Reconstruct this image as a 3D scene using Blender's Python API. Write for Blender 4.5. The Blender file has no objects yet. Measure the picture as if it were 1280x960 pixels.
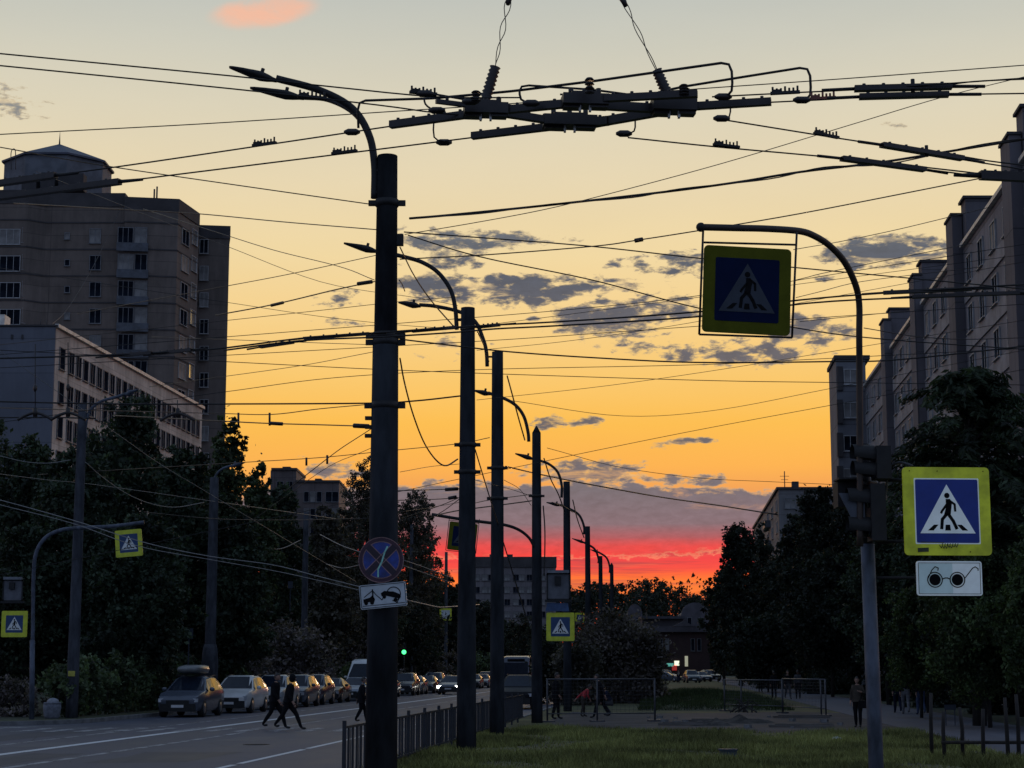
import bpy, bmesh, math, random
import numpy as np
from mathutils import Vector, Matrix, noise as mnoise
random.seed(7)
RNG = np.random.default_rng(11)
PI = math.pi
SC = bpy.context.scene
COL = SC.collection

# ------------------------------------------------------------------ camera
F = 2300.0                       # focal length in photo pixels (1280 wide)
EYE = 2.0
PITCH = math.atan(356 / F)       # horizon at row 836
TA = 192 / F                     # the street runs to column 832
RZ = -math.atan(TA)
CAM = Vector((0, 0, EYE))
_R = Vector((1, 0, 0)); _U = Vector((0, -math.sin(PITCH), math.cos(PITCH))); _W = Vector((0, math.cos(PITCH), math.sin(PITCH)))
def ray(px, py): return (_R * ((px - 640) / F) + _U * ((480 - py) / F) + _W)
def at(px, py, Y):
    d = ray(px, py); return CAM + d * (Y / d.y)
def atz(px, py, z):
    d = ray(px, py); return CAM + d * ((z - EYE) / d.z)
def st(v, Y, z=0.0): return Vector((v + TA * Y, Y, z))     # lateral offset from the street line through the camera

cam_d = bpy.data.cameras.new('camera'); cam = bpy.data.objects.new('camera', cam_d); COL.objects.link(cam)
cam.location = CAM; cam.rotation_euler = (PI / 2 + PITCH, 0, 0)
cam_d.sensor_width = 36; cam_d.lens = 36 * F / 1280; cam_d.clip_start = 0.1; cam_d.clip_end = 5000
SC.camera = cam
SC.view_settings.view_transform = 'Standard'; SC.view_settings.look = 'None'; SC.view_settings.exposure = 0
SC.cycles.max_bounces = 6

def lin(c):
    def f(x):
        x /= 255.0
        return x / 12.92 if x <= 0.04045 else ((x + 0.055) / 1.055) ** 2.4
    return (f(c[0]), f(c[1]), f(c[2]), 1.0)

# ------------------------------------------------------------------ node helpers
class NT:
    def __init__(self, tree): self.t = tree; self.n = tree.nodes; self.l = tree.links
    def new(self, kind, **kw):
        nd = self.n.new(kind)
        for k, v in kw.items(): setattr(nd, k, v)
        return nd
    def put(self, sock, v):
        if isinstance(v, bpy.types.NodeSocket): self.l.new(v, sock)
        else: sock.default_value = v
    def m(self, op, a, b=0.0, c=None, clamp=False):
        nd = self.new('ShaderNodeMath', operation=op, use_clamp=clamp)
        self.put(nd.inputs[0], a); self.put(nd.inputs[1], b)
        if c is not None: self.put(nd.inputs[2], c)
        return nd.outputs[0]
    def smooth(self, v, a, b, lo=0.0, hi=1.0):
        nd = self.new('ShaderNodeMapRange', interpolation_type='SMOOTHSTEP')
        self.put(nd.inputs[0], v)
        for i, x in enumerate((a, b, lo, hi)): nd.inputs[i + 1].default_value = x
        return nd.outputs[0]
    def mix(self, f, a, b, mode='MIX'):
        nd = self.new('ShaderNodeMix', data_type='RGBA', blend_type=mode)
        self.put(nd.inputs[0], f); self.put(nd.inputs[6], a); self.put(nd.inputs[7], b)
        return nd.outputs[2]
    def ramp(self, v, stops, interp='LINEAR'):
        nd = self.new('ShaderNodeValToRGB'); cr = nd.color_ramp; cr.interpolation = interp
        while len(cr.elements) < len(stops): cr.elements.new(0.5)
        for e, (p, c) in zip(cr.elements, stops): e.position = p; e.color = c
        self.put(nd.inputs[0], v); return nd.outputs[0]
    def noise(self, vec, scale, detail=4, rough=0.5, dist=0.0):
        nd = self.new('ShaderNodeTexNoise'); self.put(nd.inputs['Vector'], vec)
        nd.inputs['Scale'].default_value = scale; nd.inputs['Detail'].default_value = detail
        nd.inputs['Roughness'].default_value = rough; nd.inputs['Distortion'].default_value = dist
        return nd.outputs[0]
    def xyz(self, x, y, z):
        nd = self.new('ShaderNodeCombineXYZ'); self.put(nd.inputs[0], x); self.put(nd.inputs[1], y); self.put(nd.inputs[2], z); return nd.outputs[0]

# ------------------------------------------------------------------ world: dusk sky
SUN_AZ = math.atan2(ray(800, 745).x, ray(800, 745).y)   # where the sun has just gone behind the trees
SUN_EL = math.radians(2.2)
def build_world():
    w = bpy.data.worlds.new('World'); SC.world = w; w.use_nodes = True
    t = NT(w.node_tree); t.n.clear()
    tc = t.new('ShaderNodeTexCoord'); sep = t.new('ShaderNodeSeparateXYZ'); t.l.new(tc.outputs['Generated'], sep.inputs[0])
    x, y, z = sep.outputs
    el = t.m('ARCSINE', z); az = t.m('ARCTAN2', x, y)
    def elev(py): return math.asin(ray(640, py).normalized().z)
    E1 = 0.62
    def P(py): return max(0.0, min(1.0, elev(py) / E1))
    def g(py, c): return (P(py), lin(c))
    # warm side: colour by elevation above the sunset
    front = t.ramp(t.m('DIVIDE', el, E1), [
        (0.0, lin((150, 40, 36))), g(780, (205, 62, 44)), g(730, (255, 128, 58)), g(720, (255, 108, 56)), g(711, (248, 76, 70)), g(694, (238, 60, 74)),
        g(677, (236, 74, 78)), g(668, (190, 96, 100)), g(652, (206, 124, 108)), g(620, (240, 158, 88)), g(585, (252, 178, 82)), g(530, (252, 190, 82)),
        g(470, (250, 201, 112)), g(400, (247, 210, 141)), g(320, (241, 216, 163)), g(230, (232, 215, 178)), g(140, (221, 212, 187)),
        g(60, (205, 203, 188)), g(-20, (190, 194, 188)), (0.75, lin((150, 165, 176))), (1.0, lin((104, 124, 146)))])
    # cool side, away from the sunset
    back = t.ramp(t.m('DIVIDE', el, 1.5), [
        (0.0, lin((116, 128, 158))), (0.12, lin((134, 150, 184))), (0.4, lin((124, 144, 178))), (1.0, lin((118, 138, 166)))])
    da = t.m('COSINE', t.m('SUBTRACT', az, SUN_AZ))
    ff = t.smooth(da, -0.15, 0.93)
    ffe = t.m('MULTIPLY', ff, t.smooth(el, 1.1, 0.4))
    sky = t.mix(ffe, back, front)
    # streaks in the red band
    st1 = t.noise(t.xyz(t.m('MULTIPLY', az, 13.0), t.m('MULTIPLY', el, 300.0), 0.3), 1.0, 6, 0.65)
    band = t.m('MULTIPLY', t.smooth(el, elev(666), elev(684)), t.smooth(st1, 0.46, 0.66))
    sky = t.mix(t.m('MULTIPLY', t.m('MULTIPLY', band, ffe), 0.7), sky, lin((172, 66, 76)))
    st2 = t.noise(t.xyz(t.m('MULTIPLY', az, 7.0), t.m('MULTIPLY', el, 230.0), 7.7), 1.0, 5, 0.6)
    hot = t.m('MULTIPLY', t.m('MULTIPLY', t.smooth(el, elev(690), elev(712)), t.smooth(st2, 0.52, 0.72)), ffe)
    sky = t.mix(t.m('MULTIPLY', hot, 0.65), sky, lin((255, 142, 92)))
    # ---- clouds
    vec = t.xyz(t.m('MULTIPLY', az, 1.0), t.m('MULTIPLY', el, 2.5), 0.0)
    n1 = t.noise(vec, 66.0, 10, 0.58, 0.25)
    n2 = t.noise(vec, 120.0, 8, 0.66, 0.3)
    n = t.m('ADD', t.m('MULTIPLY', n1, 0.64), t.m('MULTIPLY', n2, 0.36))
    # (col, row, half width, half height, amplitude) of cloud groups, as seen from the street
    groups = [(580, 300, 120, 16, .47), (560, 325, 90, 22, .40), (665, 300, 90, 14, .36), (560, 360, 90, 22, .48), (660, 362, 95, 26, .50), (735, 360, 80, 18, .44), (760, 398, 110, 30, .48), (830, 385, 60, 30, .44), (860, 330, 80, 24, .43), (800, 330, 60, 14, .38), (780, 432, 50, 14, .40), (860, 440, 70, 16, .42),
              (560, 432, 70, 26, .34), (940, 440, 100, 22, .45), (1010, 412, 70, 26, .46), (1110, 314, 100, 24, .50), (1030, 345, 30, 10, .38), (420, 374, 55, 18, .37),
              (430, 403, 60, 16, .36), (540, 298, 130, 22, .36),
              (15, 132, 60, 20, .40), (20, 106, 50, 12, .36), (262, 84, 26, 8, .30), (312, 73, 36, 8, .30), (120, 101, 40, 7, .28), (1110, 158, 32, 8, .36),
              (688, 528, 28, 13, .46), (732, 528, 30, 10, .45), (825, 558, 20, 7, .44), (868, 551, 34, 7, .45),
              (735, 592, 95, 24, .47), (850, 601, 80, 13, .44), (420, 592, 80, 26, .40), (590, 614, 110, 20, .44), (650, 652, 440, 42, .80), (930, 652, 190, 24, .66), (760, 612, 160, 14, .44)]
    bias = None
    for (cx, cy, rx, ry, A) in groups:
        d = ray(cx, cy).normalized(); a0 = math.atan2(d.x, d.y); e0 = math.asin(d.z)
        dx = t.m('MULTIPLY', t.m('SUBTRACT', az, a0), F / (rx * 1.3)); dy = t.m('MULTIPLY', t.m('SUBTRACT', el, e0), F / (ry * 1.3))
        q = t.m('SUBTRACT', 1.0, t.m('ADD', t.m('MULTIPLY', dx, dx), t.m('MULTIPLY', dy, dy)), clamp=True)
        q = t.m('MULTIPLY', t.m('POWER', q, 0.6), A)
        bias = q if bias is None else t.m('MAXIMUM', bias, q)
    dens = t.m('SUBTRACT', t.m('ADD', n, bias), 0.835)
    alpha = t.smooth(dens, 0.0, 0.065)
    core = t.smooth(dens, 0.015, 0.13)
    deep = t.ramp(t.m('DIVIDE', el, E1), [
        g(700, (246, 64, 64)), g(682, (232, 72, 76)), g(672, (172, 90, 98)), g(655, (128, 110, 120)), g(610, (106, 106, 118)), g(560, (92, 95, 106)),
        g(450, (92, 94, 106)), g(340, (74, 84, 102)), g(250, (106, 112, 120)), g(130, (142, 142, 140)), g(60, (150, 150, 144))])
    wv = t.noise(t.xyz(t.m('MULTIPLY', az, 16.0), t.m('MULTIPLY', el, 85.0), 4.0), 1.0, 7, 0.62, 0.4)
    slit = t.m('MULTIPLY', t.smooth(wv, 0.56, 0.68), t.smooth(el, elev(648), elev(622)))
    deep = t.mix(t.m('MULTIPLY', slit, 0.65), deep, t.mix(0.35, sky, lin((246, 206, 150))))
    deep = t.mix(t.m('MULTIPLY', t.smooth(wv, 0.5, 0.3), 0.16), deep, lin((84, 88, 102)))
    lit = t.mix(0.62, deep, t.mix(0.5, sky, lin((255, 222, 160))))
    ccol = t.mix(core, lit, deep)
    tone = t.m('ADD', 0.66, t.m('MULTIPLY', n2, 0.68))
    ccol = t.mix(1.0, ccol, t.xyz(tone, tone, tone), 'MULTIPLY')
    sky = t.mix(t.m('MULTIPLY', alpha, 0.96), sky, ccol)
    # pink lit cloud high up
    d = ray(330, 14).normalized(); a0 = math.atan2(d.x, d.y); e0 = math.asin(d.z)
    dx = t.m('MULTIPLY', t.m('SUBTRACT', az, a0), F / 80); dy = t.m('MULTIPLY', t.m('ADD', t.m('SUBTRACT', el, e0), t.m('MULTIPLY', t.m('SUBTRACT', az, a0), -0.15)), F / 25)
    q = t.m('SUBTRACT', 1.0, t.m('ADD', t.m('MULTIPLY', dx, dx), t.m('MULTIPLY', dy, dy)), clamp=True)
    pk = t.smooth(t.m('ADD', t.m('MULTIPLY', t.noise(vec, 26.0, 8, 0.62, 0.6), 2.4), t.m('MULTIPLY', q, 0.9)), 1.05, 2.25)
    pk = t.m('MULTIPLY', pk, t.smooth(q, 0.0, 0.7))
    sky = t.mix(t.m('MULTIPLY', pk, 0.8), sky, lin((252, 186, 154)))
    # faint high haze
    hz = t.noise(t.xyz(t.m('MULTIPLY', az, 4.0), t.m('MULTIPLY', el, 14.0), 2.0), 1.6, 5, 0.6)
    hv = t.m('ADD', 0.985, t.m('MULTIPLY', hz, 0.07))
    sky = t.mix(1.0, sky, t.xyz(hv, hv, hv), 'MULTIPLY')
    # below the horizon: dark land
    sky = t.mix(t.smooth(el, 0.0, -0.03), sky, (0.02, 0.02, 0.025, 1))
    bg = t.new('ShaderNodeBackground'); t.put(bg.inputs[0], sky); bg.inputs[1].default_value = 0.97
    nis = t.new('ShaderNodeTexSky', sky_type='NISHITA', sun_disc=False)
    nis.sun_elevation = SUN_EL; nis.sun_rotation = SUN_AZ
    bg2 = t.new('ShaderNodeBackground'); t.put(bg2.inputs[0], nis.outputs[0]); bg2.inputs[1].default_value = 0.0012
    add = t.new('ShaderNodeAddShader'); t.l.new(bg.outputs[0], add.inputs[0]); t.l.new(bg2.outputs[0], add.inputs[1])
    out = t.new('ShaderNodeOutputWorld'); t.l.new(add.outputs[0], out.inputs[0])
build_world()
sun_d = bpy.data.lights.new('sun', 'SUN'); sun = bpy.data.objects.new('sun', sun_d); COL.objects.link(sun)
sun_d.energy = 0.28; sun_d.angle = math.radians(6); sun_d.color = (1.0, 0.64, 0.38)
sd = Vector((math.sin(SUN_AZ) * math.cos(SUN_EL), math.cos(SUN_AZ) * math.cos(SUN_EL), math.sin(SUN_EL)))
sun.rotation_euler = sd.to_track_quat('Z', 'Y').to_euler()
sun.location = (0, 0, 60)

# ------------------------------------------------------------------ materials
MATS = {}
def mat(name, col, rough=0.7, metal=0.0, var=0.25, scale=3.0, bump=0.0, emit=0.0, spec=0.5, stretch=(1, 1, 1), island=0.0, dark=None):
    """noise-mottled principled material; col is linear RGB"""
    if name in MATS: return MATS[name]
    m = bpy.data.materials.new(name); m.use_nodes = True
    t = NT(m.node_tree); b = t.n['Principled BSDF']
    tc = t.new('ShaderNodeTexCoord'); mp = t.new('ShaderNodeMapping'); mp.inputs['Scale'].default_value = stretch
    t.l.new(tc.outputs['Object'], mp.inputs[0])
    n = t.noise(mp.outputs[0], scale, 6, 0.6)
    f = t.smooth(n, 0.3, 0.7)
    lo = dark or tuple(c * (1 - var) for c in col[:3]); hi = tuple(min(1, c * (1 + var)) for c in col[:3])
    c = t.mix(f, (*lo, 1), (*hi, 1))
    if island:
        geo = t.new('ShaderNodeNewGeometry')
        v = t.m('ADD', 1 - island, t.m('MULTIPLY', geo.outputs['Random Per Island'], 2 * island))
        c = t.mix(1.0, c, t.xyz(v, v, v), 'MULTIPLY')
    t.put(b.inputs['Base Color'], c)
    b.inputs['Roughness'].default_value = rough; b.inputs['Metallic'].default_value = metal
    b.inputs['Specular IOR Level'].default_value = spec
    if bump:
        bp = t.new('ShaderNodeBump'); bp.inputs['Strength'].default_value = bump; bp.inputs['Distance'].default_value = 0.02
        t.put(bp.inputs['Height'], t.noise(mp.outputs[0], scale * 6, 4, 0.6)); t.l.new(bp.outputs[0], b.inputs['Normal'])
    if emit:
        t.put(b.inputs['Emission Color'], c); b.inputs['Emission Strength'].default_value = emit
    MATS[name] = m; return m

# ------------------------------------------------------------------ mesh builder
class MB:
    def __init__(self): self.v = []; self.f = []; self.mi = []; self.cur = 0; self.sm = []
    def add(self, vs, fs, smooth=False):
        o = len(self.v); self.v += [tuple(p) for p in vs]
        for f in fs: self.f.append([i + o for i in f]); self.mi.append(self.cur); self.sm.append(smooth)
        return self
    def box(self, c, s, rz=0.0, M=None):
        x, y, z = s[0] / 2, s[1] / 2, s[2] / 2
        vs = [Vector((a * x, b * y, d * z)) for d in (-1, 1) for b in (-1, 1) for a in (-1, 1)]
        if M is None: M = Matrix.Rotation(rz, 3, 'Z')
        c = Vector(c); vs = [M @ p + c for p in vs]
        return self.add(vs, [(0, 2, 3, 1), (4, 5, 7, 6), (0, 1, 5, 4), (2, 6, 7, 3), (0, 4, 6, 2), (1, 3, 7, 5)])
    def quad(self, a, b, c, d): return self.add([a, b, c, d], [(0, 1, 2, 3)])
    def tube(self, pts, r, n=8, cap=True, flat=1.0):
        pts = [Vector(p) for p in pts]; k = len(pts)
        rs = r if isinstance(r, (list, tuple)) else [r] * k
        vs = []; up = None
        for i, p in enumerate(pts):
            d = (pts[min(i + 1, k - 1)] - pts[max(i - 1, 0)]).normalized()
            if d.length < 1e-6: d = Vector((0, 0, 1))
            if up is None or abs(up.dot(d)) > 0.98: up = Vector((0, 0, 1)) if abs(d.z) < 0.9 else Vector((0, 1, 0))
            a = d.cross(up).normalized(); b = a.cross(d).normalized(); up = b
            for j in range(n):
                t = 2 * PI * j / n; vs.append(p + a * (math.cos(t) * rs[i]) + b * (math.sin(t) * rs[i] * flat))
        fs = [(i * n + j, i * n + (j + 1) % n, (i + 1) * n + (j + 1) % n, (i + 1) * n + j) for i in range(k - 1) for j in range(n)]
        if cap: fs += [tuple(range(n - 1, -1, -1)), tuple(range((k - 1) * n, k * n))]
        return self.add(vs, fs, n >= 6)
    def cyl(self, c, r, h, n=16, r2=None): c = Vector(c); return self.tube([c, c + Vector((0, 0, h))], [r, r if r2 is None else r2], n)
    def ball(self, c, r, n=10, m=6, M=None):
        c = Vector(c); r = Vector(r) if not isinstance(r, (int, float)) else Vector((r, r, r)); vs = []
        for i in range(m + 1):
            th = PI * i / m
            for j in range(n):
                ph = 2 * PI * j / n; p = Vector((r.x * math.sin(th) * math.cos(ph), r.y * math.sin(th) * math.sin(ph), r.z * math.cos(th)))
                vs.append((M @ p if M else p) + c)
        fs = [(i * n + j, (i + 1) * n + j, (i + 1) * n + (j + 1) % n, i * n + (j + 1) % n) for i in range(m) for j in range(n)]
        return self.add(vs, fs, True)
    def plate(self, poly, y0, y1):
        """polygon in x,z extruded from y0 (front) to y1"""
        n = len(poly); vs = [Vector((x, y0, z)) for x, z in poly] + [Vector((x, y1, z)) for x, z in poly]
        area = sum(poly[i][0] * poly[(i + 1) % n][1] - poly[(i + 1) % n][0] * poly[i][1] for i in range(n))
        fs = [tuple(range(n)), tuple(range(2 * n - 1, n - 1, -1))] + [(i, i + n, (i + 1) % n + n, (i + 1) % n) for i in range(n)]
        if area < 0: fs = [tuple(reversed(f)) for f in fs]
        return self.add(vs, fs)
    def slab(self, poly, z0, z1):
        n = len(poly); vs = [Vector((p[0], p[1], z0)) for p in poly] + [Vector((p[0], p[1], z1)) for p in poly]
        area = sum(poly[i][0] * poly[(i + 1) % n][1] - poly[(i + 1) % n][0] * poly[i][1] for i in range(n))
        fs = [tuple(range(n - 1, -1, -1)), tuple(range(n, 2 * n))] + [(i, (i + 1) % n, (i + 1) % n + n, i + n) for i in range(n)]
        if area < 0: fs = [tuple(reversed(f)) for f in fs]
        return self.add(vs, fs)
    def sheet(self, poly, z):
        n = len(poly); area = sum(poly[i][0] * poly[(i + 1) % n][1] - poly[(i + 1) % n][0] * poly[i][1] for i in range(n))
        f = tuple(range(n)); f = f if area > 0 else tuple(reversed(f))
        return self.add([(p[0], p[1], z) for p in poly], [f])
    def mesh(self, name, mats):
        me = bpy.data.meshes.new(name); me.from_pydata([tuple(v) for v in self.v], [], self.f); me.update()
        for m in (mats if isinstance(mats, (list, tuple)) else [mats]): me.materials.append(m)
        me.polygons.foreach_set('material_index', self.mi); me.polygons.foreach_set('use_smooth', self.sm)
        return me
    def build(self, name, mats, parent=None, loc=None, rz=0.0, label=None, cat=None, group=None, kind=None, recenter=False):
        if recenter and self.v:
            xs, ys, zs = zip(*[tuple(v) for v in self.v]); o = Vector(((min(xs) + max(xs)) / 2, (min(ys) + max(ys)) / 2, min(zs)))
            self.v = [Vector(v) - o for v in self.v]; loc = o + (Vector(loc) if loc else Vector())
        ob = bpy.data.objects.new(name, self.mesh(name, mats)); COL.objects.link(ob)
        if loc is not None: ob.location = loc
        ob.rotation_euler = (0, 0, rz)
        if parent: ob.parent = parent
        tag(ob, label, cat, group, kind)
        return ob
def tag(o, label=None, cat=None, group=None, kind=None):
    if label: o['label'] = label
    if cat: o['category'] = cat
    if group: o['group'] = group
    if kind: o['kind'] = kind
    return o
def empty(name, loc, label, cat, rz=0.0, group=None):
    o = bpy.data.objects.new(name, None); COL.objects.link(o); o.location = loc; o.rotation_euler = (0, 0, rz); o.empty_display_size = 0.2
    return tag(o, label, cat, group)
KIDS = {}
def kids(o): return [c for c in COL.objects if c.parent == o]
def copy_tree(o, parent=None, loc=None, rz=None, label=None, swap=None, kidmap=None):
    if kidmap is None:
        kidmap = {}
        for c in COL.objects:
            if c.parent: kidmap.setdefault(c.parent, []).append(c)
    c = o.copy(); COL.objects.link(c); c.parent = parent
    if loc is not None: c.location = loc
    if rz is not None: c.rotation_euler = (0, 0, rz)
    if label: c['label'] = label
    if swap and c.data and c.data.materials and c.data.materials[0] in swap:
        key = (c.data.name, id(swap)); 
        if key not in KIDS:
            d = c.data.copy()
            for i, m in enumerate(d.materials):
                if m in swap: d.materials[i] = swap[m]
            KIDS[key] = d
        c.data = KIDS[key]
    for k in kidmap.get(o, []): copy_tree(k, c, swap=swap, kidmap=kidmap)
    return c

def curve_pts(ctrl, per=6):
    """Catmull-Rom through control points"""
    P = [Vector(p) for p in ctrl]
    if len(P) < 3: return [P[0].lerp(P[-1], i / 10) for i in range(11)]
    out = []
    Q = [P[0] * 2 - P[1]] + P + [P[-1] * 2 - P[-2]]
    for i in range(1, len(Q) - 2):
        for k in range(per):
            t = k / per; a, b, c, d = Q[i - 1], Q[i], Q[i + 1], Q[i + 2]
            out.append(0.5 * ((2 * b) + (c - a) * t + (2 * a - 5 * b + 4 * c - d) * t * t + (3 * b - a - 3 * c + d) * t ** 3))
    out.append(P[-1]); return out

# shared materials
M = dict(
    asphalt=None,
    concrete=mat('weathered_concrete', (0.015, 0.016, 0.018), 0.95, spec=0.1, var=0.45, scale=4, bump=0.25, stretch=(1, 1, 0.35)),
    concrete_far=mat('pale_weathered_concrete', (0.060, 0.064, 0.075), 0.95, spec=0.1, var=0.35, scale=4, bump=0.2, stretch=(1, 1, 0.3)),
    concrete_mid=mat('damp_concrete', (0.026, 0.029, 0.034), 0.95, spec=0.1, var=0.45, scale=3, bump=0.3, stretch=(1, 1, 0.25)),  # tone between the dark and the pale concrete
    concrete_dark=mat('sooty_concrete', (0.05, 0.05, 0.053), 0.9, var=0.35, scale=5, bump=0.25, stretch=(1, 1, 0.3)),
    steel=mat('galvanised_steel', (0.17, 0.18, 0.20), 0.55, 0.35, var=0.2, scale=8),
    pipe=mat('grey_painted_pipe', (0.062, 0.074, 0.100), 0.65, 0.0, var=0.5, scale=6, stretch=(1, 1, .4)),
    darksteel=mat('dark_steel', (0.014, 0.013, 0.013), 0.7, 0.0, var=0.3, scale=8),
    black=mat('black_rubber', (0.012, 0.012, 0.012), 0.75, var=0.3, scale=9),
    wire=mat('tarnished_copper', (0.02, 0.017, 0.015), 0.6, 0.2, var=0.3, scale=6),
    cable_pale=mat('pale_grey_cable', (0.20, 0.20, 0.19), 0.6, var=0.2, scale=6),
    insul=mat('bakelite_insulator', (0.02, 0.014, 0.012), 0.45, var=0.3, scale=9),
    insul_red=mat('red_insulator', (0.22, 0.06, 0.03), 0.5, var=0.3, scale=9),
    fence=mat('black_fence_paint', (0.016, 0.018, 0.024), 0.6, var=0.25, scale=6),
    kerb=mat('kerb_stone', (0.16, 0.16, 0.16), 0.85, var=0.3, scale=2.5, bump=0.3),
    paint=mat('road_paint', (0.55, 0.55, 0.53), 0.7, var=0.3, scale=2.2),
    sheet_yellow=mat('fluorescent_yellow_sheeting', (0.46, 0.53, 0.025), 0.45, var=0.28, scale=3, emit=0.11),  # weak emission stands in for light thrown back by the sheeting
    sheet_blue=mat('blue_sheeting', (0.006, 0.024, 0.20), 0.4, var=0.12, scale=4, emit=0.09),  # blue given the same built-in glow
    sheet_white=mat('white_sheeting', (0.64, 0.74, 0.77), 0.4, var=0.08, scale=4, emit=0.13),  # white given the same built-in glow
    sheet_yellow_old=mat('faded_yellow_sheeting', (0.105, 0.108, 0.008), 0.7, spec=0.08, var=0.12, scale=5),  # darker copy of the yellow, backlit shade put into the colour
    sheet_blue_old=mat('faded_blue_sheeting', (0.004, 0.011, 0.045), 0.7, spec=0.08, var=0.1, scale=5),  # backlit shade put into the blue
    sheet_white_old=mat('faded_white_sheeting', (0.06, 0.068, 0.085), 0.7, spec=0.08, var=0.1, scale=5),  # backlit shade put into the white
    sheet_red_old=mat('faded_red_sheeting', (0.05, 0.014, 0.03), 0.45, var=0.2, scale=5),
    sheet_yellow_far=mat('dusty_yellow_sheeting', (0.36, 0.42, 0.025), 0.45, var=0.15, scale=5, emit=0.06),  # dimmer copy for distant signs, with a weaker built-in glow
    sheet_blue_far=mat('dusty_blue_sheeting', (0.008, 0.035, 0.11), 0.45, var=0.15, scale=5, emit=0.05),  # dimmer blue for distant signs, glow built in
    sheet_white_far=mat('dusty_white_sheeting', (0.42, 0.48, 0.52), 0.45, var=0.12, scale=5, emit=0.06),  # dimmer white for distant signs, glow built in
    plate_white=mat('plain_white_plate', (0.50, 0.54, 0.56), 0.45, var=0.12, scale=5),
    ink=mat('black_sign_ink', (0.006, 0.006, 0.007), 0.7, spec=0.1, var=0.2, scale=5),
    tyre=mat('tyre_rubber', (0.012, 0.012, 0.012), 0.85, var=0.3, scale=9),
    rim=mat('alloy_rim', (0.28, 0.28, 0.29), 0.35, 0.8, var=0.15, scale=8),
    glass=mat('tinted_glass', (0.012, 0.018, 0.030), 0.12, var=0.2, scale=3, spec=0.2),
    lamp_glass=mat('headlamp_glass', (0.55, 0.57, 0.60), 0.15, 0.2, var=0.15, scale=8),
    plastic=mat('grey_plastic', (0.05, 0.05, 0.055), 0.6, var=0.2, scale=6),
)
# ------------------------------------------------------------------ ground materials
def asphalt_mat(name, a, b, rough=0.6):
    m = bpy.data.materials.new(name); m.use_nodes = True; t = NT(m.node_tree); bs = t.n['Principled BSDF']
    tc = t.new('ShaderNodeTexCoord'); mp = t.new('ShaderNodeMapping'); mp.inputs['Rotation'].default_value = (0, 0, -RZ); mp.inputs['Scale'].default_value = (1, 0.12, 1)
    t.l.new(tc.outputs['Object'], mp.inputs[0])
    n1 = t.noise(mp.outputs[0], 0.7, 5, 0.6); n2 = t.noise(tc.outputs['Object'], 0.25, 4, 0.6); n3 = t.noise(tc.outputs['Object'], 30, 3, 0.7)
    f = t.m('ADD', t.m('MULTIPLY', n1, 0.5), t.m('ADD', t.m('MULTIPLY', n2, 0.35), t.m('MULTIPLY', n3, 0.15)))
    c = t.mix(t.smooth(f, 0.36, 0.64), (*a, 1), (*b, 1))
    vor = t.new('ShaderNodeTexVoronoi', feature='DISTANCE_TO_EDGE'); t.put(vor.inputs['Vector'], tc.outputs['Object']); vor.inputs['Scale'].default_value = 0.22
    crack = t.smooth(vor.outputs[0], 0.0, 0.006, 0.35, 1.0)
    c = t.mix(1.0, c, t.xyz(crack, crack, crack), 'MULTIPLY')
    t.put(bs.inputs['Base Color'], c); t.put(bs.inputs['Roughness'], t.smooth(f, 0.3, 0.7, rough - 0.08, rough + 0.12))
    bp = t.new('ShaderNodeBump'); bp.inputs['Strength'].default_value = 0.3; bp.inputs['Distance'].default_value = 0.01
    t.put(bp.inputs['Height'], n3); t.l.new(bp.outputs[0], bs.inputs['Normal'])
    MATS[name] = m; return m
M['asphalt'] = asphalt_mat('worn_asphalt', (0.034, 0.038, 0.058), (0.060, 0.066, 0.095))
M['asphalt_path'] = asphalt_mat('pale_path_asphalt', (0.058, 0.064, 0.082), (0.095, 0.102, 0.125), 0.8)
def worn_paint(name, col, keep):
    m = bpy.data.materials.new(name); m.use_nodes = True; t = NT(m.node_tree); b = t.n['Principled BSDF']
    tc = t.new('ShaderNodeTexCoord')
    n = t.m('ADD', t.m('MULTIPLY', t.noise(tc.outputs['Object'], 1.2, 6, 0.7), 0.6), t.m('MULTIPLY', t.noise(tc.outputs['Object'], 12, 4, 0.7), 0.4))
    f = t.smooth(n, 0.62 - keep, 0.72 - keep)
    t.put(b.inputs['Base Color'], t.mix(f, (0.055, 0.058, 0.07, 1), (*col, 1))); b.inputs['Roughness'].default_value = 0.7
    MATS[name] = m; return m
M['paint'] = worn_paint('white_road_paint', (0.62, 0.64, 0.64), 0.26)
M['paint_old'] = worn_paint('worn_road_paint', (0.34, 0.35, 0.36), 0.17)
M['soil'] = mat('trodden_soil', (0.028, 0.026, 0.022), 0.95, var=0.4, scale=0.8, bump=0.4)
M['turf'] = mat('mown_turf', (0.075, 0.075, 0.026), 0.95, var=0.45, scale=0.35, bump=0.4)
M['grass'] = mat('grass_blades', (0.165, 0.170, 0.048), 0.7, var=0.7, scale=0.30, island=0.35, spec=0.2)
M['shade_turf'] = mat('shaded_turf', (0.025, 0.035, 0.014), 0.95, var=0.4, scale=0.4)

ROAD_L, ROAD_R = -21.8, -5.8
def P2(v, Y): p = st(v, Y); return (p.x, p.y)
MB().sheet([(-1600, -300), (1600, -300), (1600, 3500), (-1600, 3500)], -0.004).build('ground', M['soil'], kind='structure')
MB().sheet([P2(ROAD_L, -20), P2(ROAD_R, -20), P2(ROAD_R, 520), P2(ROAD_L, 520)], 0.0).build('road', M['asphalt'], kind='structure')
MB().sheet([P2(-140, 40), P2(ROAD_L, 40), P2(ROAD_L, 76), P2(-140, 66)], 0.0).build('side_road', M['asphalt'], kind='structure')
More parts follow.
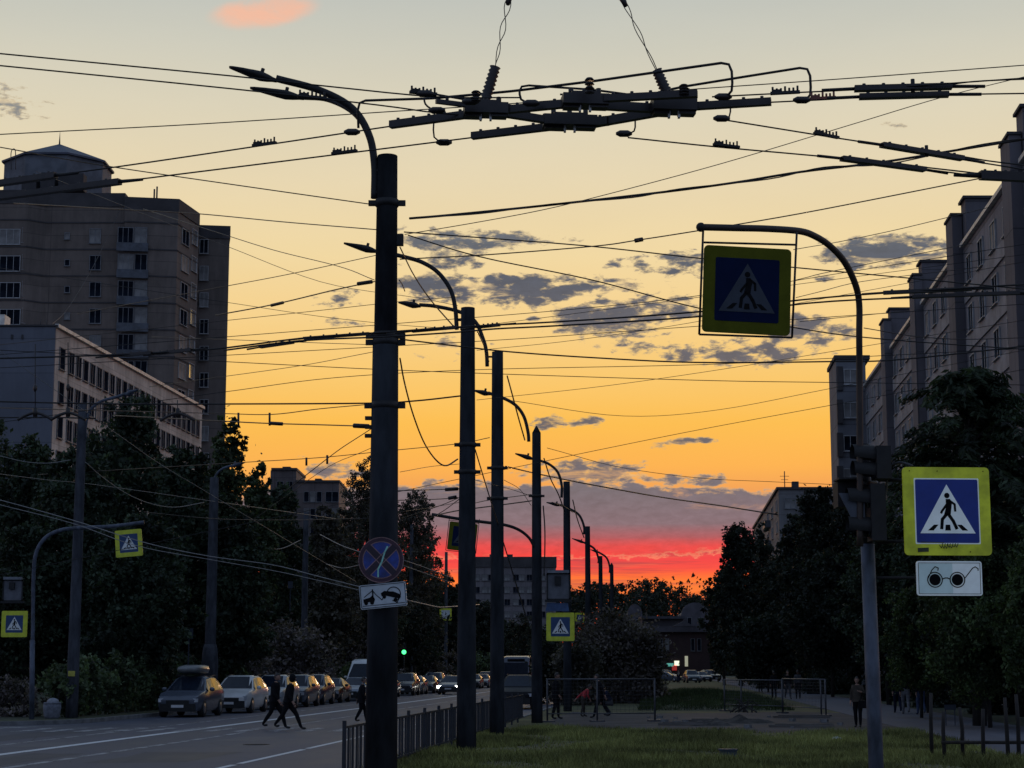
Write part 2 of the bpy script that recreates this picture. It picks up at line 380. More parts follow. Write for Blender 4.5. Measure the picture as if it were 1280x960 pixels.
# far pavement corner: rounded island with raised kerb
corner = []
cv, cY, rr = -25.6, 70.4, 4.6
for k in range(9):
    a = -PI / 2 + (PI / 2) * k / 8
    corner.append((cv + rr * 0.85 * math.cos(a), cY + rr * math.sin(a)))
outer = [(-140, 67)] + corner + [(-21.8, 100), (-21.8, 520)]
inner = [(v - 0.17 if v > -25 else v, Y + (0.16 if Y < 69 else 0.02)) for v, Y in outer]
mb = MB()
for i in range(len(outer) - 1):
    a, b, c, d = P2(*outer[i]), P2(*outer[i + 1]), P2(*inner[i + 1]), P2(*inner[i])
    mb.slab([a, b, c, d], 0.0, 0.15)
mb.build('kerb', M['kerb'], kind='structure')
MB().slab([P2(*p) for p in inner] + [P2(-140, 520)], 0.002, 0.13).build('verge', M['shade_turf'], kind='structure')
# central green strip, with kerb along the road
mb = MB()
for k in range(0, 130):
    Y0 = 16 + k * 4
    mb.slab([P2(ROAD_R, Y0), P2(ROAD_R + 0.16, Y0), P2(ROAD_R + 0.16, Y0 + 3.985), P2(ROAD_R, Y0 + 3.985)], 0.0, 0.15 + 0.004 * random.random())
mb.build('kerb', M['kerb'], kind='structure')
MB().slab([P2(ROAD_R + 0.16, 14), P2(7.45, 14), P2(7.45, 520), P2(ROAD_R + 0.16, 520)], 0.0, 0.12).build('lawn', M['turf'], kind='structure')
MB().slab([P2(7.45, 14), P2(11.6, 14), P2(11.6, 520), P2(7.45, 520)], 0.0, 0.135).build('footpath', M['asphalt_path'], kind='structure')
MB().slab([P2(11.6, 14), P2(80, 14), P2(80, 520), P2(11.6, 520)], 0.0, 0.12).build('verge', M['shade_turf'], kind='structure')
# torn-up paving across the strip
pv = [(-3.6, 58.5), (-0.5, 56.6), (2.2, 56.0), (4.6, 54.5), (6.4, 55.5), (7.44, 58), (7.44, 80), (5.5, 83), (2.0, 80), (-1.2, 79), (-4.2, 82), (-4.4, 70)]
MB().sheet([P2(*p) for p in pv], 0.126).build('pavement', mat('dusty_broken_paving', (0.036, 0.035, 0.038), 0.9, var=0.5, scale=0.5, bump=0.5), kind='structure')
# hump of rough grass beyond it
mb = MB(); N = 26; vs = []; fs = []
for i in range(N + 1):
    for j in range(N + 1):
        a, b = i / N, j / N; v = -1.6 + 7.6 * a; Y = 84 + 60 * b
        h = 0.5 * (math.sin(PI * a) ** 0.8) * (math.sin(PI * b) ** 0.6) * (0.8 + 0.3 * mnoise.noise((v * .4, Y * .1, 0))) if 0 < a < 1 and 0 < b < 1 else -0.05
        vs.append(st(v, Y, 0.10 + h))
for i in range(N):
    for j in range(N): fs.append((i * (N + 1) + j, (i + 1) * (N + 1) + j, (i + 1) * (N + 1) + j + 1, i * (N + 1) + j + 1))
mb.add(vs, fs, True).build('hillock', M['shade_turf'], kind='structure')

# painted markings
def line(name, v, w, Y0, Y1, m, dash=None):
    mb = MB(); Y = Y0
    while Y < Y1:
        e = min(Y1, Y + (dash[0] if dash else 6.0))
        mb.sheet([P2(v - w / 2, Y), P2(v + w / 2, Y), P2(v + w / 2, e), P2(v - w / 2, e)], 0.004)
        Y = e + (dash[1] if dash else 0)
    return mb.build(name, m, kind='structure')
line('lane_marking', -15.75, 0.30, 30, 300, M['paint'])
line('lane_marking', -13.5, 0.22, 30, 59.5, M['paint_old']); line('lane_marking', -13.5, 0.16, 64.8, 300, M['paint_old'])
line('lane_marking', -17.7, 0.16, 45, 300, M['paint_old'])
line('lane_marking', -9.15, 0.16, 25, 59, M['paint'], (7.0, 0.5)); line('lane_marking', -9.15, 0.14, 66, 280, M['paint_old'], (3, 6))
mb = MB()
k = 0; v = -21.2
while v < -6.2:
    j = random.uniform(-.1, .1)
    mb.sheet([P2(v, 60.2 + j), P2(v + 0.42, 60.2 + j), P2(v + 0.42, 64.2 + j), P2(v, 64.2 + j)], 0.0055); v += 1.02
mb.build('crossing_marking', M['paint_old'], kind='structure')
mb = MB()
mb.sheet([P2(-26.0, 58.0), P2(-24.2, 58.0), P2(-21.9, 65.4), P2(-22.4, 65.6)], 0.004)
mb.build('edge_marking', M['paint_old'], kind='structure')

# repaired patches, tar seams and a manhole in the road
M['patch'] = asphalt_mat('patched_asphalt', (0.018, 0.021, 0.034), (0.030, 0.034, 0.050)); M['patch_pale'] = asphalt_mat('pale_patched_asphalt', (0.052, 0.056, 0.074), (0.078, 0.082, 0.104))
for (v, Y, w, L, k) in [(-11.5, 43, 2.2, 5, 'patch'), (-17.0, 50, 3.0, 2.6, 'patch_pale'), (-19.4, 56, 1.6, 9, 'patch'), (-12.2, 54, 1.1, 3.2, 'patch_pale'), (-7.6, 70, 1.6, 7, 'patch'), (-15, 72, 2.4, 4, 'patch'), (-18.6, 68, 2, 1.6, 'patch_pale'), (-14.6, 39, 1.2, 12, 'patch')]:
    q = [P2(v + w * a + random.uniform(-.12, .12), Y + L * b_ + random.uniform(-.2, .2)) for a, b_ in ((-.5, -.5), (0, -.53), (.5, -.5), (.52, 0), (.5, .5), (0, .48), (-.5, .5), (-.48, 0))]
    MB().sheet(q, 0.0022).build('road_patch', M[k], kind='structure')
mb = MB(); c = st(-11.0, 50); mb.cyl((0, 0, 0), .36, .008, 24); mb.cyl((0, 0, .008), .30, .006, 24); mb.build('manhole_cover', mat('cast_iron', (.02, .02, .022), .6, .3, scale=20, bump=.6), None, loc=(c.x, c.y, .0005), label='round iron manhole cover in the road before the crossing', cat='manhole cover')
# grass blades
def grass_patch(name, n, region, hgt, m, zf):
    ps = []
    while len(ps) < n:
        v, Y = region()
        q = mnoise.noise((v * .5, Y * .22, 3.1))
        if q < -0.22 and random.random() < 0.85: continue
        ps.append((v, Y, hgt * (0.55 + 0.9 * random.random()) * (1 + 0.9 * q)))
    vs = np.empty((n * 3, 3)); 
    for i, (v, Y, h) in enumerate(ps):
        a = random.uniform(0, 2 * PI); w = 0.008 + 0.012 * random.random(); lx, ly = random.gauss(0, .4) * h, random.gauss(0, .4) * h
        x = v + TA * Y; z = zf(v, Y)
        vs[i * 3] = (x - w * math.cos(a), Y - w * math.sin(a), z); vs[i * 3 + 1] = (x + w * math.cos(a), Y + w * math.sin(a), z); vs[i * 3 + 2] = (x + lx, Y + ly, z + h)
    me = bpy.data.meshes.new(name); me.vertices.add(n * 3); me.vertices.foreach_set('co', vs.ravel())
    me.loops.add(n * 3); me.loops.foreach_set('vertex_index', np.arange(n * 3, dtype=np.int32))
    me.polygons.add(n); me.polygons.foreach_set('loop_start', np.arange(0, n * 3, 3, dtype=np.int32)); me.update(calc_edges=True); me.materials.append(m)
    o = bpy.data.objects.new(name, me); COL.objects.link(o); return tag(o, 'short uneven grass covering the strip beside the road', 'grass', kind='stuff')
def reg():
    while True:
        Y = 30 + 34 * random.random() ** 1.15; v = random.uniform(-5.6, 7.4)
        lim = np.interp(v, [-4, -0.5, 2.2, 4.6, 6.4, 7.4], [60, 56.8, 56.2, 54.7, 55.7, 58])
        if Y < lim + random.gauss(0, .35) and abs(v) < 0.31 * Y + 2: return v, Y
grass_patch('grass', 90000, reg, 0.13, M['grass'], lambda v, Y: 0.118)
def reg2():
    a, b = random.random(), random.random(); return -1.4 + 7.2 * a, 85 + 50 * b
def hump(v, Y):
    a = (v + 1.6) / 7.6; b = (Y - 84) / 60
    return 0.08 + 0.5 * (math.sin(PI * a) ** 0.8) * (math.sin(PI * b) ** 0.6) * (0.8 + 0.3 * mnoise.noise((v * .4, Y * .1, 0)))
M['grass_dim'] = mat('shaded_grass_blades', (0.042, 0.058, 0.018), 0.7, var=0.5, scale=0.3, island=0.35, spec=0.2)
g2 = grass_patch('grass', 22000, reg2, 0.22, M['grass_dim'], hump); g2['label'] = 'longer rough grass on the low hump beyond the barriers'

# ------------------------------------------------------------------ railing along the road
def railing(parent=None):
    L = 2.5
    t = empty('railing_panel', (0, 0, 0), 'black railing panel', 'railing')
    MB().box((0, 0.03, 0.52), (0.06, 0.06, 1.04)).add([], []).build('post', M['fence'], t)
    MB().box((0, L / 2 + .03, 0.93), (0.035, L - .07, 0.04)).build('rail', M['fence'], t)
    MB().box((0, L / 2 + .03, 0.16), (0.035, L - .07, 0.04)).build('rail', M['fence'], t)
    mb = MB()
    for k in range(1, 6):
        y = 0.03 + k * L / 6; mb.box((0, y, 0.545), (0.03, 0.075, 0.73))
        if k % 2: mb.box((0, y + L / 12, 0.545), (0.012, 0.02, 0.73))
    mb.build('bars', M['fence'], t)
    return t
r0 = railing(); r0.rotation_euler = (0, 0, RZ); r0.location = st(-5.3, 30.6, 0.12)
r0['label'] = 'nearest black railing panel with its free end post by the road'; r0['group'] = 'railing panels along the road'
for k in range(1, 15):
    o = copy_tree(r0, loc=st(-5.3, 30.6 + 2.52 * k, 0.12), rz=RZ, label='black railing panel farther along the roadside fence')
# ------------------------------------------------------------------ lamp posts and catenary poles
def lamp_head_mb(tip, end, w, bump=True):
    """flat drop-shaped street luminaire from its tip to the arm end"""
    tip, end = Vector(tip), Vector(end); mb = MB()
    d = end - tip; L = d.length; side = Vector((-d.y, d.x, 0)); side = side.normalized() if side.length > 1e-4 else Vector((1, 0, 0))
    if side.length < .5: side = Vector((1, 0, 0))
    upv = side.cross(d).normalized()
    if upv.z < 0: upv = -upv
    prof = [(0, .35, .25), (.08, .62, .35), (.3, .95, .6), (.5, 1, .85), (.66, .9, 1), (.8, .6, .8), (.92, .4, .5), (1, .3, .4)]
    vs = []; n = 10
    for t, a, b in prof:
        c = tip + d * t
        for j in range(n):
            th = 2 * PI * j / n; vs.append(c + side * (math.cos(th) * w * a) + upv * (math.sin(th) * w * .55 * b))
    k = len(prof)
    fs = [(i * n + j, i * n + (j + 1) % n, (i + 1) * n + (j + 1) % n, (i + 1) * n + j) for i in range(k - 1) for j in range(n)] + [tuple(range(n - 1, -1, -1)), tuple(range((k - 1) * n, k * n))]
    mb.add(vs, fs, True)
    if bump: mb.tube([tip + d * .66 + upv * w * .4, tip + d * .66 + upv * w * .95], w * .22, 8)
    return mb
POLES = {}
def pole(key, name, base, ztop, r0, r1, label, m='concrete', pointed=False, collars=(), lean=0.0, group='concrete poles in a row along the strip'):
    t = empty(name, base, label, 'pole', group=group)
    H = ztop - base.z; mb = MB(); n = 20; k = 9
    mb.tube([(lean * (i / k), 0, H * i / k) for i in range(k + 1)], [r0 + (r1 - r0) * i / k for i in range(k + 1)], n)
    if pointed: mb.tube([(lean, 0, H), (lean, 0, H + r1 * 1.6)], [r1, r1 * .15], n)
    mb.build('shaft', M[m], t)
    for z in collars:
        rr = r0 + (r1 - r0) * ((z - base.z) / H); mb = MB()
        mb.tube([(0, 0, z - base.z - .05), (0, 0, z - base.z + .05)], rr + .018, n)
        mb.box((rr + .06, 0, z - base.z), (.12, .06, .08)); mb.box((-rr - .06, 0, z - base.z), (.12, .06, .08))
        mb.build('clamp_band', M['darksteel'], t)
    POLES[key] = (t, base, r0, r1, H); return t
def arm_lamp(key, px_pts, Y, heads, r=0.035, w=0.16, dark=True):
    """bracket arm through photo points on the plane of depth Y, with luminaires"""
    t = POLES[key][0]; b = Vector(t.location)
    pts = [at(x, y, Y + dy) - b for x, y, dy in px_pts]
    a = MB().tube(curve_pts(pts), r, 8).build('lamp_arm', M['darksteel' if dark else 'pipe'], t)
    for (x0, y0, x1, y1, dy) in heads:
        lamp_head_mb(at(x0, y0, Y + dy) - b, at(x1, y1, Y + dy) - b, w).build('lamp_head', M['darksteel' if dark else 'pipe'], a)
    return a
def zof(py, Y, px=640): return at(px, py, Y).z

specs = [  # key, column, row of top, depth, base radius, top radius
    ('P1', 479, 195, 26.7, 0.225, 0.15), ('P2', 583.5, 385, 41.8, 0.225, 0.16), ('P3', 621.5, 440, 52.0, 0.205, 0.16), ('P4', 671, 541, 65.7, 0.20, 0.155),
    ('P5', 709, 602, 83.6, 0.19, 0.15), ('P6', 735, 658, 109, 0.19, 0.15), ('P7', 751, 695, 138, 0.18, 0.15), ('P8', 765, 707, 153, 0.18, 0.15)]
plabels = {'P1': 'nearest and tallest concrete pole carrying the no stopping sign', 'P2': 'second concrete pole, with a lamp arm curving up beside its top',
           'P3': 'third concrete pole standing just past the end of the railing view', 'P4': 'pointed concrete pole behind the yellow framed crossing sign',
           'P5': 'fifth dark pole with its top against the grey cloud bank', 'P6': 'slim distant pole in front of the red sky band',
           'P7': 'distant pole barely clearing the far treeline', 'P8': 'last tiny leaning pole under the red sky'}
collars = {'P1': (zof(254, 26.7), zof(420, 26.7), zof(428, 26.7), zof(507, 26.7)), 'P2': (zof(556, 41.8), zof(590, 41.8)), 'P3': (zof(585, 52), zof(623, 52)), 'P4': (zof(620, 65.7),), 'P5': (), 'P6': (), 'P7': (), 'P8': ()}
for key, px, top, Y, ra, rb in specs:
    x = at(px, 760 if key != 'P1' else 700, Y).x
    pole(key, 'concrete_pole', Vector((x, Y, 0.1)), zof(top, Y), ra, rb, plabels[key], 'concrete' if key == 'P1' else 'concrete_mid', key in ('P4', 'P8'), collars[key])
# thick lower sleeve of the nearest pole (two stage mast)
t1, b1, _, _, _ = POLES['P1']
MB().tube([(0, 0, 0), (0, 0, zof(430, 26.7) - .1)], [0.236, 0.19], 20).build('lower_sleeve', M['concrete_mid'], t1)
MB().box((0.2, 0.0, zof(300, 26.7) - .1), (.1, .1, .17)).build('junction_box', M['darksteel'], t1)
mb = MB()
for dz in (0, .13, .26): mb.box((-0.24, -.02, zof(545, 26.7) - .1 + dz), (.09, .09, .05))
mb.build('cable_clamp', M['darksteel'], t1)
arm_lamp('P1', [(468, 248, 0), (468, 205, 0), (461, 168, 0), (440, 135, 0), (400, 113, -.1), (345, 98, -.2)], 26.7, [(287, 84, 346, 101, -.2)], 0.055, 0.13)
arm_lamp('P1', [(471, 246, .15), (470, 205, .3), (462, 170, .5), (441, 141, .7), (410, 125, 1.0), (378, 122, 1.2)], 26.7, [(313, 110, 380, 123, 1.2)], 0.035, 0.13)
mb = MB()
for py in (213, 240): mb.tube([at(468, py, 26.7) - b1, at(482, py + 2, 26.6) - b1], .025, 6)
mb.build('arm_bracket', M['darksteel'], t1)
arm_lamp('P2', [(571, 412, 0), (569, 385, 0), (563, 362, 0), (548, 341, 0), (528, 328, 0), (505, 321, 0), (470, 313, 0)], 41.8, [(430, 304, 473, 315, 0)], 0.05, 0.15)
MB().tube([at(569, 400, 41.8) - POLES['P2'][1], at(582, 400, 41.8) - POLES['P2'][1]], .03, 6).build('arm_bracket', M['darksteel'], POLES['P2'][0])
arm_lamp('P3', [(609, 458, 0), (608, 440, 0), (604, 424, 0), (594, 402, 0), (575, 390, 0), (545, 383, 0), (524, 381, 0)], 52.0, [(498, 378, 526, 383, 0)], 0.055, 0.17)
MB().tube([at(608, 446, 52) - POLES['P3'][1], at(620, 446, 52) - POLES['P3'][1]], .03, 6).build('arm_bracket', M['darksteel'], POLES['P3'][0])
arm_lamp('P4', [(661, 552, 0), (660, 540, 0), (655, 521, 0), (645, 507, 0), (630, 498, 0), (610, 491, 0)], 65.7, [(592, 488, 613, 493, 0)], 0.06, 0.18)
arm_lamp('P5', [(702, 622, 0), (702, 606, 0), (697, 590, 0), (686, 580, 0), (672, 575, 0), (664, 573, 0)], 83.6, [(644, 567, 667, 574, 0)], 0.06, 0.2)
arm_lamp('P6', [(730, 668, 0), (730, 658, 0), (724, 644, 0), (712, 636, 0), (700, 631, 0)], 109, [(683, 628, 702, 632, 0)], 0.07, 0.2)
arm_lamp('P7', [(748, 704, 0), (748, 698, 0), (743, 686, 0), (730, 678, 0)], 138, [(715, 673, 732, 679, 0)], 0.08, 0.2)
arm_lamp('P8', [(762, 716, 0), (762, 708, 0), (758, 697, 0), (748, 690, 0)], 153, [(738, 687, 750, 691, 0)], 0.08, 0.2)

# poles on the far side of the road
def far_pole(key, px, pybot, pytop, Y, r0, r1, label):
    x = at(px, pybot, Y).x
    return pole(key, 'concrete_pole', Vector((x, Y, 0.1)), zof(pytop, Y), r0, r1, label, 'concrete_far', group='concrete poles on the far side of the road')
far_pole('L1', 90, 880, 505, 72, 0.24, 0.17, 'grey concrete pole among the dark trees at the junction corner')
arm_lamp('L1', [(107, 548, 0), (107, 534, 0), (112, 514, 0), (126, 502, 0), (146, 496, 0), (158, 492, 0)], 72, [(173, 487, 156, 494, 0)], 0.06, 0.2, False)
MB().box((0, -.25, zof(842, 72) - .1), (.26, .02, .2)).build('sticker', mat('yellow_notice', (0.5, 0.45, .08), .7, scale=5), POLES['L1'][0])
far_pole('L2', 261, 880, 597, 92, 0.30, 0.22, 'thick concrete pole behind the hedge by the roof box car')
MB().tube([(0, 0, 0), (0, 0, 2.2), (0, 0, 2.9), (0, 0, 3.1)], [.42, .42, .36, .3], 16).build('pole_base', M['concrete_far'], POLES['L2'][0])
arm_lamp('L2', [(268, 606, 0), (270, 594, 0), (278, 586, 0), (290, 582, 0)], 92, [(306, 578, 289, 583, 0)], 0.06, 0.2, False)
far_pole('L3', 379, 860, 640, 125, 0.24, 0.18, 'dim concrete pole behind the row of parked cars')
far_pole('L4', 513, 850, 655, 182, 0.22, 0.17, 'faint far side pole near the green traffic light')
far_pole('L5', 557, 850, 690, 211, 0.22, 0.17, 'faint far side pole carrying the tiny crossing sign')

# ------------------------------------------------------------------ pictogram helpers
def stroke(mb, pts, w, y0, y1):
    for (a, b) in zip(pts[:-1], pts[1:]):
        dx, dz = b[0] - a[0], b[1] - a[1]; L = math.hypot(dx, dz) or 1e-6; nx, nz = -dz / L * w / 2, dx / L * w / 2
        ex, ez = dx / L * w * .22, dz / L * w * .22
        mb.plate([(a[0] + nx - ex, a[1] + nz - ez), (a[0] - nx - ex, a[1] - nz - ez), (b[0] - nx + ex, b[1] - nz + ez), (b[0] + nx + ex, b[1] + nz + ez)], y0, y1)
def circle(cx, cz, r, n=20): return [(cx + r * math.cos(2 * PI * k / n), cz + r * math.sin(2 * PI * k / n)) for k in range(n)]
def rrect(w, h, r, n=5, cx=0, cz=0):
    out = []
    for sx, sz, a0 in ((1, 1, 0), (-1, 1, 90), (-1, -1, 180), (1, -1, 270)):
        for k in range(n + 1):
            a = math.radians(a0 + 90 * k / n); out.append((cx + sx * (w / 2 - r) + r * math.cos(a), cz + sz * (h / 2 - r) + r * math.sin(a)))
    return out
def crossing_sign(center, size, label, inner=0.72, old=False, rz=0.0, tilt=0.0, flip=False, parent=None, frame=False, group=None, simple=False, name='crossing_sign'):
    """yellow board with the blue pedestrian crossing square; faces -Y"""
    s = 'old' if old else ''
    if simple: Y_, B_, W_ = (M['sheet_yellow_far'], M['sheet_blue_far'], M['sheet_white_far'])
    else: Y_, B_, W_ = (M['sheet_yellow_old'], M['sheet_blue_old'], M['sheet_white_old']) if old else (M['sheet_yellow'], M['sheet_blue'], M['sheet_white'])
    t = empty(name, center, label, 'road sign', rz, group); t.rotation_euler = (0, tilt, rz)
    MB().plate(rrect(size, size, size * .05), -0.012, 0.012).build('board', Y_, t)
    e = size * inner; p = MB().plate(rrect(e, e, e * .03), -0.016, -0.0125).build('blue_panel', B_, t)
    if not old and not simple:
        mb = MB(); q = e * 1.02
        for poly in ([(-q / 2, e / 2), (q / 2, e / 2), (q / 2, q / 2 + .006), (-q / 2, q / 2 + .006)], [(-q / 2 - .006, -q / 2), (-e / 2, -q / 2), (-e / 2, q / 2), (-q / 2 - .006, q / 2)], [(e / 2, -q / 2), (q / 2 + .006, -q / 2), (q / 2 + .006, q / 2), (e / 2, q / 2)], [(-q / 2, -q / 2 - .006), (q / 2, -q / 2 - .006), (q / 2, -e / 2), (-q / 2, -e / 2)]):
            mb.plate(poly, -.014, -.0124)
        mb.build('white_border', W_, t)
        mb = MB()
        for bx in (-.42, -.1, .25, .43): mb.plate(circle(bx * size, (.455 if bx != .25 else -.46) * size, .006, 8), -.018, -.0124)
        mb.build('bolts', M['ink'], t)
    f = -1 if flip else 1
    tri = [(-.44 * e, -.35 * e), (.44 * e, -.35 * e), (0, .42 * e)]
    w = MB().plate(tri, -0.020, -0.0165).build('white_triangle', W_, p)
    k = MB(); y0, y1 = -0.024, -0.0205
    def S(pts, wd): stroke(k, [(f * a * e, b * e) for a, b in pts], wd * e, y0, y1)
    k.plate(circle(0, .245 * e, .043 * e), y0, y1)
    k.plate([(f * a * e, b * e) for a, b in [(-.02, .19), (.05, .19), (.075, .12), (.05, -.06), (-.055, -.06), (-.02, .06)]], y0, y1)
    S([(.04, .165), (.12, .105), (.125, .0)], .034)
    S([(-.01, .10), (-.085, .0), (-.10, -.03)], .036)
    S([(-.01, -.045), (-.085, -.13), (-.10, -.275)], .05)
    S([(.015, -.05), (.09, -.16), (.14, -.275)], .05)
    for bx, sk in ((-.235, .05), (0, 0), (.235, -.05)):
        k.plate([((bx - .045 - sk * .8) * e, -.305 * e), ((bx + .045 - sk * .8) * e, -.305 * e), ((bx + .035 + sk) * e, -.215 * e), ((bx - .035 + sk) * e, -.215 * e)], y0, y1)
    k.build('pedestrian_symbol', M['ink'], p)
    if frame:
        mb = MB(); a = size * .535
        for q in ([(-a, -a), (a, -a)], [(-a, a), (a, a)]): mb.tube([(q[0][0], 0, q[0][1]), (q[1][0], 0, q[1][1])], .012, 6)
        for x in (-a, a): mb.tube([(x, 0, -a), (x, 0, a + size * .16)], .012, 6)
        for x, z in ((0, -a), (0, a)): mb.box((x, 0, z - math.copysign(.03, z)), (.03, .03, .05))
        mb.build('hanging_frame', M['darksteel'], t)
    return t

# big crossing sign beside the post on the right, with the blind pedestrians plate below
Yr = 19.9
c = at(1183.5, 639, Yr)
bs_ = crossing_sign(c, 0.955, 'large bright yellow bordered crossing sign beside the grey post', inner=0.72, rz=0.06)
mb = MB(); rs_ = random.Random(5)
for k in range(7): x = -.10 + .028 * k; stroke(mb, [(x, -.355 - .02 * rs_.random()), (x + .02, -.385 - .02 * rs_.random()), (x + .035, -.35)], .008, -.0265, -.0243)
stroke(mb, [(-.30, -.335), (-.05, -.342)], .008, -.0265, -.0243); mb.plate([(-.34, -.40), (-.22, -.395), (-.22, -.44), (-.34, -.445)], -.0265, -.0243)
mb.build('scribble', mat('dark_scribble', (.05, .06, .02), .6, scale=8), bs_)
c = at(1186.5, 723, Yr)
t = empty('supplementary_plate', c, 'white plate showing a pair of dark round glasses under the large sign', 'road sign', 0.06)
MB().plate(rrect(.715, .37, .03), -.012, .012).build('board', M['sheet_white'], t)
mb = MB()
mb.plate([(-.335, -.168), (.335, -.168), (.335, -.163), (-.335, -.163)], -.016, -.0125); mb.plate([(-.335, .163), (.335, .163), (.335, .168), (-.335, .168)], -.016, -.0125)
mb.plate([(-.34, -.165), (-.335, -.165), (-.335, .165), (-.34, .165)], -.016, -.0125); mb.plate([(.335, -.165), (.34, -.165), (.34, .165), (.335, .165)], -.016, -.0125)
mb.build('border', M['ink'], t)
MB().plate([(-.333, -.161), (.035, -.161), (.035, .161), (-.333, .161)], -.0122, -.0119).build('tinted_half', mat('bluish_sheeting', (.46, .62, .64), .4, var=.08, scale=4, emit=.11), t)  # bluish half also glows weakly, in place of retroreflected light
mb = MB()
for cx in (-.16, .085):
    mb.plate(circle(cx, -.015, .062, 24), -.018, -.0126)
    pts = circle(cx, -.015, .08, 28); stroke(mb, pts + [pts[0]], .01, -.018, -.0126)
stroke(mb, [(-.08, -.008), (-.05, .004), (-.022, .004), (.005, -.008)], .011, -.018, -.0126)
stroke(mb, [(-.235, .0), (-.19, .09), (-.155, .125), (-.12, .11), (-.125, .085)], .009, -.018, -.0126)
stroke(mb, [(.165, .0), (.255, .11), (.285, .125), (.315, .105), (.315, .085)], .009, -.018, -.0126)
mb.build('glasses_symbol', M['ink'], t)

# right hand post with arch pipe, lights and cables
xp = at(1096, 955, 20.4).x
t = empty('sign_post', (xp, 20.4, 0.12), 'grey steel post in the grass carrying signal heads', 'post')
H = zof(555, 20.4) - .12
MB().tube([(0, 0, 0), (-.03, 0, zof(680, 20.4) - .12)], [.085, .078], 14).build('shaft', M['pipe'], t)
MB().tube([(-.03, 0, zof(681, 20.4) - .12), (-.045, 0, H)], [.062, .06], 12).build('upper_shaft', M['darksteel'], t)
mb = MB()
for py in (672, 652, 628): z = zof(py, 20.4) - .12; mb.tube([(-.03, 0, z - .02), (-.03, 0, z + .02)], .09, 14)
mb.build('clamp_band', M['darksteel'], t)
bt = Vector(t.location)
MB().tube(curve_pts([at(1098, 570, 20.3) - bt, at(1107, 585, 20.2) - bt, at(1108, 610, 20.2) - bt, at(1102, 640, 20.2) - bt, at(1098, 668, 20.25) - bt]), .014, 6).build('cable', M['plastic'], t)
MB().tube(curve_pts([at(1100, 575, 20.3) - bt, at(1112, 582, 20.2) - bt, at(1125, 578, 20.1) - bt, at(1140, 582, 20.0) - bt]), .014, 6).build('cable', M['plastic'], t)
mb = MB()
mb.tube([at(1098, 600, 20.35) - bt, at(1140, 600, 19.98) - bt], .022, 6); mb.tube([at(1098, 678, 20.35) - bt, at(1140, 676, 19.98) - bt], .022, 6)
mb.tube([at(1096, 722, 20.35) - bt, at(1152, 722, 19.98) - bt], .018, 6)
mb.build('sign_bracket', M['darksteel'], t)
# signal heads seen from the side/back
def signal_head(name, center, w, h, label, rz, group=None, lit=None):
    t = empty(name, center, label, 'traffic light', rz, group)
    MB().box((0, 0.1, 0), (w, .16, h)).build('housing', M['darksteel'], t)
    n = max(2, int(round(h / .27)))
    for k in range(n):
        z = h / 2 - (k + .5) * h / n; mb = MB(); r = w * .4
        pts = [(r * math.cos(a), r * math.sin(a)) for a in [math.radians(-30 + 240 * i / 12) for i in range(13)]]
        vs = [Vector((x, .02, z + y)) for x, y in pts] + [Vector((x, -.22, z + y * .9 + .02)) for x, y in pts]
        mb.add(vs, [(i, i + 1, i + 14, i + 13) for i in range(12)], True); mb.build('visor', M['darksteel'], t)
        MB().tube([(0, .02, z), (0, .005, z)], r * .92, 16).build('lens', M['glass'] if lit is None or k != n - 1 else lit, t)
    return t
signal_head('traffic_light', at(1090, 579, 20.15), .27, .36, 'upper dark signal head with a long visor on the post top', math.radians(-86))
signal_head('traffic_light', at(1084, 641, 20.15), .28, .62, 'lower dark signal head hanging on the post beside the arch pipe', math.radians(-90))
MB().plate([(-.18, .26), (.10, .26), (.10, -.02), (.02, -.16)], 0, .02).build('signal_shield', mat('grey_blue_panel', (.07, .08, .10), .6, scale=5), None, loc=at(1070, 646, 20.1), label='pale blue grey triangular panel left of the lower signal head', cat='signal panel')
MB().box((0, .1, 0), (.26, .3, .28)).box((0, -.08, .155), (.3, .34, .02)).build('control_box', M['darksteel'], None, loc=at(1061, 618, 20.4), label='dark square box behind the arch pipe above the triangular panel', cat='control box')

# arch pipe and hanging sign over the road
Yh = 18.35; Yc = 19.2
sup = empty('sign_arch', at(1075, 690, 20.1) , 'tall curved pipe reaching over the road with the hanging sign', 'sign support')
b = Vector(sup.location)
ctrl = [(1075, 683, 20.1), (1075, 600, 20.1), (1074.5, 480, 20.1), (1074, 420, 20.0), (1074, 380, 19.95), (1069, 355, 19.8), (1056, 328, 19.6), (1038, 308, 19.4), (1020, 296, 19.2), (1000, 289, 19.0), (960, 286, 18.7), (920, 285, 18.5), (877, 284, Yh)]
MB().tube(curve_pts([at(*p) - b for p in ctrl], 5), .036, 12).build('pipe', mat('rusty_brown_pipe', (.045, .030, .022), .6, .1, var=.3, scale=5), sup)
MB().ball(at(876, 284, Yh) - b, .05, 10, 6).build('end_cap', M['darksteel'], sup)
mb = MB()
for py in (604, 668): mb.tube([at(1075, py, 20.1) - b, at(1094, py, 20.4) - b], .03, 6)
mb.build('pipe_clamp', M['darksteel'], sup)
def P_(x, y): return at(x, y, Yh) - b
mb = MB()
for a_, b_ in (((879, 286), (874, 418)), ((996, 290), (990, 422)), ((874, 418), (990, 422)), ((880, 303), (995, 306))): mb.tube([at(a_[0], a_[1], Yh + (a_[0] > 940) * .10) - b, at(b_[0], b_[1], Yh + (b_[0] > 940) * .10) - b], .0115, 6)
mb.build('hanging_frame', M['darksteel'], sup)
c = at(933.5, 363, Yh + .05)
crossing_sign(c, 0.90, 'dark backlit crossing sign hanging in a thin frame from the arch pipe', inner=0.73, old=True, rz=0.06, tilt=math.radians(2.4))

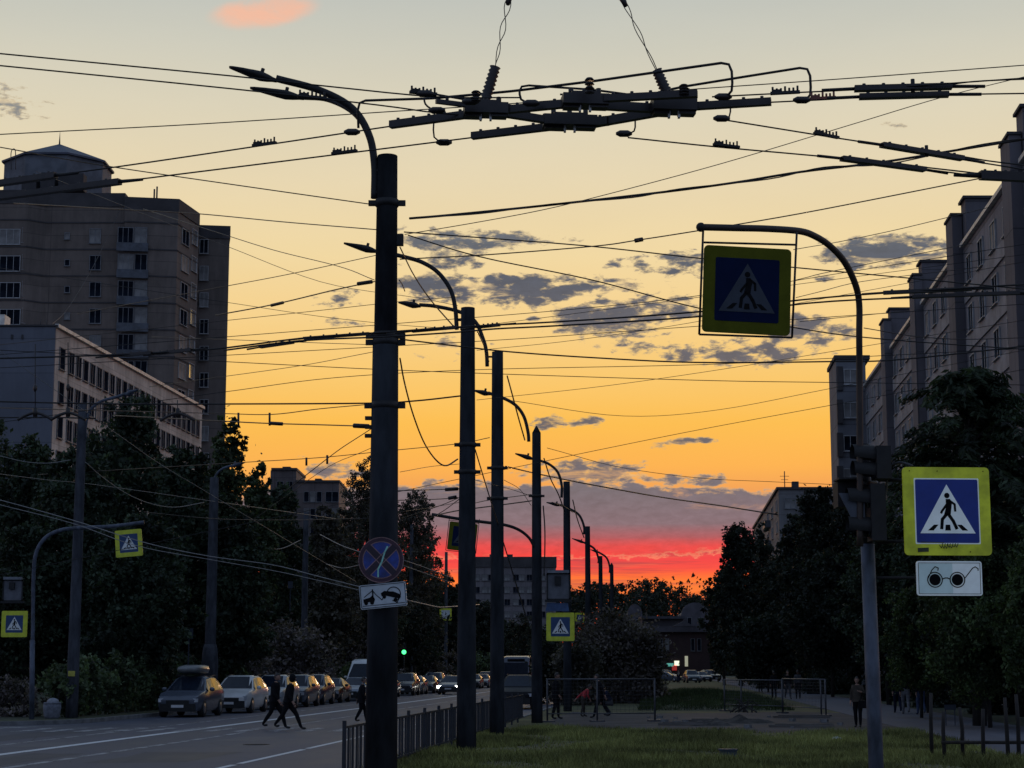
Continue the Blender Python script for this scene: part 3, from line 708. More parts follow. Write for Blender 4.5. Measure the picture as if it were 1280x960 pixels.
# no stopping disc and tow truck plate on the nearest pole
c = at(476.5, 700, 26.36)
t = empty('no_stopping_sign', c, 'round blue disc with dark red cross on the nearest pole', 'road sign')
rd = .325
MB().plate(circle(0, 0, rd, 40), -.012, .012).build('disc', M['sheet_red_old'], t)
MB().plate(circle(0, 0, rd * .80, 40), -.016, -.0124).build('blue_field', mat('deep_blue_field', (.007, .024, .17), .3, var=.6, scale=5, emit=.09), t)  # blue brightened by a weak emission of its own
mb = MB()
for rr, n in ((rd * .985, 44), (rd * .80, 44)):
    p = circle(0, 0, rr, n); stroke(mb, p + [p[0]], .012, -.0185, -.0165)
mb.build('rim_line', mat('dull_rose_edge', (.24, .14, .14), .5, scale=5, emit=.02), t)  # edge lines carry a slight emission to read brighter
mb = MB(); e = mat('red_cross_bar', (.022, .010, .022), .5, scale=5); q = rd * .80 * .70
for sgn in (1, -1): stroke(mb, [(-q * sgn, -q), (q * sgn, q)], .085, -.0195 - .0015 * (sgn > 0), -.0164)
mb.build('cross', e, t)
mb = MB()
for sgn in (1, -1):
    for o in (-.05, .05):
        d = o / math.sqrt(2); stroke(mb, [(-q * sgn * .97 + d * sgn, -q * .97 - d), (q * sgn * .97 + d * sgn, q * .97 - d)], .011, -.023 - .0012 * (sgn > 0), -.0212)
mb.build('cross_edge', MATS['dull_rose_edge'], t)
mb = MB(); stroke(mb, [(-.04, -.24), (-.04, -.13), (.01, -.03), (.05, .11), (.09, .19)], .022, -.026, -.0243); mb.build('scuff', mat('pale_scuff', (.2, .45, .42), .5, scale=6, emit=.05), t)  # greenish reflection painted on as a faintly glowing streak
c = at(479, 744.5, 26.36)
t = empty('tow_away_plate', c, 'slightly tilted white plate with a black tow truck below the round disc', 'road sign'); t.rotation_euler = (0, math.radians(-5.5), 0)
MB().plate(rrect(.665, .345, .025), -.012, .012).build('board', M['plate_white'], t)
mb = MB(); y0, y1 = -.016, -.0125
fr = rrect(.635, .315, .02); stroke(mb, fr + [fr[0]], .008, y0, y1)
mb.plate([(-.285, -.075), (-.13, -.075), (-.12, -.04), (-.15, .02), (-.19, -.01), (-.285, -.03)], y0, y1)
mb.plate(circle(-.25, -.085, .028), y0 - .001, y1); mb.plate(circle(-.165, -.085, .028), y0 - .001, y1)
stroke(mb, [(-.27, .0), (-.145, .085), (-.10, .02), (-.02, -.06), (.0, -.02)], .011, y0, y1); stroke(mb, [(-.145, .10), (-.145, -.03)], .018, y0, y1)
mb.plate([(-.03, .035), (.02, .065), (.10, .05), (.15, .045), (.235, .0), (.25, -.04), (.23, -.065), (.13, -.035), (.04, -.005), (-.02, -.01)], y0, y1)
arc = [(.15 + .098 * math.cos(a), .01 + .098 * math.sin(a)) for a in [math.radians(-60 + 210 * i / 14) for i in range(15)]]; stroke(mb, arc, .012, y0, y1)
mb.plate(circle(.015, -.02, .026), y0 - .001, y1); mb.plate(circle(.17, -.075, .028), y0 - .001, y1); stroke(mb, [(.13, -.08), (.19, -.115), (.23, -.05)], .012, y0, y1)
stroke(mb, [(-.3, -.125), (.3, -.125)], .008, y0, y1)
mb.build('tow_truck_symbol', M['ink'], t)

# crossing signs and boxed signal heads farther away
def boxed_signal(name, center, w, h, label, rz=0.0):
    t = empty(name, center, label, 'traffic light', rz)
    gm = mat('dim_grey_plate', (.10, .105, .12), .6, scale=4)
    MB().plate(rrect(w, h, .03), 0, .02).build('backing_plate', gm, t)
    mb = MB(); fr = rrect(w, h, .03); stroke(mb, fr + [fr[0]], .05, -.02, -.002); stroke(mb, [(-w / 2 - .06, -h / 2 - .05), (w / 2 + .06, -h / 2 - .05)], .09, -.06, .02); mb.build('frame', M['black'], t)
    MB().box((-.02, -.07, h * .22), (w * .28, .12, h * .33)).build('housing', M['black'], t)
    MB().box((0, -.05, h * .5 + .06), (w * .95, .2, .1)).build('hood', mat('pale_hood', (.16, .17, .19), .6, scale=4), t)
    return t
crossing_sign(at(700.5, 783.5, 64.6), .98, 'yellow framed crossing sign on the pointed pole past the railing', simple=True, inner=.68)
boxed_signal('traffic_light', at(698, 733, 64.5), .78, .90, 'black framed signal box above the yellow sign on the pointed pole')
MB().plate([(-.42, 0), (.40, 0), (.36, .28), (-.36, .30)], 0, .02).build('canopy_panel', mat('dull_blue_panel', (.03, .07, .16), .5, scale=5), loc=at(697, 764, 64.5), label='dull blue panel between the signal box and the yellow sign', cat='panel')
crossing_sign(at(724.5, 772, 120), .62, 'tiny crossing sign seen just right of the yellow framed one', simple=True, inner=.62, rz=.3)
q = crossing_sign(at(557, 768, 209), 1.35, 'tiny pale framed crossing sign under the distant far side pole', simple=True, inner=.70)
q.children[0].data.materials[0] = M['plate_white']
# hanging sign behind the second pole
asup = POLES['P4'][0]; b = Vector(asup.location)
MB().tube(curve_pts([at(668, 684, 65.6) - b, at(661, 672, 65.5) - b, at(648, 662, 65.3) - b, at(630, 656, 65) - b, at(600, 652, 64.5) - b, at(570, 648, 64) - b, at(540, 643, 63.6) - b]), .055, 8).build('sign_arm', M['darksteel'], asup)
crossing_sign(at(578, 671, 63.9), .98, 'dark green edged hanging sign half hidden by the second pole', old=True, rz=.1, tilt=math.radians(6), frame=True, inner=.70)
# crossing post at the far corner
Yl = 70.0
t = empty('sign_post', (at(40, 890, Yl).x, Yl, .12), 'slim grey pipe post bent over the side road at the junction corner', 'post'); b = Vector(t.location)
MB().tube(curve_pts([(0, 0, 0), at(41, 790, Yl) - b, at(42, 720, Yl) - b, at(45, 692, Yl) - b, at(56, 673, Yl) - b, at(75, 663, Yl) - b, at(100, 660, Yl) - b, at(140, 658, Yl) - b, at(180, 653, Yl) - b]), .075, 10).build('pipe', M['pipe'], t)
MB().tube([(0, 0, 0), at(40.5, 800, Yl) - b], .10, 10).build('sleeve', M['pipe'], t)
crossing_sign(at(161, 679, Yl - .1), 1.02, 'tilted yellow crossing sign hanging over the side road corner', simple=True, inner=.68, tilt=math.radians(-5))
crossing_sign(at(18, 780, Yl - .1), .98, 'yellow crossing sign low on the slim pipe post at the edge of the photo', simple=True, inner=.66)
boxed_signal('traffic_light', at(16, 738, Yl - .1), .72, .78, 'boxed signal head above the low crossing sign at the corner')
# lit green signal in the distance
gm = bpy.data.materials.new('lit_green_lens'); gm.use_nodes = True; bs = gm.node_tree.nodes['Principled BSDF']; bs.inputs['Base Color'].default_value = (.02, .4, .08, 1); bs.inputs['Emission Color'].default_value = (.06, 1, .22, 1); bs.inputs['Emission Strength'].default_value = 3.0
t = empty('traffic_light', st(0, 0) , 'distant traffic light lit green beside the far poles', 'traffic light'); c = at(505, 812, 168); t.location = (c.x, c.y, .12)
MB().tube([(0, .15, 0), (0, .15, c.z)], .06, 8).build('pole', M['darksteel'], t)
MB().box((0, .1, c.z - .0), (.36, .2, 1.0)).build('housing', M['black'], t)
for k, mm in ((0, M['glass']), (1, M['glass']), (2, gm)): MB().tube([(0, .0, c.z + .3 - .32 * k), (0, -.03, c.z + .3 - .32 * k)], .20 if k == 2 else .13, 14).build('lens', mm, t)
# litter bin at the corner
t = empty('litter_bin', (at(65, 890, 71).x, 71, .13), 'pale grey stone litter bin standing at the junction corner', 'litter bin')
gb = mat('grey_stone_bin', (.16, .17, .20), .9, scale=6)
MB().tube([(0, 0, 0), (0, 0, .06), (0, 0, .09), (0, 0, .42), (0, 0, .56)], [.26, .28, .30, .34, .33], 18).build('body', gb, t)
MB().tube([(0, 0, .565), (0, 0, .61)], [.35, .31], 18).build('rim', gb, t)
MB().ball((0.02, 0, .62), (.24, .24, .16), 10, 6).build('bin_bag', mat('pale_bin_bag', (.24, .25, .28), .7, scale=8, bump=.6), t)
# ------------------------------------------------------------------ overhead wires
POLE_Y = (26.7, 28, 41.8, 44, 52, 65.7, 83.6, 109, 71.8, 91.7, 124, 231.4, 164.0)
def extend(c, xs):
    """carry a wire on past the frame, or past the last thing seen, unless it ends at a pole"""
    def free(p, x): return x < -15 or x > 1300 or (p.y > 45 and min(abs(p.y - q) for q in POLE_Y) > 1.2)
    a = (c[0] - c[1]).normalized(); e = (c[-1] - c[-2]).normalized(); out = list(c)
    if free(c[0], xs[0]): out = [c[0] + a * 28] + out
    if free(c[-1], xs[-1]): out = out + [c[-1] + e * 28]
    return out
def wire(label, Y0, Y1, pts, rpx=0.75, m='wire', name='overhead_wire', cat='wire', per=6, wob=0.0):
    x0, x1 = pts[0][0], pts[-1][0]; L = [at(x, y, Y0 + (Y1 - Y0) * ((x - x0) / (x1 - x0) if x1 != x0 else i / (len(pts) - 1))) for i, (x, y) in enumerate(pts)]
    c = extend(curve_pts(L, per), [p[0] for p in pts])
    return MB().tube(c, [rpx * p.y / F for p in c], 6).build(name, M[m], label=label, cat=cat, recenter=True)
def wirez(label, z, pts, rpx=0.8, m='wire', name='trolley_wire', cat='wire'):
    c = extend(curve_pts([atz(x, y, z) for x, y in pts], 4), [p[0] for p in pts])
    return MB().tube(c, [rpx * p.y / F for p in c], 6).build(name, M[m], label=label, cat=cat, recenter=True)
ZT = 5.9
# trolleybus contact wires meeting at the crossing overhead
wirez('upper trolley wire running from the top left edge into the overhead crossing', ZT, [(-60, 61), (0, 67), (290, 95), (420, 109), (545, 121), (650, 122)], 1.0)
wirez('second trolley wire just below it from the top left edge into the overhead crossing', ZT, [(-60, 76), (0, 82), (290, 111), (470, 131), (545, 141), (612, 146)], 1.0)
wirez('trolley wire rising from the tower roof toward the upper bar of the crossing', ZT, [(-60, 236), (0, 228), (150, 208), (320, 183), (487, 158)], 1.0)
wirez('lower trolley wire rising from the tower roof toward the long lower bar', ZT, [(-60, 253), (0, 246), (150, 227), (430, 192), (590, 172)], 1.0)
wirez('trolley wire sloping from the crossing to the right past the tallest stair tower', ZT, [(900, 149), (1030, 170), (1100, 181), (1200, 199), (1345, 222)], 1.0)
wirez('trolley wire sloping from the lowest clamp to the right above the dark insulator', ZT, [(785, 172), (900, 184), (1052, 198), (1160, 212), (1345, 236)], 1.0)
wirez('upper trolley wire leaving the crossing to the top right edge', ZT, [(890, 121), (990, 116), (1070, 112), (1190, 104), (1345, 93)], 1.0)
wirez('trolley wire leaving the crossing level with the long twin insulators', ZT, [(960, 128), (1040, 124), (1075, 121), (1200, 118), (1345, 116)], 1.0)
wirez('companion feed wire above the twin insulators at the right edge', ZT + .1, [(1185, 106), (1230, 101), (1345, 97)], 1.0)
wirez('parallel wire behind the upper sloping insulator at the right edge', ZT + .06, [(1205, 196), (1250, 203), (1345, 213)], 1.0)
wirez('parallel wire behind the lower sloping insulator at the right edge', ZT + .06, [(1155, 209), (1225, 217), (1345, 231)], 1.0)
# the second pair lower down, behind the nearest pole
wirez('far trolley wire passing behind the nearest pole toward the stepped flats', ZT, [(-40, 449), (100, 445), (250, 438), (375, 423), (470, 416), (585, 408), (700, 402), (870, 390), (1000, 375), (1110, 366), (1340, 352)], 1.15)
wirez('far trolley wire just under its twin behind the nearest pole', ZT, [(280, 438), (375, 426), (480, 421), (575, 415), (620, 411), (700, 407), (870, 396), (1010, 379), (1140, 372), (1340, 366)], 1.15)
# thin spans and stays
wire('thin span wire from the left edge over the crossing to the top right edge', 15, 13, [(-40, 171), (0, 168), (250, 155), (480, 140), (590, 133), (740, 122), (860, 112), (1060, 98), (1340, 77)], .7)
wire('thin stay from the tower spire down to the nearest pole', 16, 26.6, [(-40, 178), (0, 184), (130, 207), (300, 232), (468, 256)], .75)
wire('thin wire from the tower parapet to the nearest pole and on across the sky', 60, 26.4, [(160, 262), (245, 267), (350, 277), (470, 287)], .75)
wire('thin wire crossing the upper sky from the nearest pole behind the arch pipe', 26.4, 24, [(505, 290), (600, 297), (740, 308), (875, 323), (1000, 335), (1140, 348), (1330, 366)], .85)
wire('thin wire climbing from the nearest pole to the far top right corner', 26.5, 11, [(506, 293), (590, 279), (680, 262), (770, 240), (900, 205), (1060, 157), (1180, 121), (1330, 84)], .55)
wire('thick twisted black cable sweeping from the nearest pole to the right buildings', 26.4, 20, [(512, 273), (560, 269), (680, 257), (830, 240), (920, 228), (1000, 215), (1100, 203), (1200, 187), (1330, 166)], 1.6, name='twisted_cable', cat='cable')
wire('second strand loosely wound around the thick twisted cable', 26.3, 19.9, [(520, 272), (600, 267), (690, 255), (790, 247), (850, 236), (960, 224), (1030, 209), (1110, 205), (1230, 180), (1330, 168)], .8, name='twisted_cable', cat='cable')
wire('wire sinking from the nearest pole behind the hanging sign', 26.5, 30, [(510, 294), (600, 321), (740, 350), (864, 383), (990, 409), (1105, 424), (1330, 440)], .8)
wire('wire rising from the nearest pole past the arch pipe to the right', 26.8, 17, [(500, 324), (600, 319), (740, 308), (798, 300), (875, 288), (1000, 267), (1225, 223)], .8)
wire('sagging black cable from the nearest pole under the hanging sign to the flats', 26.6, 24, [(500, 424), (575, 433), (640, 440), (740, 447), (870, 453), (1035, 452), (1130, 449), (1330, 427)], 1.0, name='sagging_cable', cat='cable')
wire('thin wire across the orange sky under the sagging cable', 50, 60, [(280, 452), (480, 462), (700, 470), (900, 476), (1036, 478)], .50)
wire('faint wire across the orange sky from the tower edge at middle height', 55, 60, [(280, 490), (420, 472), (600, 462), (870, 456), (1036, 448)], .45)
wire('faint wire just under the far trolley pair toward the stepped flats', 60, 60, [(500, 404), (700, 388), (870, 370), (1060, 340), (1200, 318)], .45)
wire('faint wire crossing the clouds left of the hanging sign', 60, 60, [(500, 432), (640, 424), (870, 408), (1040, 396), (1100, 392)], .45)
wire('faint thin wire low across the orange sky left of the arch pipe', 60, 70, [(640, 585), (760, 560), (880, 536), (1036, 507)], .40)
wire('dark insulated stay from the left rising to the nearest pole', 40, 26.6, [(270, 394), (340, 381), (420, 362), (468, 352)], .8)
wire('thin wire rising from the tower edge toward the second lamp head', 60, 41, [(270, 360), (350, 345), (430, 328), (475, 318)], .5)
wire('thin wire from the tower edge sinking to the nearest pole', 60, 27, [(270, 290), (340, 312), (420, 332), (468, 350)], .50)
wire('thin wire from the tower edge to the lamp head of the third pole', 60, 52, [(270, 402), (400, 388), (500, 377), (575, 371)], .4)
wire('thin wire from the tower to the nearest pole below the far trolley pair', 60, 27, [(270, 424), (380, 428), (468, 431)], .45)
wire('thin wire rising to the nearest pole from the tree tops', 60, 27, [(270, 472), (370, 458), (466, 440)], .4)
wire('black span wire from the left edge to the second pole above the treetops', 45, 41.6, [(-40, 500), (0, 502), (150, 505), (280, 505), (460, 504), (520, 501), (575, 495)], 1.05)
wire('thin drop wire tied under the black span wire near the tower corner', 50, 42, [(280, 517), (340, 518), (400, 511), (466, 505)], .6)
wire('wire with a dark insulator above the willow treetops', 50, 27, [(270, 526), (330, 529), (400, 531), (464, 533)], .85)
wire('thin stay rising from behind the far roofs to the nearest pole', 70, 27, [(385, 592), (420, 565), (464, 536)], .55)
wire('thin wire with small droppers over the willow treetops', 70, 52, [(320, 577), (400, 572), (480, 564), (570, 555), (612, 547)], .5)
wire('slack black cable looping from the nearest pole down to the second pole', 26.7, 41.6, [(500, 448), (506, 480), (517, 520), (531, 555), (546, 576), (558, 582), (572, 574)], 1.0, name='slack_cable', cat='cable')
wire('steep stay from the nearest pole to the top of the second pole', 26.7, 41.7, [(500, 309), (518, 345), (540, 377), (567, 408)], .9)
wire('thin slack wire beside the steep stay at the nearest pole', 26.7, 30, [(499, 350), (503, 356), (506, 364)], .7)
wire('steep wire from the second pole to the third pole top', 41.8, 52, [(597, 415), (605, 432), (611, 452)], .9)
wire('steep cable from the third pole to the lamp arm of the fourth pole', 52, 65.7, [(634, 470), (640, 492), (648, 522), (656, 550)], .9)
wire('steep cable hanging from the second pole across the cloud bank', 41.8, 46, [(594, 562), (600, 582), (607, 605)], .8)
wire('steep cable from the fourth pole to the fifth', 65.7, 83, [(680, 573), (688, 598), (698, 618), (706, 640)], .8)
wire('thin steep cable from the fifth pole to the sixth', 83, 109, [(716, 625), (722, 650), (730, 672)], .7)
wire('long wire sinking from the third pole to the small block of flats', 52, 250, [(632, 583), (680, 594), (740, 606), (830, 622), (900, 632), (957, 641)], .9)
wire('dark wire from the willow to the second pole above the red sky', 90, 42, [(512, 613), (545, 612), (574, 611)], .7)
wire('dark wire with insulator from the willow to the second pole', 90, 42, [(512, 625), (545, 624), (572, 622)], .6)
wire('thin wire fanning from the second pole down to the treetops', 42, 90, [(574, 622), (550, 632), (520, 642)], .5)
wire('thin wire fanning lowest from the second pole to the treetops', 42, 90, [(574, 624), (552, 640), (530, 652)], .5)
wire('tangled wire from the second pole toward the fourth', 42, 65, [(540, 645), (574, 638), (612, 633), (650, 628), (664, 626)], .8)
wire('long wire across the clouds between the second and fourth poles', 42, 65, [(574, 634), (612, 625), (664, 618)], .5)
wire('loose cable hanging down the fourth pole', 65.5, 65.5, [(679, 632), (681, 660), (681, 690), (680, 720)], .8)
wire('thin trolley wire from the third pole to the fifth over the red band', 65, 83, [(690, 628), (705, 633), (716, 640)], .7)
# wires over the right part
wire('thin wire from the arch pipe up to the stepped flats', 19.6, 80, [(992, 312), (1060, 300), (1130, 285), (1200, 268)], .50)
wire('faint wire below the arch bend toward the stepped flats', 19.6, 80, [(995, 350), (1060, 335), (1185, 310)], .50)
wire('faint wire behind the arch pipe at the level of the hanging sign', 19.6, 80, [(995, 372), (1090, 350), (1190, 338)], .45)
wire('faint low wire from the arch pipe to the stepped flats', 19.6, 80, [(1000, 402), (1060, 396), (1110, 391)], .45)
wire('drooping thin wire just under the stepped roofs', 40, 60, [(1080, 410), (1150, 421), (1220, 424), (1330, 420)], .6)
for (lab, Y0, Y1, pts) in [
    ('fine wire from the tower edge across to the second pole lamp arm', 60, 42, [(284, 308), (400, 352), (520, 372), (572, 382)]), ('fine wire from the second pole across the orange sky', 42, 60, [(596, 500), (760, 482), (900, 462), (1036, 440)]),
    ('fine wire from the third pole across the orange sky', 52, 70, [(634, 500), (780, 520), (900, 512), (1036, 486)]), ('fine wire behind the nearest pole at the fork of the lamp arm', 60, 50, [(284, 378), (420, 398), (560, 410), (640, 402), (870, 372)]),
    ('fine wire from the hanging sign level to the second pole', 42, 60, [(596, 438), (720, 425), (860, 404), (1036, 372)]), ('fine wire low over the cloud bank from the fourth pole', 66, 120, [(684, 560), (780, 585), (880, 598), (960, 602)]),
    ('fine wire from the nearest pole to the treetops on the far side', 27, 80, [(464, 560), (400, 590), (330, 640)]), ('fine wire crossing the tower face to the low building roof corner', 231.4, 164.0, [(150, 262), (118, 330), (85, 385), (62, 408)]),
    ('fine wire between the nearest and second poles at cloud level', 27, 42, [(500, 590), (540, 583), (574, 580)]), ('fine wire under it between the nearest and second poles', 27, 42, [(500, 640), (540, 634), (574, 628)]),
    ('fine wire from the second to the fourth pole above the arm', 42, 66, [(594, 600), (640, 612), (664, 620)]), ('fine wire fanning from the fourth pole to the third', 52, 66, [(630, 600), (650, 612), (664, 632)])]:
    wire(lab, Y0, Y1, pts, .36)
# droppers and pale cables on the left
wire('pale cable sagging into the corner pole from the left edge', 66, 71.5, [(-30, 565), (0, 570), (30, 577), (60, 579), (88, 575)], .55, 'cable_pale', 'pale_cable', 'cable')
wire('pale cable sagging from the corner pole to the thick pole', 71.8, 91.5, [(107, 578), (130, 598), (160, 618), (190, 630), (220, 634), (255, 628)], .55, 'cable_pale', 'pale_cable', 'cable')
wire('pale cable sagging from the thick pole to the next far pole', 91.8, 124, [(268, 642), (290, 665), (320, 682), (350, 686), (376, 675)], .5, 'cable_pale', 'pale_cable', 'cable')
wire('long pale cable falling from the left edge across the hanging sign to the round disc', 50, 40, [(-30, 618), (0, 625), (90, 650), (180, 678), (260, 695), (340, 706), (400, 721), (460, 736)], .55, 'cable_pale', 'pale_cable', 'cable')
wire('second long pale cable just below the first from the left edge', 51, 40, [(-30, 622), (0, 631), (90, 654), (170, 682), (260, 699), (340, 713), (400, 726), (455, 739)], .45, 'cable_pale', 'pale_cable', 'cable')
wire('pale cable reaching the top left of the round disc', 40, 30, [(400, 668), (425, 681), (450, 690)], .5, 'cable_pale', 'pale_cable', 'cable')
wire('pale cable curving under the left side of the round disc', 40, 30, [(408, 705), (428, 710), (450, 706)], .45, 'cable_pale', 'pale_cable', 'cable')
wire('upper pale cable from the round disc to the second pole', 28, 42, [(504, 700), (530, 709), (566, 723)], .5, 'cable_pale', 'pale_cable', 'cable')
wire('lower pale cable from the round disc to the second pole', 28, 42, [(504, 707), (530, 716), (566, 729)], .45, 'cable_pale', 'pale_cable', 'cable')
wire('pale cable from the tow truck plate to the tiny crossing sign', 28, 60, [(508, 750), (530, 755), (550, 759), (568, 758)], .8, 'cable_pale', 'pale_cable', 'cable')
wire('dim wire over the dark trees from the left edge', 60, 90, [(-20, 590), (60, 600), (120, 606), (255, 625)], .4, 'cable_pale', 'pale_cable', 'cable')
wire('dim straight wire from the thick pole toward the nearest pole', 92, 45, [(180, 640), (262, 648), (350, 650), (460, 648)], .5, 'wire')
wire('dim wire slanting down over the tree from the low building', 60, 80, [(150, 545), (200, 580), (250, 610), (300, 640)], .35, 'cable_pale', 'pale_cable', 'cable')
# suspended fittings in front of the low building
wirez('black span wire carrying curved hangers in front of the low building', 6.4, [(-40, 522), (20, 522), (70, 522), (120, 523)], .9, name='span_wire')
def hanger(x, ytop, ybot, Y, label):
    t = empty('wire_hanger', at(x, ybot, Y), label, 'wire hanger'); b = Vector(t.location)
    c = curve_pts([at(x - 22, ybot + 3, Y) - b, at(x - 11, ybot - 3, Y) - b, at(x, ybot - 6, Y) - b, at(x + 11, ybot - 3, Y) - b, at(x + 22, ybot + 3, Y) - b])
    MB().tube(c, .028, 6).build('curved_arm', M['insul'], t)
    MB().tube([at(x, ybot - 6, Y) - b, at(x, ytop, Y) - b], .008, 6).build('drop_wire', M['wire'], t)
    MB().tube([at(x, ybot - 12, Y) - b, at(x, ybot - 1, Y) - b], .04, 8).build('insulator', M['insul'], t)
    MB().ball(at(x, ybot - (ybot - ytop) * .4, Y) - b, (.035, .035, .07), 8, 5).build('bead_insulator', M['insul'], t)
hanger(44, 430, 522, 32, 'curved wire hanger dropping in front of the blank gable')
hanger(85, 428, 522, 32, 'curved wire hanger dropping beside the first windows of the low building')
hanger(222, 500, 523, 34, 'short curved wire hanger near the end of the low building roof')
for x, y0, y1, lab in ((298, 516, 534, 'short dropper bar hanging left of the tree top'), (337, 516, 532, 'short dropper bar beside the dark insulator'), (383, 572, 582, 'tiny dropper over the far roofs'), (409, 569, 580, 'tiny dropper over the willow')):
    MB().tube([at(x, y0, 50), at(x, y1, 50)], .03, 6).build('dropper_bar', M['insul'], recenter=True, label=lab, cat='wire fitting')
def rod(label, Y, a, b, r, m='insul', name='strain_insulator', z=None):
    p, q = (at(*a, Y), at(*b, Y)) if z is None else (atz(*a, z), atz(*b, z)); mb = MB(); d = q - p
    mb.tube([p, p + d * .05, q - d * .05, q], [r * .6, r, r, r * .6], 8)
    return mb.build(name, M[m], recenter=True, label=label, cat='insulator')
rod('dark rod insulator on the wire above the willow', 40, (337, 529), (354, 530), .04)
rod('dark rod insulator close to the nearest pole above the willow', 27, (441, 532), (462, 533), .035)
rod('small rod insulator on the wire between cloud and tower', 40, (338, 382), (355, 378), .035)
rod('rod insulator at the pole end of the insulated stay', 27, (446, 355), (466, 352), .03)
rod('small dark insulator on the wire rising past the hanging sign', 24.5, (793, 301), (804, 299), .03)
rod('rod insulator left of the second pole over the cloud', 42, (556, 612), (573, 611), .04)
rod('rod insulator left of the second pole just below the other', 42, (560, 623), (571, 621), .04)
# thick section insulators of the contact wires: long trays with end clamps
def tray(label, a, b, h, z=ZT, bolt=None, dz=.0):
    p, q = atz(*a, z), atz(*b, z); d = (q - p); L = d.length; dn = d.normalized(); t = empty('section_insulator', (p + q) / 2 + Vector((0, 0, dz)), label, 'insulator', math.atan2(d.y, d.x))
    mb = MB(); mb.box((0, 0, 0), (L, .06, h))
    for k in range(5): mb.cyl((L * (-.4 + .2 * k), 0, h / 2 - .004), .012, .02, 6)
    mb.build('beam', M['insul'], t)
    for s in (-1, 1): MB().tube([(s * L * .5, 0, 0), (s * L * .5 + s * .22, 0, -h * .15)], [h * .35, .012], 8).build('end_clamp', M['darksteel'], t)
    if bolt is not None: MB().tube([(L * bolt, 0, -h), (L * bolt, 0, h * 1.6)], .014, 6).build('hanger_bolt', M['darksteel'], t)
    return t
tray('upper of the two long dark section insulators at the top right', (1068, 111), (1190, 108), .036, ZT, .1)
tray('lower of the two long dark section insulators at the top right', (1074, 121), (1186, 118), .034, ZT)
tray('upper sloping section insulator left of the tallest stair tower', (1102, 181), (1203, 198), .034, ZT, .05)
tray('lower sloping section insulator left of the tallest stair tower', (1052, 198), (1156, 212), .034, ZT)
tray('upper long section insulator in front of the tower roof', (-20, 232), (70, 219), .045, ZT)
tray('lower long section insulator in front of the tower roof', (-20, 249), (150, 227), .045, ZT)
tray('dark section insulator on the far trolley pair left of the nearest pole', (380, 423), (462, 417), .03)
tray('section insulator left of the others on the far trolley pair', (325, 434), (366, 428), .028)
tray('section insulator between the nearest and second poles', (515, 414), (572, 409), .03)
tray('section insulator just right of the second pole', (596, 409), (624, 406), .03)
tray('brown section insulator by the right end of the far trolley pair', (1104, 366), (1215, 361), .035)
tray('second brown section insulator in front of the stepped flats', (1140, 371), (1275, 366), .035)
tray('dark section insulator over the low building roof', (138, 445), (190, 441), .035)
tray('heavy dark fitting where the wires meet the tallest stair tower', (1225, 219), (1290, 222), .07)
tray('fitting on the far trolley pair where the cable crosses the low building', (196, 442), (240, 437), .035)
# rows of little arc studs clipped on the wires
def comb(label, x, y, x2, y2, m='darksteel', z=ZT):
    p, q = atz(x, y, z), atz(x2, y2, z); d = q - p; L = d.length
    t = empty('arc_stud_row', (p + q) / 2, label, 'wire fitting', math.atan2(d.y, d.x))
    mb = MB(); mb.box((0, 0, .012), (L, .03, .018)); mb.box((-L * .3, 0, .028), (L * .3, .03, .014)); mb.build('bar', M[m], t)
    mb = MB()
    for k in range(7): mb.tube([(L * (-.42 + .14 * k), 0, .015), (L * (-.42 + .14 * k), 0, .045 + .012 * (k % 3 == 0))], .0075, 6)
    mb.build('studs', M[m], t)
comb('row of arc studs on the upper left sloping wire', 316, 184, 345, 180); comb('row of arc studs on the lower left sloping wire', 415, 194, 446, 190)
comb('row of arc studs right behind the second lamp head', 372, 122, 408, 125); comb('row of arc studs at the left clamp of the crossing', 512, 117, 546, 120)
comb('row of arc studs under the bent tubes on the right', 963, 119, 1000, 117); comb('reddish row of arc studs under the last bent tube', 1012, 126, 1045, 124, 'insul_red')
comb('row of arc studs on the lower right sloping wire', 892, 182, 924, 186); comb('row of arc studs on the upper right sloping wire', 1018, 168, 1048, 174)

# ------------------------------------------------------------------ the trolley wire crossing itself
cx = empty('wire_crossing', atz(725, 140, ZT), 'large black trolley wire crossing with bars blocks and bent tubes hanging at the top', 'wire crossing'); b = Vector(cx.location)
def Z(x, y, dz=0.0): return atz(x, y, ZT + dz) - b
def beam(a, c, w, h, dz=0.0, name='bar', m='insul'):
    p, q = Z(*a) + Vector((0, 0, dz)), Z(*c) + Vector((0, 0, dz)); d = q - p
    mb = MB(); mb.box((p + q) / 2, (d.length, w, h), math.atan2(d.y, d.x)); k = int(d.length / .12)
    for i in range(k): 
        e = p + d * ((i + .5) / k); mb.cyl((e.x, e.y, e.z + h / 2), .012, .018, 6)
    return mb.build(name, M[m], cx)
beam((488, 156), (585, 143), .05, .052); beam((590, 170), (700, 157), .05, .05)
beam((850, 134), (964, 127), .05, .050); beam((635, 138), (705, 131), .05, .052, .005); beam((755, 125), (872, 119), .05, .046, .01)
beam((735, 156), (820, 141), .05, .06, .004); beam((700, 157), (760, 151), .06, .06)
beam((545, 130), (600, 137), .03, .03, .02); beam((632, 143), (690, 152), .05, .05, .006); beam((752, 133), (820, 137), .05, .06, .008)
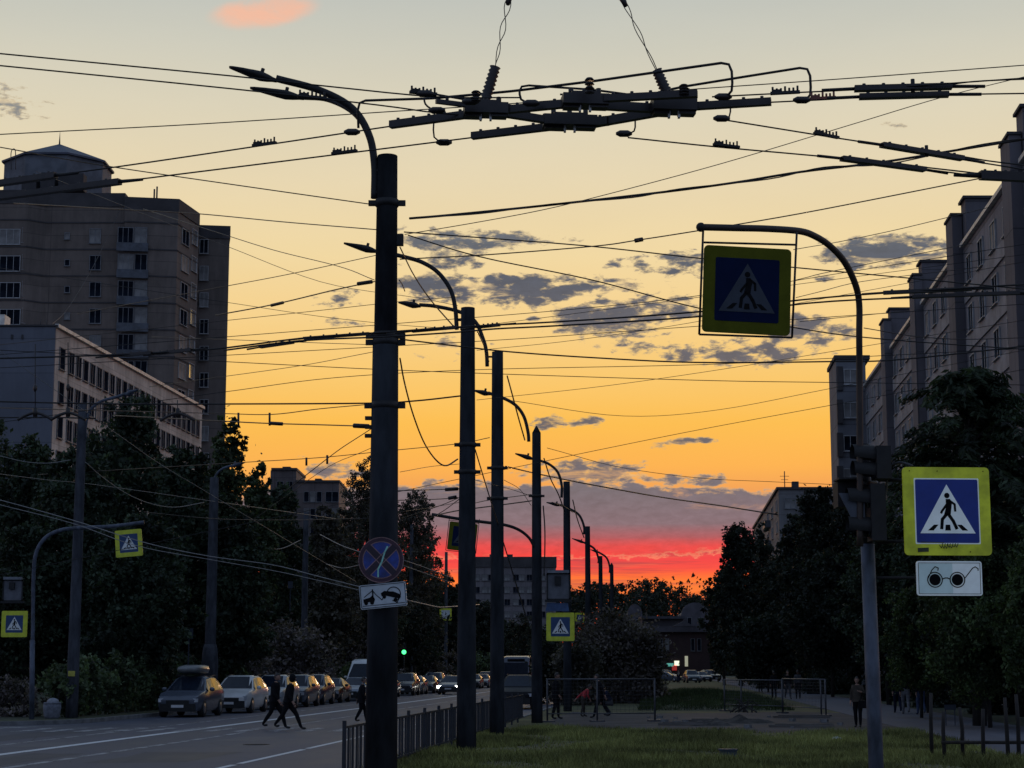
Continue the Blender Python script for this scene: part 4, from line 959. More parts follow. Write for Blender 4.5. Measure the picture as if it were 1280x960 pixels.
def block(x, y, wpx, hpx, dz=0.0):
    c = Z(x, y) + Vector((0, 0, dz)); s = 1 / 181.0
    mb = MB(); w, h = wpx * s, hpx * s
    mb.box(c + Vector((0, 0, h * .06)), (w, .16, h * .56), .1); mb.box(c + Vector((0, 0, h * .38)), (w * .62, .12, h * .22), .1)
    mb.box(c + Vector((-w * .27, 0, -h * .26)), (w * .40, .09, h * .2), .1); mb.box(c + Vector((w * .29, 0, -h * .26)), (w * .38, .09, h * .2), .1)
    for k in (-.3, 0, .3): mb.cyl(c + Vector((w * k, 0, h * .45)), .018, .04, 8)
    mb.build('crossing_block', M['insul'], cx)
    mb = MB()
    for k in (-.035, .035): mb.box(c + Vector((k, -.02, -h * .36)), (.016, .04, .05))
    mb.build('guide_pin', mat('bright_zinc', (.75, .72, .65), .5, scale=6), cx)
block(607, 139, 56, 25); block(731, 128, 58, 24); block(712, 154, 70, 24); block(842, 134, 56, 30)
def bent(pts, r, name='bent_tube'):
    c = []
    for i, p in enumerate(pts):
        q = Z(p[0], p[1], 0) if len(p) == 2 else at(p[0], p[1], p[2]) - b
        c.append(q)
    # rounded corners
    out = [c[0]]
    for i in range(1, len(c) - 1):
        a, m_, d = c[i - 1], c[i], c[i + 1]; r1 = min(.07, (a - m_).length * .4); r2 = min(.07, (d - m_).length * .4)
        s = m_ + (a - m_).normalized() * r1; e = m_ + (d - m_).normalized() * r2
        out += [s, s.lerp(m_, .5).lerp(m_.lerp(e, .5), .5), e]
    out.append(c[-1]); return MB().tube(out, r, 8).build(name, M['darksteel'], cx)
YB = 12.65
bent([(448, 160, 13.3), (447, 126, 13.3), (540, 123, 13.0), (640, 114, 12.8), (745, 101, 12.5), (914, 77, 12.2), (916, 116, 12.2), (903, 121, 12.25)], .0095)
bent([(664, 128, 12.7), (650, 126, 12.7), (649, 106, 12.7), (740, 112, 12.7), (830, 124, 12.7)], .0085)
bent([(825, 115, 12.8), (850, 109, 12.8), (930, 96, 12.7), (1012, 83, 12.6), (1014, 121, 12.6), (1004, 123, 12.6)], .0095)
bent([(545, 118, 12.9), (590, 126, 12.9), (640, 132, 12.9)], .008); bent([(530, 122, 12.9), (531, 130, 12.9), (538, 136, 12.9), (548, 138, 12.9)], .007)
bent([(543, 140, 12.9), (541, 174, 12.9), (556, 177, 12.9)], .006); bent([(913, 128, 12.8), (913, 147, 12.8), (900, 149, 12.8)], .006)
bent([(794, 150, 12.9), (794, 165, 12.9), (780, 168, 12.9)], .006); bent([(700, 118, 12.7), (760, 118, 12.7), (830, 122, 12.7)], .007)
def clamp(x, y, L=.12, slope=0.0):
    p = Z(x, y); d = Vector((1, 0, slope)); MB().tube([p - d * L * .5, p - d * L * .25, p + d * L * .25, p + d * L * .5], [.010, .026, .026, .010], 8).build('wire_clamp', M['insul'], cx)
for a in ((531, 117), (546, 138), (555, 178), (664, 129), (902, 148), (780, 167), (904, 121), (1002, 125), (588, 127), (440, 165)): clamp(*a)
def hang_ins(x0, y0, x1, y1, Y, xt, yt, label):
    t = empty('hanging_insulator', at(x1, y1, Y), label, 'insulator'); o = Vector(t.location)
    p, q = at(x1, y1, Y) - o, at(x0, y0, Y) - o; mb = MB(); k = 17; pts = [p.lerp(q, i / k) for i in range(k + 1)]
    mb.tube(pts, [.030 + (.016 if i % 2 else 0) * (1 - .3 * i / k) for i in range(k + 1)], 10); mb.build('ribbed_body', M['insul'], t)
    top = at(xt, yt, Y + .4) - o; n = 26
    for ph in (0, PI):
        pts = []
        for i in range(n + 1):
            u = i / n; e = q.lerp(top, u); wv = .022 * math.sin(u * 16 + ph) * math.sin(PI * u) ** .7; pts.append(e + Vector((wv, 0, .01 * math.cos(u * 20 + ph))))
        MB().tube(pts, .0035, 5).build('twisted_wire', M['wire'], t)
    e = q.lerp(top, .56); MB().tube([q.lerp(top, .50), e, q.lerp(top, .60)], [.016, .026, .014], 8).build('end_fitting', M['insul'], t)
hang_ins(619, 84, 606, 128, 12.7, 650, -70, 'ribbed hanging insulator on the left above the wire crossing')
hang_ins(821, 88, 836, 122, 12.7, 745, -70, 'ribbed hanging insulator on the right above the wire crossing')
wire('heavy span wire above the photo carrying the wire crossing', 13.1, 13.1, [(-200, -50), (300, -64), (650, -70), (745, -70), (1000, -66), (1500, -40)], 1.2) if False else None
q0, q1 = at(650, -70, 13.1), at(745, -70, 13.1); dq = (q1 - q0).normalized()
MB().tube([q0 - dq * 22 + Vector((0, 0, .6)), q0, q1, q1 + dq * 22 + Vector((0, 0, .6))], .006, 6).build('span_wire', M['wire'], recenter=True, label='span wire high above carrying the wire crossing by its two hanging insulators', cat='wire')
def knob(x, y, L):
    mb = MB(); p = Z(x, y)
    for i in range(4): mb.cyl(p + Vector((0, 0, i * L / 4)), .035, L / 8, 10, .022)
    mb.build('post_insulator', M['insul'], cx)
knob(737, 116, .12); knob(595, 126, .08); knob(855, 118, .08)
# ------------------------------------------------------------------ buildings
def panel_wall(name, col, joint=(3.3, 3.0), var=0.22, brick=False, jdark=0.55):
    """large-panel or brick wall: mottled colour with joints in world-aligned object space"""
    m = bpy.data.materials.new(name); m.use_nodes = True; t = NT(m.node_tree); b = t.n['Principled BSDF']
    tc = t.new('ShaderNodeTexCoord'); sep = t.new('ShaderNodeSeparateXYZ'); t.l.new(tc.outputs['Object'], sep.inputs[0])
    u = t.m('ADD', sep.outputs[0], sep.outputs[1])
    br = t.new('ShaderNodeTexBrick'); t.put(br.inputs['Vector'], t.xyz(u, sep.outputs[2], 0.0))
    br.offset = 0.5 if brick else 0.0; br.inputs['Scale'].default_value = 1.0; br.inputs['Mortar Size'].default_value = 0.045 if not brick else 0.012
    br.inputs['Brick Width'].default_value = joint[0]; br.inputs['Row Height'].default_value = joint[1]; br.inputs['Mortar Smooth'].default_value = 0.2
    br.inputs['Color1'].default_value = (*[c * (1 - var * .4) for c in col], 1); br.inputs['Color2'].default_value = (*[c * (1 + var * .4) for c in col], 1)
    br.inputs['Mortar'].default_value = (*[c * jdark for c in col], 1)
    n = t.m('ADD', t.m('MULTIPLY', t.noise(tc.outputs['Object'], 0.16, 5, 0.65), .6), t.m('MULTIPLY', t.noise(t.xyz(u, t.m('MULTIPLY', sep.outputs[2], .15), 0.0), 1.1, 5, 0.65), .4))
    f = t.smooth(n, .35, .65, 1 - var, 1 + var); c = t.mix(1.0, br.outputs[0], t.xyz(f, f, f), 'MULTIPLY')
    t.put(b.inputs['Base Color'], c); b.inputs['Roughness'].default_value = .85; MATS[name] = m; return m
W_tower = panel_wall('grey_brown_brick', (.135, .108, .092), (9.0, 3.38), .25, jdark=.6)
W_dark = mat('dark_parapet', (.05, .045, .046), .8, scale=.5)
W_cream = panel_wall('cream_render', (.52, .44, .37), (2.15, 3.15), .28, jdark=.78)
W_gable = panel_wall('blue_grey_panel', (.135, .14, .165), (6.0, 3.15), .14, jdark=.7)
W_flats = panel_wall('grey_panel', (.21, .192, .20), (3.2, 2.9), .22, jdark=.55)
W_bay = panel_wall('brown_grey_panel', (.125, .112, .12), (2.5, 2.9), .2, jdark=.6)
W_block = panel_wall('pale_block_panel', (.17, .165, .165), (3.0, 2.9), .2)
W_brick = panel_wall('dull_red_brick', (.055, .030, .028), (.5, .16), .2, True)
M_trim = mat('pale_metal_trim', (.62, .58, .52), .5, .1, scale=2)
M_frame = mat('window_frame_white', (.34, .34, .34), .6, scale=2)
M_frame_dim = mat('window_frame_grey', (.16, .165, .175), .6, scale=2)
M_pane = mat('window_pane', (.010, .013, .020), .5, var=.6, scale=.35, spec=0.0)
M_curtain = mat('window_pane_with_curtain', (.16, .155, .15), .6, var=.5, scale=.4)
M_panel = mat('balcony_panel', (.07, .078, .095), .6, var=.3, scale=1.2)
M_roof = mat('dark_roofing', (.045, .045, .055), .7, var=.3, scale=.8)
PROTO = {}
def win_meshes(w, h, mull, fm, transom=0.0):
    key = (round(w, 2), round(h, 2), mull, fm.name, transom)
    if key in PROTO: return PROTO[key]
    mb = MB(); f = .075; d = .09
    mb.box((0, -d / 2 + .02, h / 2 - f / 2), (w, d, f)); mb.box((0, -d / 2 + .02, -h / 2 + f / 2), (w, d, f))
    mb.box((-w / 2 + f / 2, -d / 2 + .02, 0), (f, d, h - 2 * f)); mb.box((w / 2 - f / 2, -d / 2 + .02, 0), (f, d, h - 2 * f))
    for k in range(mull): mb.box((-w / 2 + w * (k + 1) / (mull + 1), -d / 2 + .03, 0), (f * .85, d * .8, h - 2 * f))
    if transom: mb.box((0, -d / 2 + .035, h * transom), (w - 2 * f, d * .7, f * .8))
    mb.box((0, -.09, -h / 2 - .04), (w + .16, .2, .05))
    fr = mb.mesh('window', fm)
    pn = MB().quad((-w / 2 + .02, -.012, -h / 2 + .02), (w / 2 - .02, -.012, -h / 2 + .02), (w / 2 - .02, -.012, h / 2 - .02), (-w / 2 + .02, -.012, h / 2 - .02))
    a = pn.mesh('pane', M_pane); b2 = a.copy(); b2.materials[0] = M_curtain
    PROTO[key] = (fr, a, b2); return PROTO[key]
def window(parent, pos, rz, w, h, mull=1, fm=None, transom=0.0, curtain=0.2, tilt=0.0):
    fr, a, b2 = win_meshes(w, h, mull, fm or M_frame_dim, transom)
    o = bpy.data.objects.new('window', fr); COL.objects.link(o); o.parent = parent; o.location = pos; o.rotation_euler = (0, 0, rz)
    p = bpy.data.objects.new('pane', b2 if random.random() < curtain else a); COL.objects.link(p); p.parent = o
    p.rotation_euler = (0, 0, random.gauss(0, .012) + tilt)
    return o
def poly_prism(t, name, pts, z0, z1, m):
    b = Vector(t.location); return MB().slab([(p[0] - b.x, p[1] - b.y) for p in pts], z0 - b.z, z1 - b.z).build(name, m, t)
def Xa(px, Y): return at(px, 500, Y).x

M_mirror = mat('glinting_pane', (.8, .8, .8), .08, .9, var=.25, scale=.5)
BRIGHT = MB().quad((-.93, -.012, -1.08), (.93, -.012, -1.08), (.93, -.012, 1.08), (-.93, -.012, 1.08)).mesh('pane', M_mirror)
# ---- tall tower block on the left
Yt = 232.0
def Zt(py, Y=Yt): return at(100, py, Y).z
t = empty('tower_block', (Xa(60, Yt), Yt, 0), 'tall grey brown tower block with a pyramid roofed turret on top', 'building'); b = Vector(t.location); TW = t
foot = [(Xa(-110, Yt), Yt - 1), (Xa(28, Yt), Yt - 1.0), (Xa(47, Yt), Yt + .6), (Xa(146, Yt), Yt + .6), (Xa(149, Yt), Yt), (Xa(214, Yt), Yt + 1.2), (Xa(243, Yt + 9), Yt + 9), (Xa(241, Yt + 34), Yt + 34), (Xa(-110, Yt), Yt + 34)]
poly_prism(t, 'wall', foot, 0, Zt(248), W_tower)
def grow(pts, d):
    cx_ = sum(p[0] for p in pts) / len(pts); cy_ = sum(p[1] for p in pts) / len(pts)
    return [(p[0] + math.copysign(d, p[0] - cx_), p[1] + math.copysign(d, p[1] - cy_)) for p in pts]
poly_prism(t, 'parapet', [(p[0], p[1]) for p in grow(foot[4:7], 0.0)] and grow([foot[4], foot[5], foot[6], foot[7], (foot[4][0], foot[7][1])], .12), Zt(262), Zt(246), W_dark)
poly_prism(t, 'parapet', grow([foot[0], foot[1], foot[2], foot[3], (foot[3][0], foot[7][1]), foot[8]], .10), Zt(257), Zt(240), W_dark)
wing = [(Xa(236, Yt + 12), Yt + 12), (Xa(281, Yt + 12), Yt + 12.8), (Xa(279, Yt + 32), Yt + 32), (Xa(236, Yt + 12), Yt + 32)]
poly_prism(t, 'side_wing', wing, 0, Zt(284, Yt + 12), W_tower); poly_prism(t, 'parapet', grow(wing, .12), Zt(297, Yt + 12), Zt(281, Yt + 12), W_dark)
mb = MB()
for k in range(9):
    y0 = 277 + 33.4 * k; z = Zt(y0) - b.z
    for p, q in zip(foot[:6], foot[1:7]):
        a1 = Vector((p[0] - b.x, p[1] - b.y, z)); a2 = Vector((q[0] - b.x, q[1] - b.y, z)); d = a2 - a1
        if d.length > .5: mb.box((a1 + a2) / 2 + Vector((d.y, -d.x, 0)).normalized() * .02, (d.length, .12, .18), math.atan2(d.y, d.x))
mb.build('floor_band', W_dark, t)
def tw(px, py, w, h, Y, rz=0.0, **k): p = at(px, py, Y) - b; return window(t, p, rz, w, h, **k)
for k in range(9):
    y = 295 + 33.4 * k
    tw(4, y + 1, 4.4, 2.05, Yt - 1.03, mull=4, fm=M_frame, curtain=.15); tw(37.5, y, 2.2, 2.0, Yt - .25, .7, mull=1, fm=M_frame, curtain=.2)
    tw(119, y, 1.5, 1.95, Yt + .55, mull=1, curtain=.2); tw(84, y, .7, .9, Yt + .55, mull=0, curtain=.1)
    tw(157, y, 2.0, 2.3, Yt + .0, .15, mull=2, fm=M_frame_dim, curtain=.35); tw(176, y, 1.6, 2.3, Yt + .33, .15, mull=1, fm=M_frame_dim, curtain=.35)
    p = at(166, y + 14.5, Yt + .1) - b; MB().box(p + Vector((0, -.25, 0)), (4.0, .5, 1.1), .15).build('balcony', M_panel, t)
    p0, p1 = Vector((*foot[5], 0)), Vector((*foot[6], 0)); ed = (p1 - p0).normalized(); en = Vector((ed.y, -ed.x, 0)); ea = math.atan2(ed.y, ed.x)
    for u, w_, br in ((.36, 2.6, False), (.80, 2.0, True)):
        pp = p0.lerp(p1, u) + en * .03 - b; pp.z = at(230, y + 2, pp.y + b.y).z; q = window(t, pp, ea, w_, 2.1, mull=0 if br else 1, fm=M_frame, curtain=.1)
        if br: q.children[0].data = BRIGHT
    tw(255, y + 13, 1.2, 2.0, Yt + 11.9, mull=1, fm=M_frame, curtain=.45)
# turret
cxp, Yc = 62, Yt + 14; cxw = Xa(cxp, Yc) - b.x; R = 70 / (F / Yc)
def ring(r, z): return [Vector((cxw + r * math.cos(PI / 8 + k * PI / 4), 14 + r * math.sin(PI / 8 + k * PI / 4), z)) for k in range(8)]
z0, z1, z2 = Zt(245, Yc), Zt(210, Yc), Zt(180, Yc)
mb = MB(); mb.add(ring(R * .97, z0 - 1) + ring(R * .97, z1), [(i, (i + 1) % 8, (i + 1) % 8 + 8, i + 8) for i in range(8)]); mb.build('turret_wall', mat('pale_turret_render', (.13, .135, .15), .8, scale=.6), t)
mb = MB(); mb.add(ring(R * 1.02, z1) + ring(R * 1.02, z1 + .25) + [Vector((cxw, 14, z2))], [(i, (i + 1) % 8, (i + 1) % 8 + 8, i + 8) for i in range(8)] + [(8 + i, 8 + (i + 1) % 8, 16) for i in range(8)] + [tuple(range(7, -1, -1))]); rf = mb.build('turret_roof', mat('slate_blue_roof', (.055, .058, .085), .55, scale=.6), t)
MB().tube([(cxw, 14, z2 - .2), (cxw, 14, z2 + 1.7)], [.12, .02], 8).build('spire', W_dark, rf)
mb = MB(); Yp = Yt + 6
for (x0, x1, y0, y1) in ((54, 70, 218, 240), (76, 106, 219, 240), (30, 47, 222, 240)):
    p, q = at(x0, y0, Yp) - b, at(x1, y1, Yp) - b; mb.box((p + q) / 2, (abs(q.x - p.x), 2.0, abs(p.z - q.z)))
mb.build('roof_plant', W_dark, t)
mb = MB(); p = at(196, 247, Yt + 5) - b
for dx in (0, -.35): mb.tube([p + Vector((dx, 0, -.5)), p + Vector((dx, 0, 1.5 + dx))], .11, 6)
mb.build('vent_pipe', W_dark, t)
mb = MB(); p = at(17, 250, Yt) - b; e = [p, at(14, 212, Yt) - b, at(14, 190, Yt) - b, at(19, 188, Yt) - b, at(19.5, 212, Yt) - b]; mb.tube(curve_pts([e[1], e[2], e[3], e[4]]), .06, 6); mb.build('roof_rail', W_dark, t)

# ---- long low block in front of it
v0, Ya, Yb_ = -55.0, 164.0, 217.0; zr = at(62, 408, Ya).z
c0 = st(v0, Ya); t = empty('long_block', (c0.x, c0.y, 0), 'long block with a blue grey blank gable and a cream window side receding from it', 'building'); b = Vector(t.location)
foot = [(c0.x - 60, Ya), (c0.x, Ya), (st(v0, Yb_).x, Yb_), (st(v0, Yb_).x - 60, Yb_)]
poly_prism(t, 'wall', [(foot[0][0], Ya + .02), (foot[1][0], Ya + .02), foot[2], foot[3]], 0, zr, W_cream)
poly_prism(t, 'gable_wall', [(foot[0][0], Ya - .25), (foot[1][0] + .01, Ya - .25), (foot[1][0] + .01, Ya + .015), (foot[0][0], Ya + .015)], 0, zr - .1, W_gable)
dv = (st(v0, Yb_) - st(v0, Ya)).normalized(); nr = Vector((dv.y, -dv.x, 0)); rzf = math.atan2(dv.y, dv.x); Lf = (st(v0, Yb_) - st(v0, Ya)).length
mb = MB(); mb.box(dv * Lf / 2 + nr * .12 + Vector((0, 0, zr + .05)), (Lf + .3, .35, .32), rzf); mb.build('roof_edge', M_trim, t)
mb = MB(); mb.box((-30, -.2, zr + .02), (60.4, .3, .16)); mb.build('gable_coping', W_dark, t)
for r in range(4):
    zc = at(68, 449, 166).z - 3.15 * r
    for k in range(24):
        d = 1.9 + k * 2.12 + (0 if k == 0 else .5)
        window(t, dv * d + nr * .03 + Vector((0, 0, zc)), rzf, 1.5, 2.05, mull=1 if k % 3 else 0, fm=M_frame_dim, curtain=.1)
p = at(4, 402, Ya + 8) - b; MB().box(p + Vector((-.8, 0, -.3)), (2.4, 2, 1.6)).build('roof_hatch', M_trim, t)
mb = MB(); p = at(50, 407, Ya + 3) - b; mb.box(p, (1.0, .5, .12)); mb.tube([p, p + Vector((.1, 0, .6))], .05, 6); mb.tube([p + Vector((.6, 0, -.2)), p + Vector((.6, 0, .5))], .04, 6); mb.build('roof_fitting', W_dark, t)
mb = MB()
for px in (15, 28): p = at(px, 421, Ya - .3) - b; mb.box(p, (.18, .1, .4))
mb.build('vent', W_dark, t)

# ---- row of flats with projecting stair towers on the right
vf = 17.7; zf_ = 2 + 1.38 * vf; YE = 160.0
c0 = st(vf, 60); t = empty('apartment_building', (c0.x, c0.y, 0), 'long row of grey flats stepping away on the right with projecting stair towers', 'building'); b = Vector(t.location)
poly_prism(t, 'wall', [P2(vf, 60), P2(vf + 14, 60), P2(vf + 14, YE), P2(vf, YE)], 0, zf_, W_flats)
dv = (st(0, 60) - st(0, 152)).normalized(); nr = Vector((dv.y, -dv.x, 0)); rzf = math.atan2(dv.y, dv.x)
bays = [(71.0, 27.7), (87.4, 27.9), (105.7, 28.4), (122.8, 28.5), (140.2, 28.7)]   # near face and top of each stair tower
VT = 17.1
for (Yb, ZB), (Yhs, zh) in zip(bays, [(71.5, 29.2), (88.7, 29.2), (106.2, 29.15), (124.8, 29.5), (142.6, 29.7)]):
    poly_prism(t, 'stair_tower', [P2(VT, Yb), P2(vf - .01, Yb), P2(vf - .01, Yb + 2.4), P2(VT, Yb + 2.4)], 0, ZB, W_bay)
    poly_prism(t, 'tower_cap', [P2(VT - .1, Yb - .1), P2(vf + .02, Yb - .1), P2(vf + .02, Yb + 2.45), P2(VT - .1, Yb + 2.45)], ZB + .01, ZB + .15, W_dark)
    poly_prism(t, 'roof_house', [P2(vf + .05, Yhs - 1.6), P2(vf + 6, Yhs - 1.6), P2(vf + 6, Yhs), P2(vf + .05, Yhs)], zf_, zh, W_bay)
    poly_prism(t, 'roof_house_cap', [P2(vf - .1, Yhs - 1.75), P2(vf + 6.2, Yhs - 1.75), P2(vf + 6.2, Yhs + .1), P2(vf - .1, Yhs + .1)], zh + .01, zh + .16, W_dark)
    p = st(vf + 4.2, Yhs - .8) - b; MB().cyl(p + Vector((0, 0, zh)), .2, .6, 8).build('vent_pipe', W_dark, t)
bY = [x[0] for x in bays] + [YE]
for i in range(len(bays)):
    Y0, Y1 = bY[i] + 2.5, bY[i + 1] - .15
    mid = st(vf, (Y0 + Y1) / 2) - b; L = (Y1 - Y0) * math.hypot(1, TA)
    MB().box(mid + nr * .1 + Vector((0, 0, zf_ + .08)), (L - .2, .3, .22), rzf).build('roof_edge', M_trim, t)
    mb = MB()
    for s in range(9): mb.box(mid + nr * .04 + Vector((0, 0, zf_ - 2.95 - 2.9 * s)), (L - .3, .1, .9), rzf)
    mb.build('spandrel_band', mat('pale_spandrel', (.28, .26, .26), .8, scale=.8), t)
    for s in range(5 if i else 4):
        for k in range(4):
            Y = Y0 + (k + .5) * (Y1 - Y0) / 4
            window(t, st(vf, Y) - b + nr * .03 + Vector((0, 0, zf_ - 1.65 - 2.9 * s)), rzf, 1.6, 1.6, mull=1, fm=M_frame, curtain=.25)
for k in range(7):
    Y = 112 + k * 6.6 + random.uniform(-1, 1); z = random.uniform(12, 23); MB().box(st(vf - .25, Y) - b + Vector((0, 0, z)), (.35, .8, .55), RZ).build('air_conditioner', M_frame, t)
# taller end block closing the row
c0 = st(15.2, YE); t = empty('apartment_building', (c0.x, c0.y, 0), 'dark end block closing the row of flats with a window column on its end wall', 'building'); b = Vector(t.location)
ze = at(1050, 449, YE).z
poly_prism(t, 'wall', [P2(15.2, YE + .1), P2(17.8, YE + .1), P2(17.8, YE + 7.2), P2(15.2, YE + 7.2)], 0, ze, panel_wall('dim_end_panel', (.15, .155, .17), (2.1, 2.9), .2))
poly_prism(t, 'parapet', [P2(15.05, YE - .1), P2(18.2, YE - .1), P2(18.2, YE + 7.4), P2(15.05, YE + 7.4)], ze + .01, ze + .35, W_dark)
for k in range(9):
    window(t, at(1063, 471 + 41.5 * k, YE + .07) - b, 0, 1.2, 1.4, mull=1, fm=M_frame, curtain=.4)
mb = MB()
for k in range(9): mb.box(at(1050, 473 + 41.5 * k, YE - .05) - b, (.5, .3, 2.1))
mb.build('loggia_edge', W_dark, t)

# ---- smaller nine storey block farther along on the right
Y0 = 256.0; v1 = at(975, 700, Y0).x - TA * Y0; zt = at(980, 612, Y0).z
c0 = st(v1, Y0); t = empty('apartment_building', (c0.x, c0.y, 0), 'smaller pale block of flats rising behind the dark trees on the right', 'building'); b = Vector(t.location)
poly_prism(t, 'wall', [P2(v1, Y0), P2(v1 + 12, Y0), P2(v1 + 12, 330), P2(v1, 330)], 0, zt, W_block)
poly_prism(t, 'roof', [P2(v1 - .3, Y0 - .3), P2(v1 + 12.3, Y0 - .3), P2(v1 + 12.3, 330.3), P2(v1 - .3, 330.3)], zt + .01, zt + .35, W_dark)
dv = (st(0, Y0) - st(0, 330)).normalized(); nr = Vector((dv.y, -dv.x, 0)); rzf = math.atan2(dv.y, dv.x)
for s in range(8):
    z = zt - 1.9 - 3.0 * s
    for k in range(6): window(t, st(v1, Y0 + 5 + k * 11.5) - b + nr * .03 + Vector((0, 0, z)), rzf, 3.2, 1.7, mull=2, fm=M_frame, curtain=.35)
    for k, x in enumerate((1.6, 4.2)):
        window(t, Vector((x, -.03, z)), 0, 1.6, 1.5, mull=1, fm=M_frame_dim, curtain=.3)
    MB().box((4.6, -.5, z - 1.25), (3.4, 1.0, 1.0)).build('balcony', M_panel, t)
    MB().box(st(v1 - .4, Y0 + 24) - b + Vector((0, 0, z - 1.2)), (.9, 6, 1.0), RZ).build('balcony', M_panel, t)
p = at(994, 611, Y0 + 3) - b; MB().box(p + Vector((0, 0, .2)), (.9, .9, 1.6)).build('chimney', W_dark, t)
p = at(981, 612, Y0 + 3) - b; mb = MB(); mb.tube([p, p + Vector((0, 0, 2.6))], .07, 6); mb.box(p + Vector((0, 0, 1.9)), (1.3, .06, .06)); mb.box(p + Vector((0, 0, 1.4)), (1.0, .06, .06)); mb.build('antenna', W_dark, t)

# ---- grey block behind the trees, left of the nearest pole
Yg = 330.0; X0 = Xa(345, Yg); t = empty('apartment_building', (X0, Yg, 0), 'grey brown block with stepped roof behind the trees left of the nearest pole', 'building'); b = Vector(t.location)
w = lambda a, c, d0, d1, z0, z1, m, nm: poly_prism(t, nm, [(Xa(a, Yg), Yg + d0), (Xa(c, Yg), Yg + d0), (Xa(c, Yg), Yg + d1), (Xa(a, Yg), Yg + d1)], z0, z1, m)
zz = lambda py: at(380, py, Yg).z
Wg = panel_wall('dim_brown_panel', (.12, .098, .095), (3.2, 3.0), .2)
w(340, 372, 0, 14, 0, zz(588), Wg, 'wall'); w(372.2, 426, -1, 14, 0, zz(604), Wg, 'wall'); w(341, 373, -.3, 14.3, zz(588) + .01, zz(585), W_dark, 'parapet'); w(372, 427, -1.3, 14.3, zz(604) + .01, zz(601), W_dark, 'parapet')
w(352, 362, 3, 6, zz(585), zz(581), W_dark, 'roof_plant'); w(393, 401, 3, 6, zz(601), zz(596), W_dark, 'roof_plant')
for k in range(6):
    for x in (383, 391, 399, 411, 419): window(t, at(x, 621 + 21 * k, Yg - 1.03) - b, 0, .95 if x < 400 else 1.2, 1.9, mull=0, fm=M_frame_dim, curtain=.15)
    for x in (350, 362): window(t, at(x, 607 + 21 * k, Yg - .03) - b, 0, 1.2, 1.6, mull=1, fm=M_frame_dim, curtain=.15)
M_far_frame = mat('dim_window_frame', (.09, .085, .09), .7, scale=2)
# ---- pale panel block at the end of the road, behind the poles
Yc = 460.0; X0 = Xa(640, Yc); t = empty('apartment_building', (X0, Yc, 0), 'pale panel block under the red sky between the second and fifth poles', 'building'); b = Vector(t.location)
zz = lambda py: at(640, py, Yc).z
Wc = panel_wall('pale_far_panel', (.15, .135, .14), (3.4, 3.0), .2)
poly_prism(t, 'wall', [(Xa(588, Yc), Yc), (Xa(694, Yc), Yc), (Xa(694, Yc), Yc + 14), (Xa(588, Yc), Yc + 14)], 0, zz(709), Wc)
poly_prism(t, 'roof', [(Xa(586, Yc), Yc - .4), (Xa(695, Yc), Yc - .4), (Xa(695, Yc), Yc + 14.4), (Xa(586, Yc), Yc + 14.4)], zz(709) + .01, zz(696), W_dark)
for x in (612, 634): poly_prism(t, 'roof_plant', [(Xa(x, Yc), Yc + 3), (Xa(x + 7, Yc), Yc + 3), (Xa(x + 7, Yc), Yc + 6), (Xa(x, Yc), Yc + 6)], zz(696), zz(692), W_dark)
for r in range(7):
    for x in (596, 606, 614, 627, 634, 645, 652, 662, 678, 687): window(t, at(x, 722 + 15.4 * r, Yc - .03) - b, 0, 1.5, 1.6, mull=1, fm=M_far_frame, curtain=.55)
# ---- little buildings where the street ends
Yh = 330.0
def small(name, x0, x1, ytop, Y, label, wm):
    t = empty(name, (Xa((x0 + x1) / 2, Y), Y, 0), label, 'building'); b = Vector(t.location)
    poly_prism(t, 'wall', [(Xa(x0, Y), Y), (Xa(x1, Y), Y), (Xa(x1, Y), Y + 9), (Xa(x0, Y), Y + 9)], 0, at(x0, ytop, Y).z, wm); return t, b
M_pale = mat('pale_stucco', (.085, .078, .088), .85, scale=.5)
t, b = small('brick_shop', 806, 882, 790, Yh, 'dark red brick shop with a pale cornice and lit entrance at the street end', W_brick)
zc = at(840, 790, Yh).z; MB().box((0, -.3, zc + .5), (11.3, 1.0, 1.0)).build('cornice', M_pale, t)
p, q, r_ = at(841, 783, Yh - .9) - b, at(869, 783, Yh - .9) - b, at(855, 776, Yh - .9) - b
MB().add([p, q, r_, p + Vector((0, 1, 0)), q + Vector((0, 1, 0)), r_ + Vector((0, 1, 0))], [(0, 1, 2), (5, 4, 3), (0, 2, 5, 3), (1, 4, 5, 2), (0, 3, 4, 1)]).build('pediment', M_pale, t)
def lit(name, col, s):
    m = bpy.data.materials.new(name); m.use_nodes = True; bs = m.node_tree.nodes['Principled BSDF']; bs.inputs['Base Color'].default_value = (*col, 1); bs.inputs['Emission Color'].default_value = (*col, 1); bs.inputs['Emission Strength'].default_value = s; return m
def pnl(nm, x0, y0, x1, y1, m):
    p, q = at(x0, y0, Yh - .1) - b, at(x1, y1, Yh - .1) - b; MB().box((p + q) / 2, (abs(q.x - p.x), .15, abs(q.z - p.z))).build(nm, m, t)
pnl('lit_shop_window', 833, 829, 842, 833, lit('teal_shop_light', (.15, .55, .45), .5)); pnl('lit_sign', 843, 826, 849, 832, lit('white_shop_light', (.95, 1, .72), 1.1)); pnl('shop_door', 840, 831, 846, 838, lit('red_shop_front', (.6, .05, .04), .35)); pnl('lit_window', 856, 820, 860, 833, lit('warm_window', (.75, .72, .5), .35))
for x in (818, 826, 834, 866, 874): window(t, at(x, 806, Yh - .03) - b, 0, .7, 2.2, mull=0, fm=M_frame_dim)
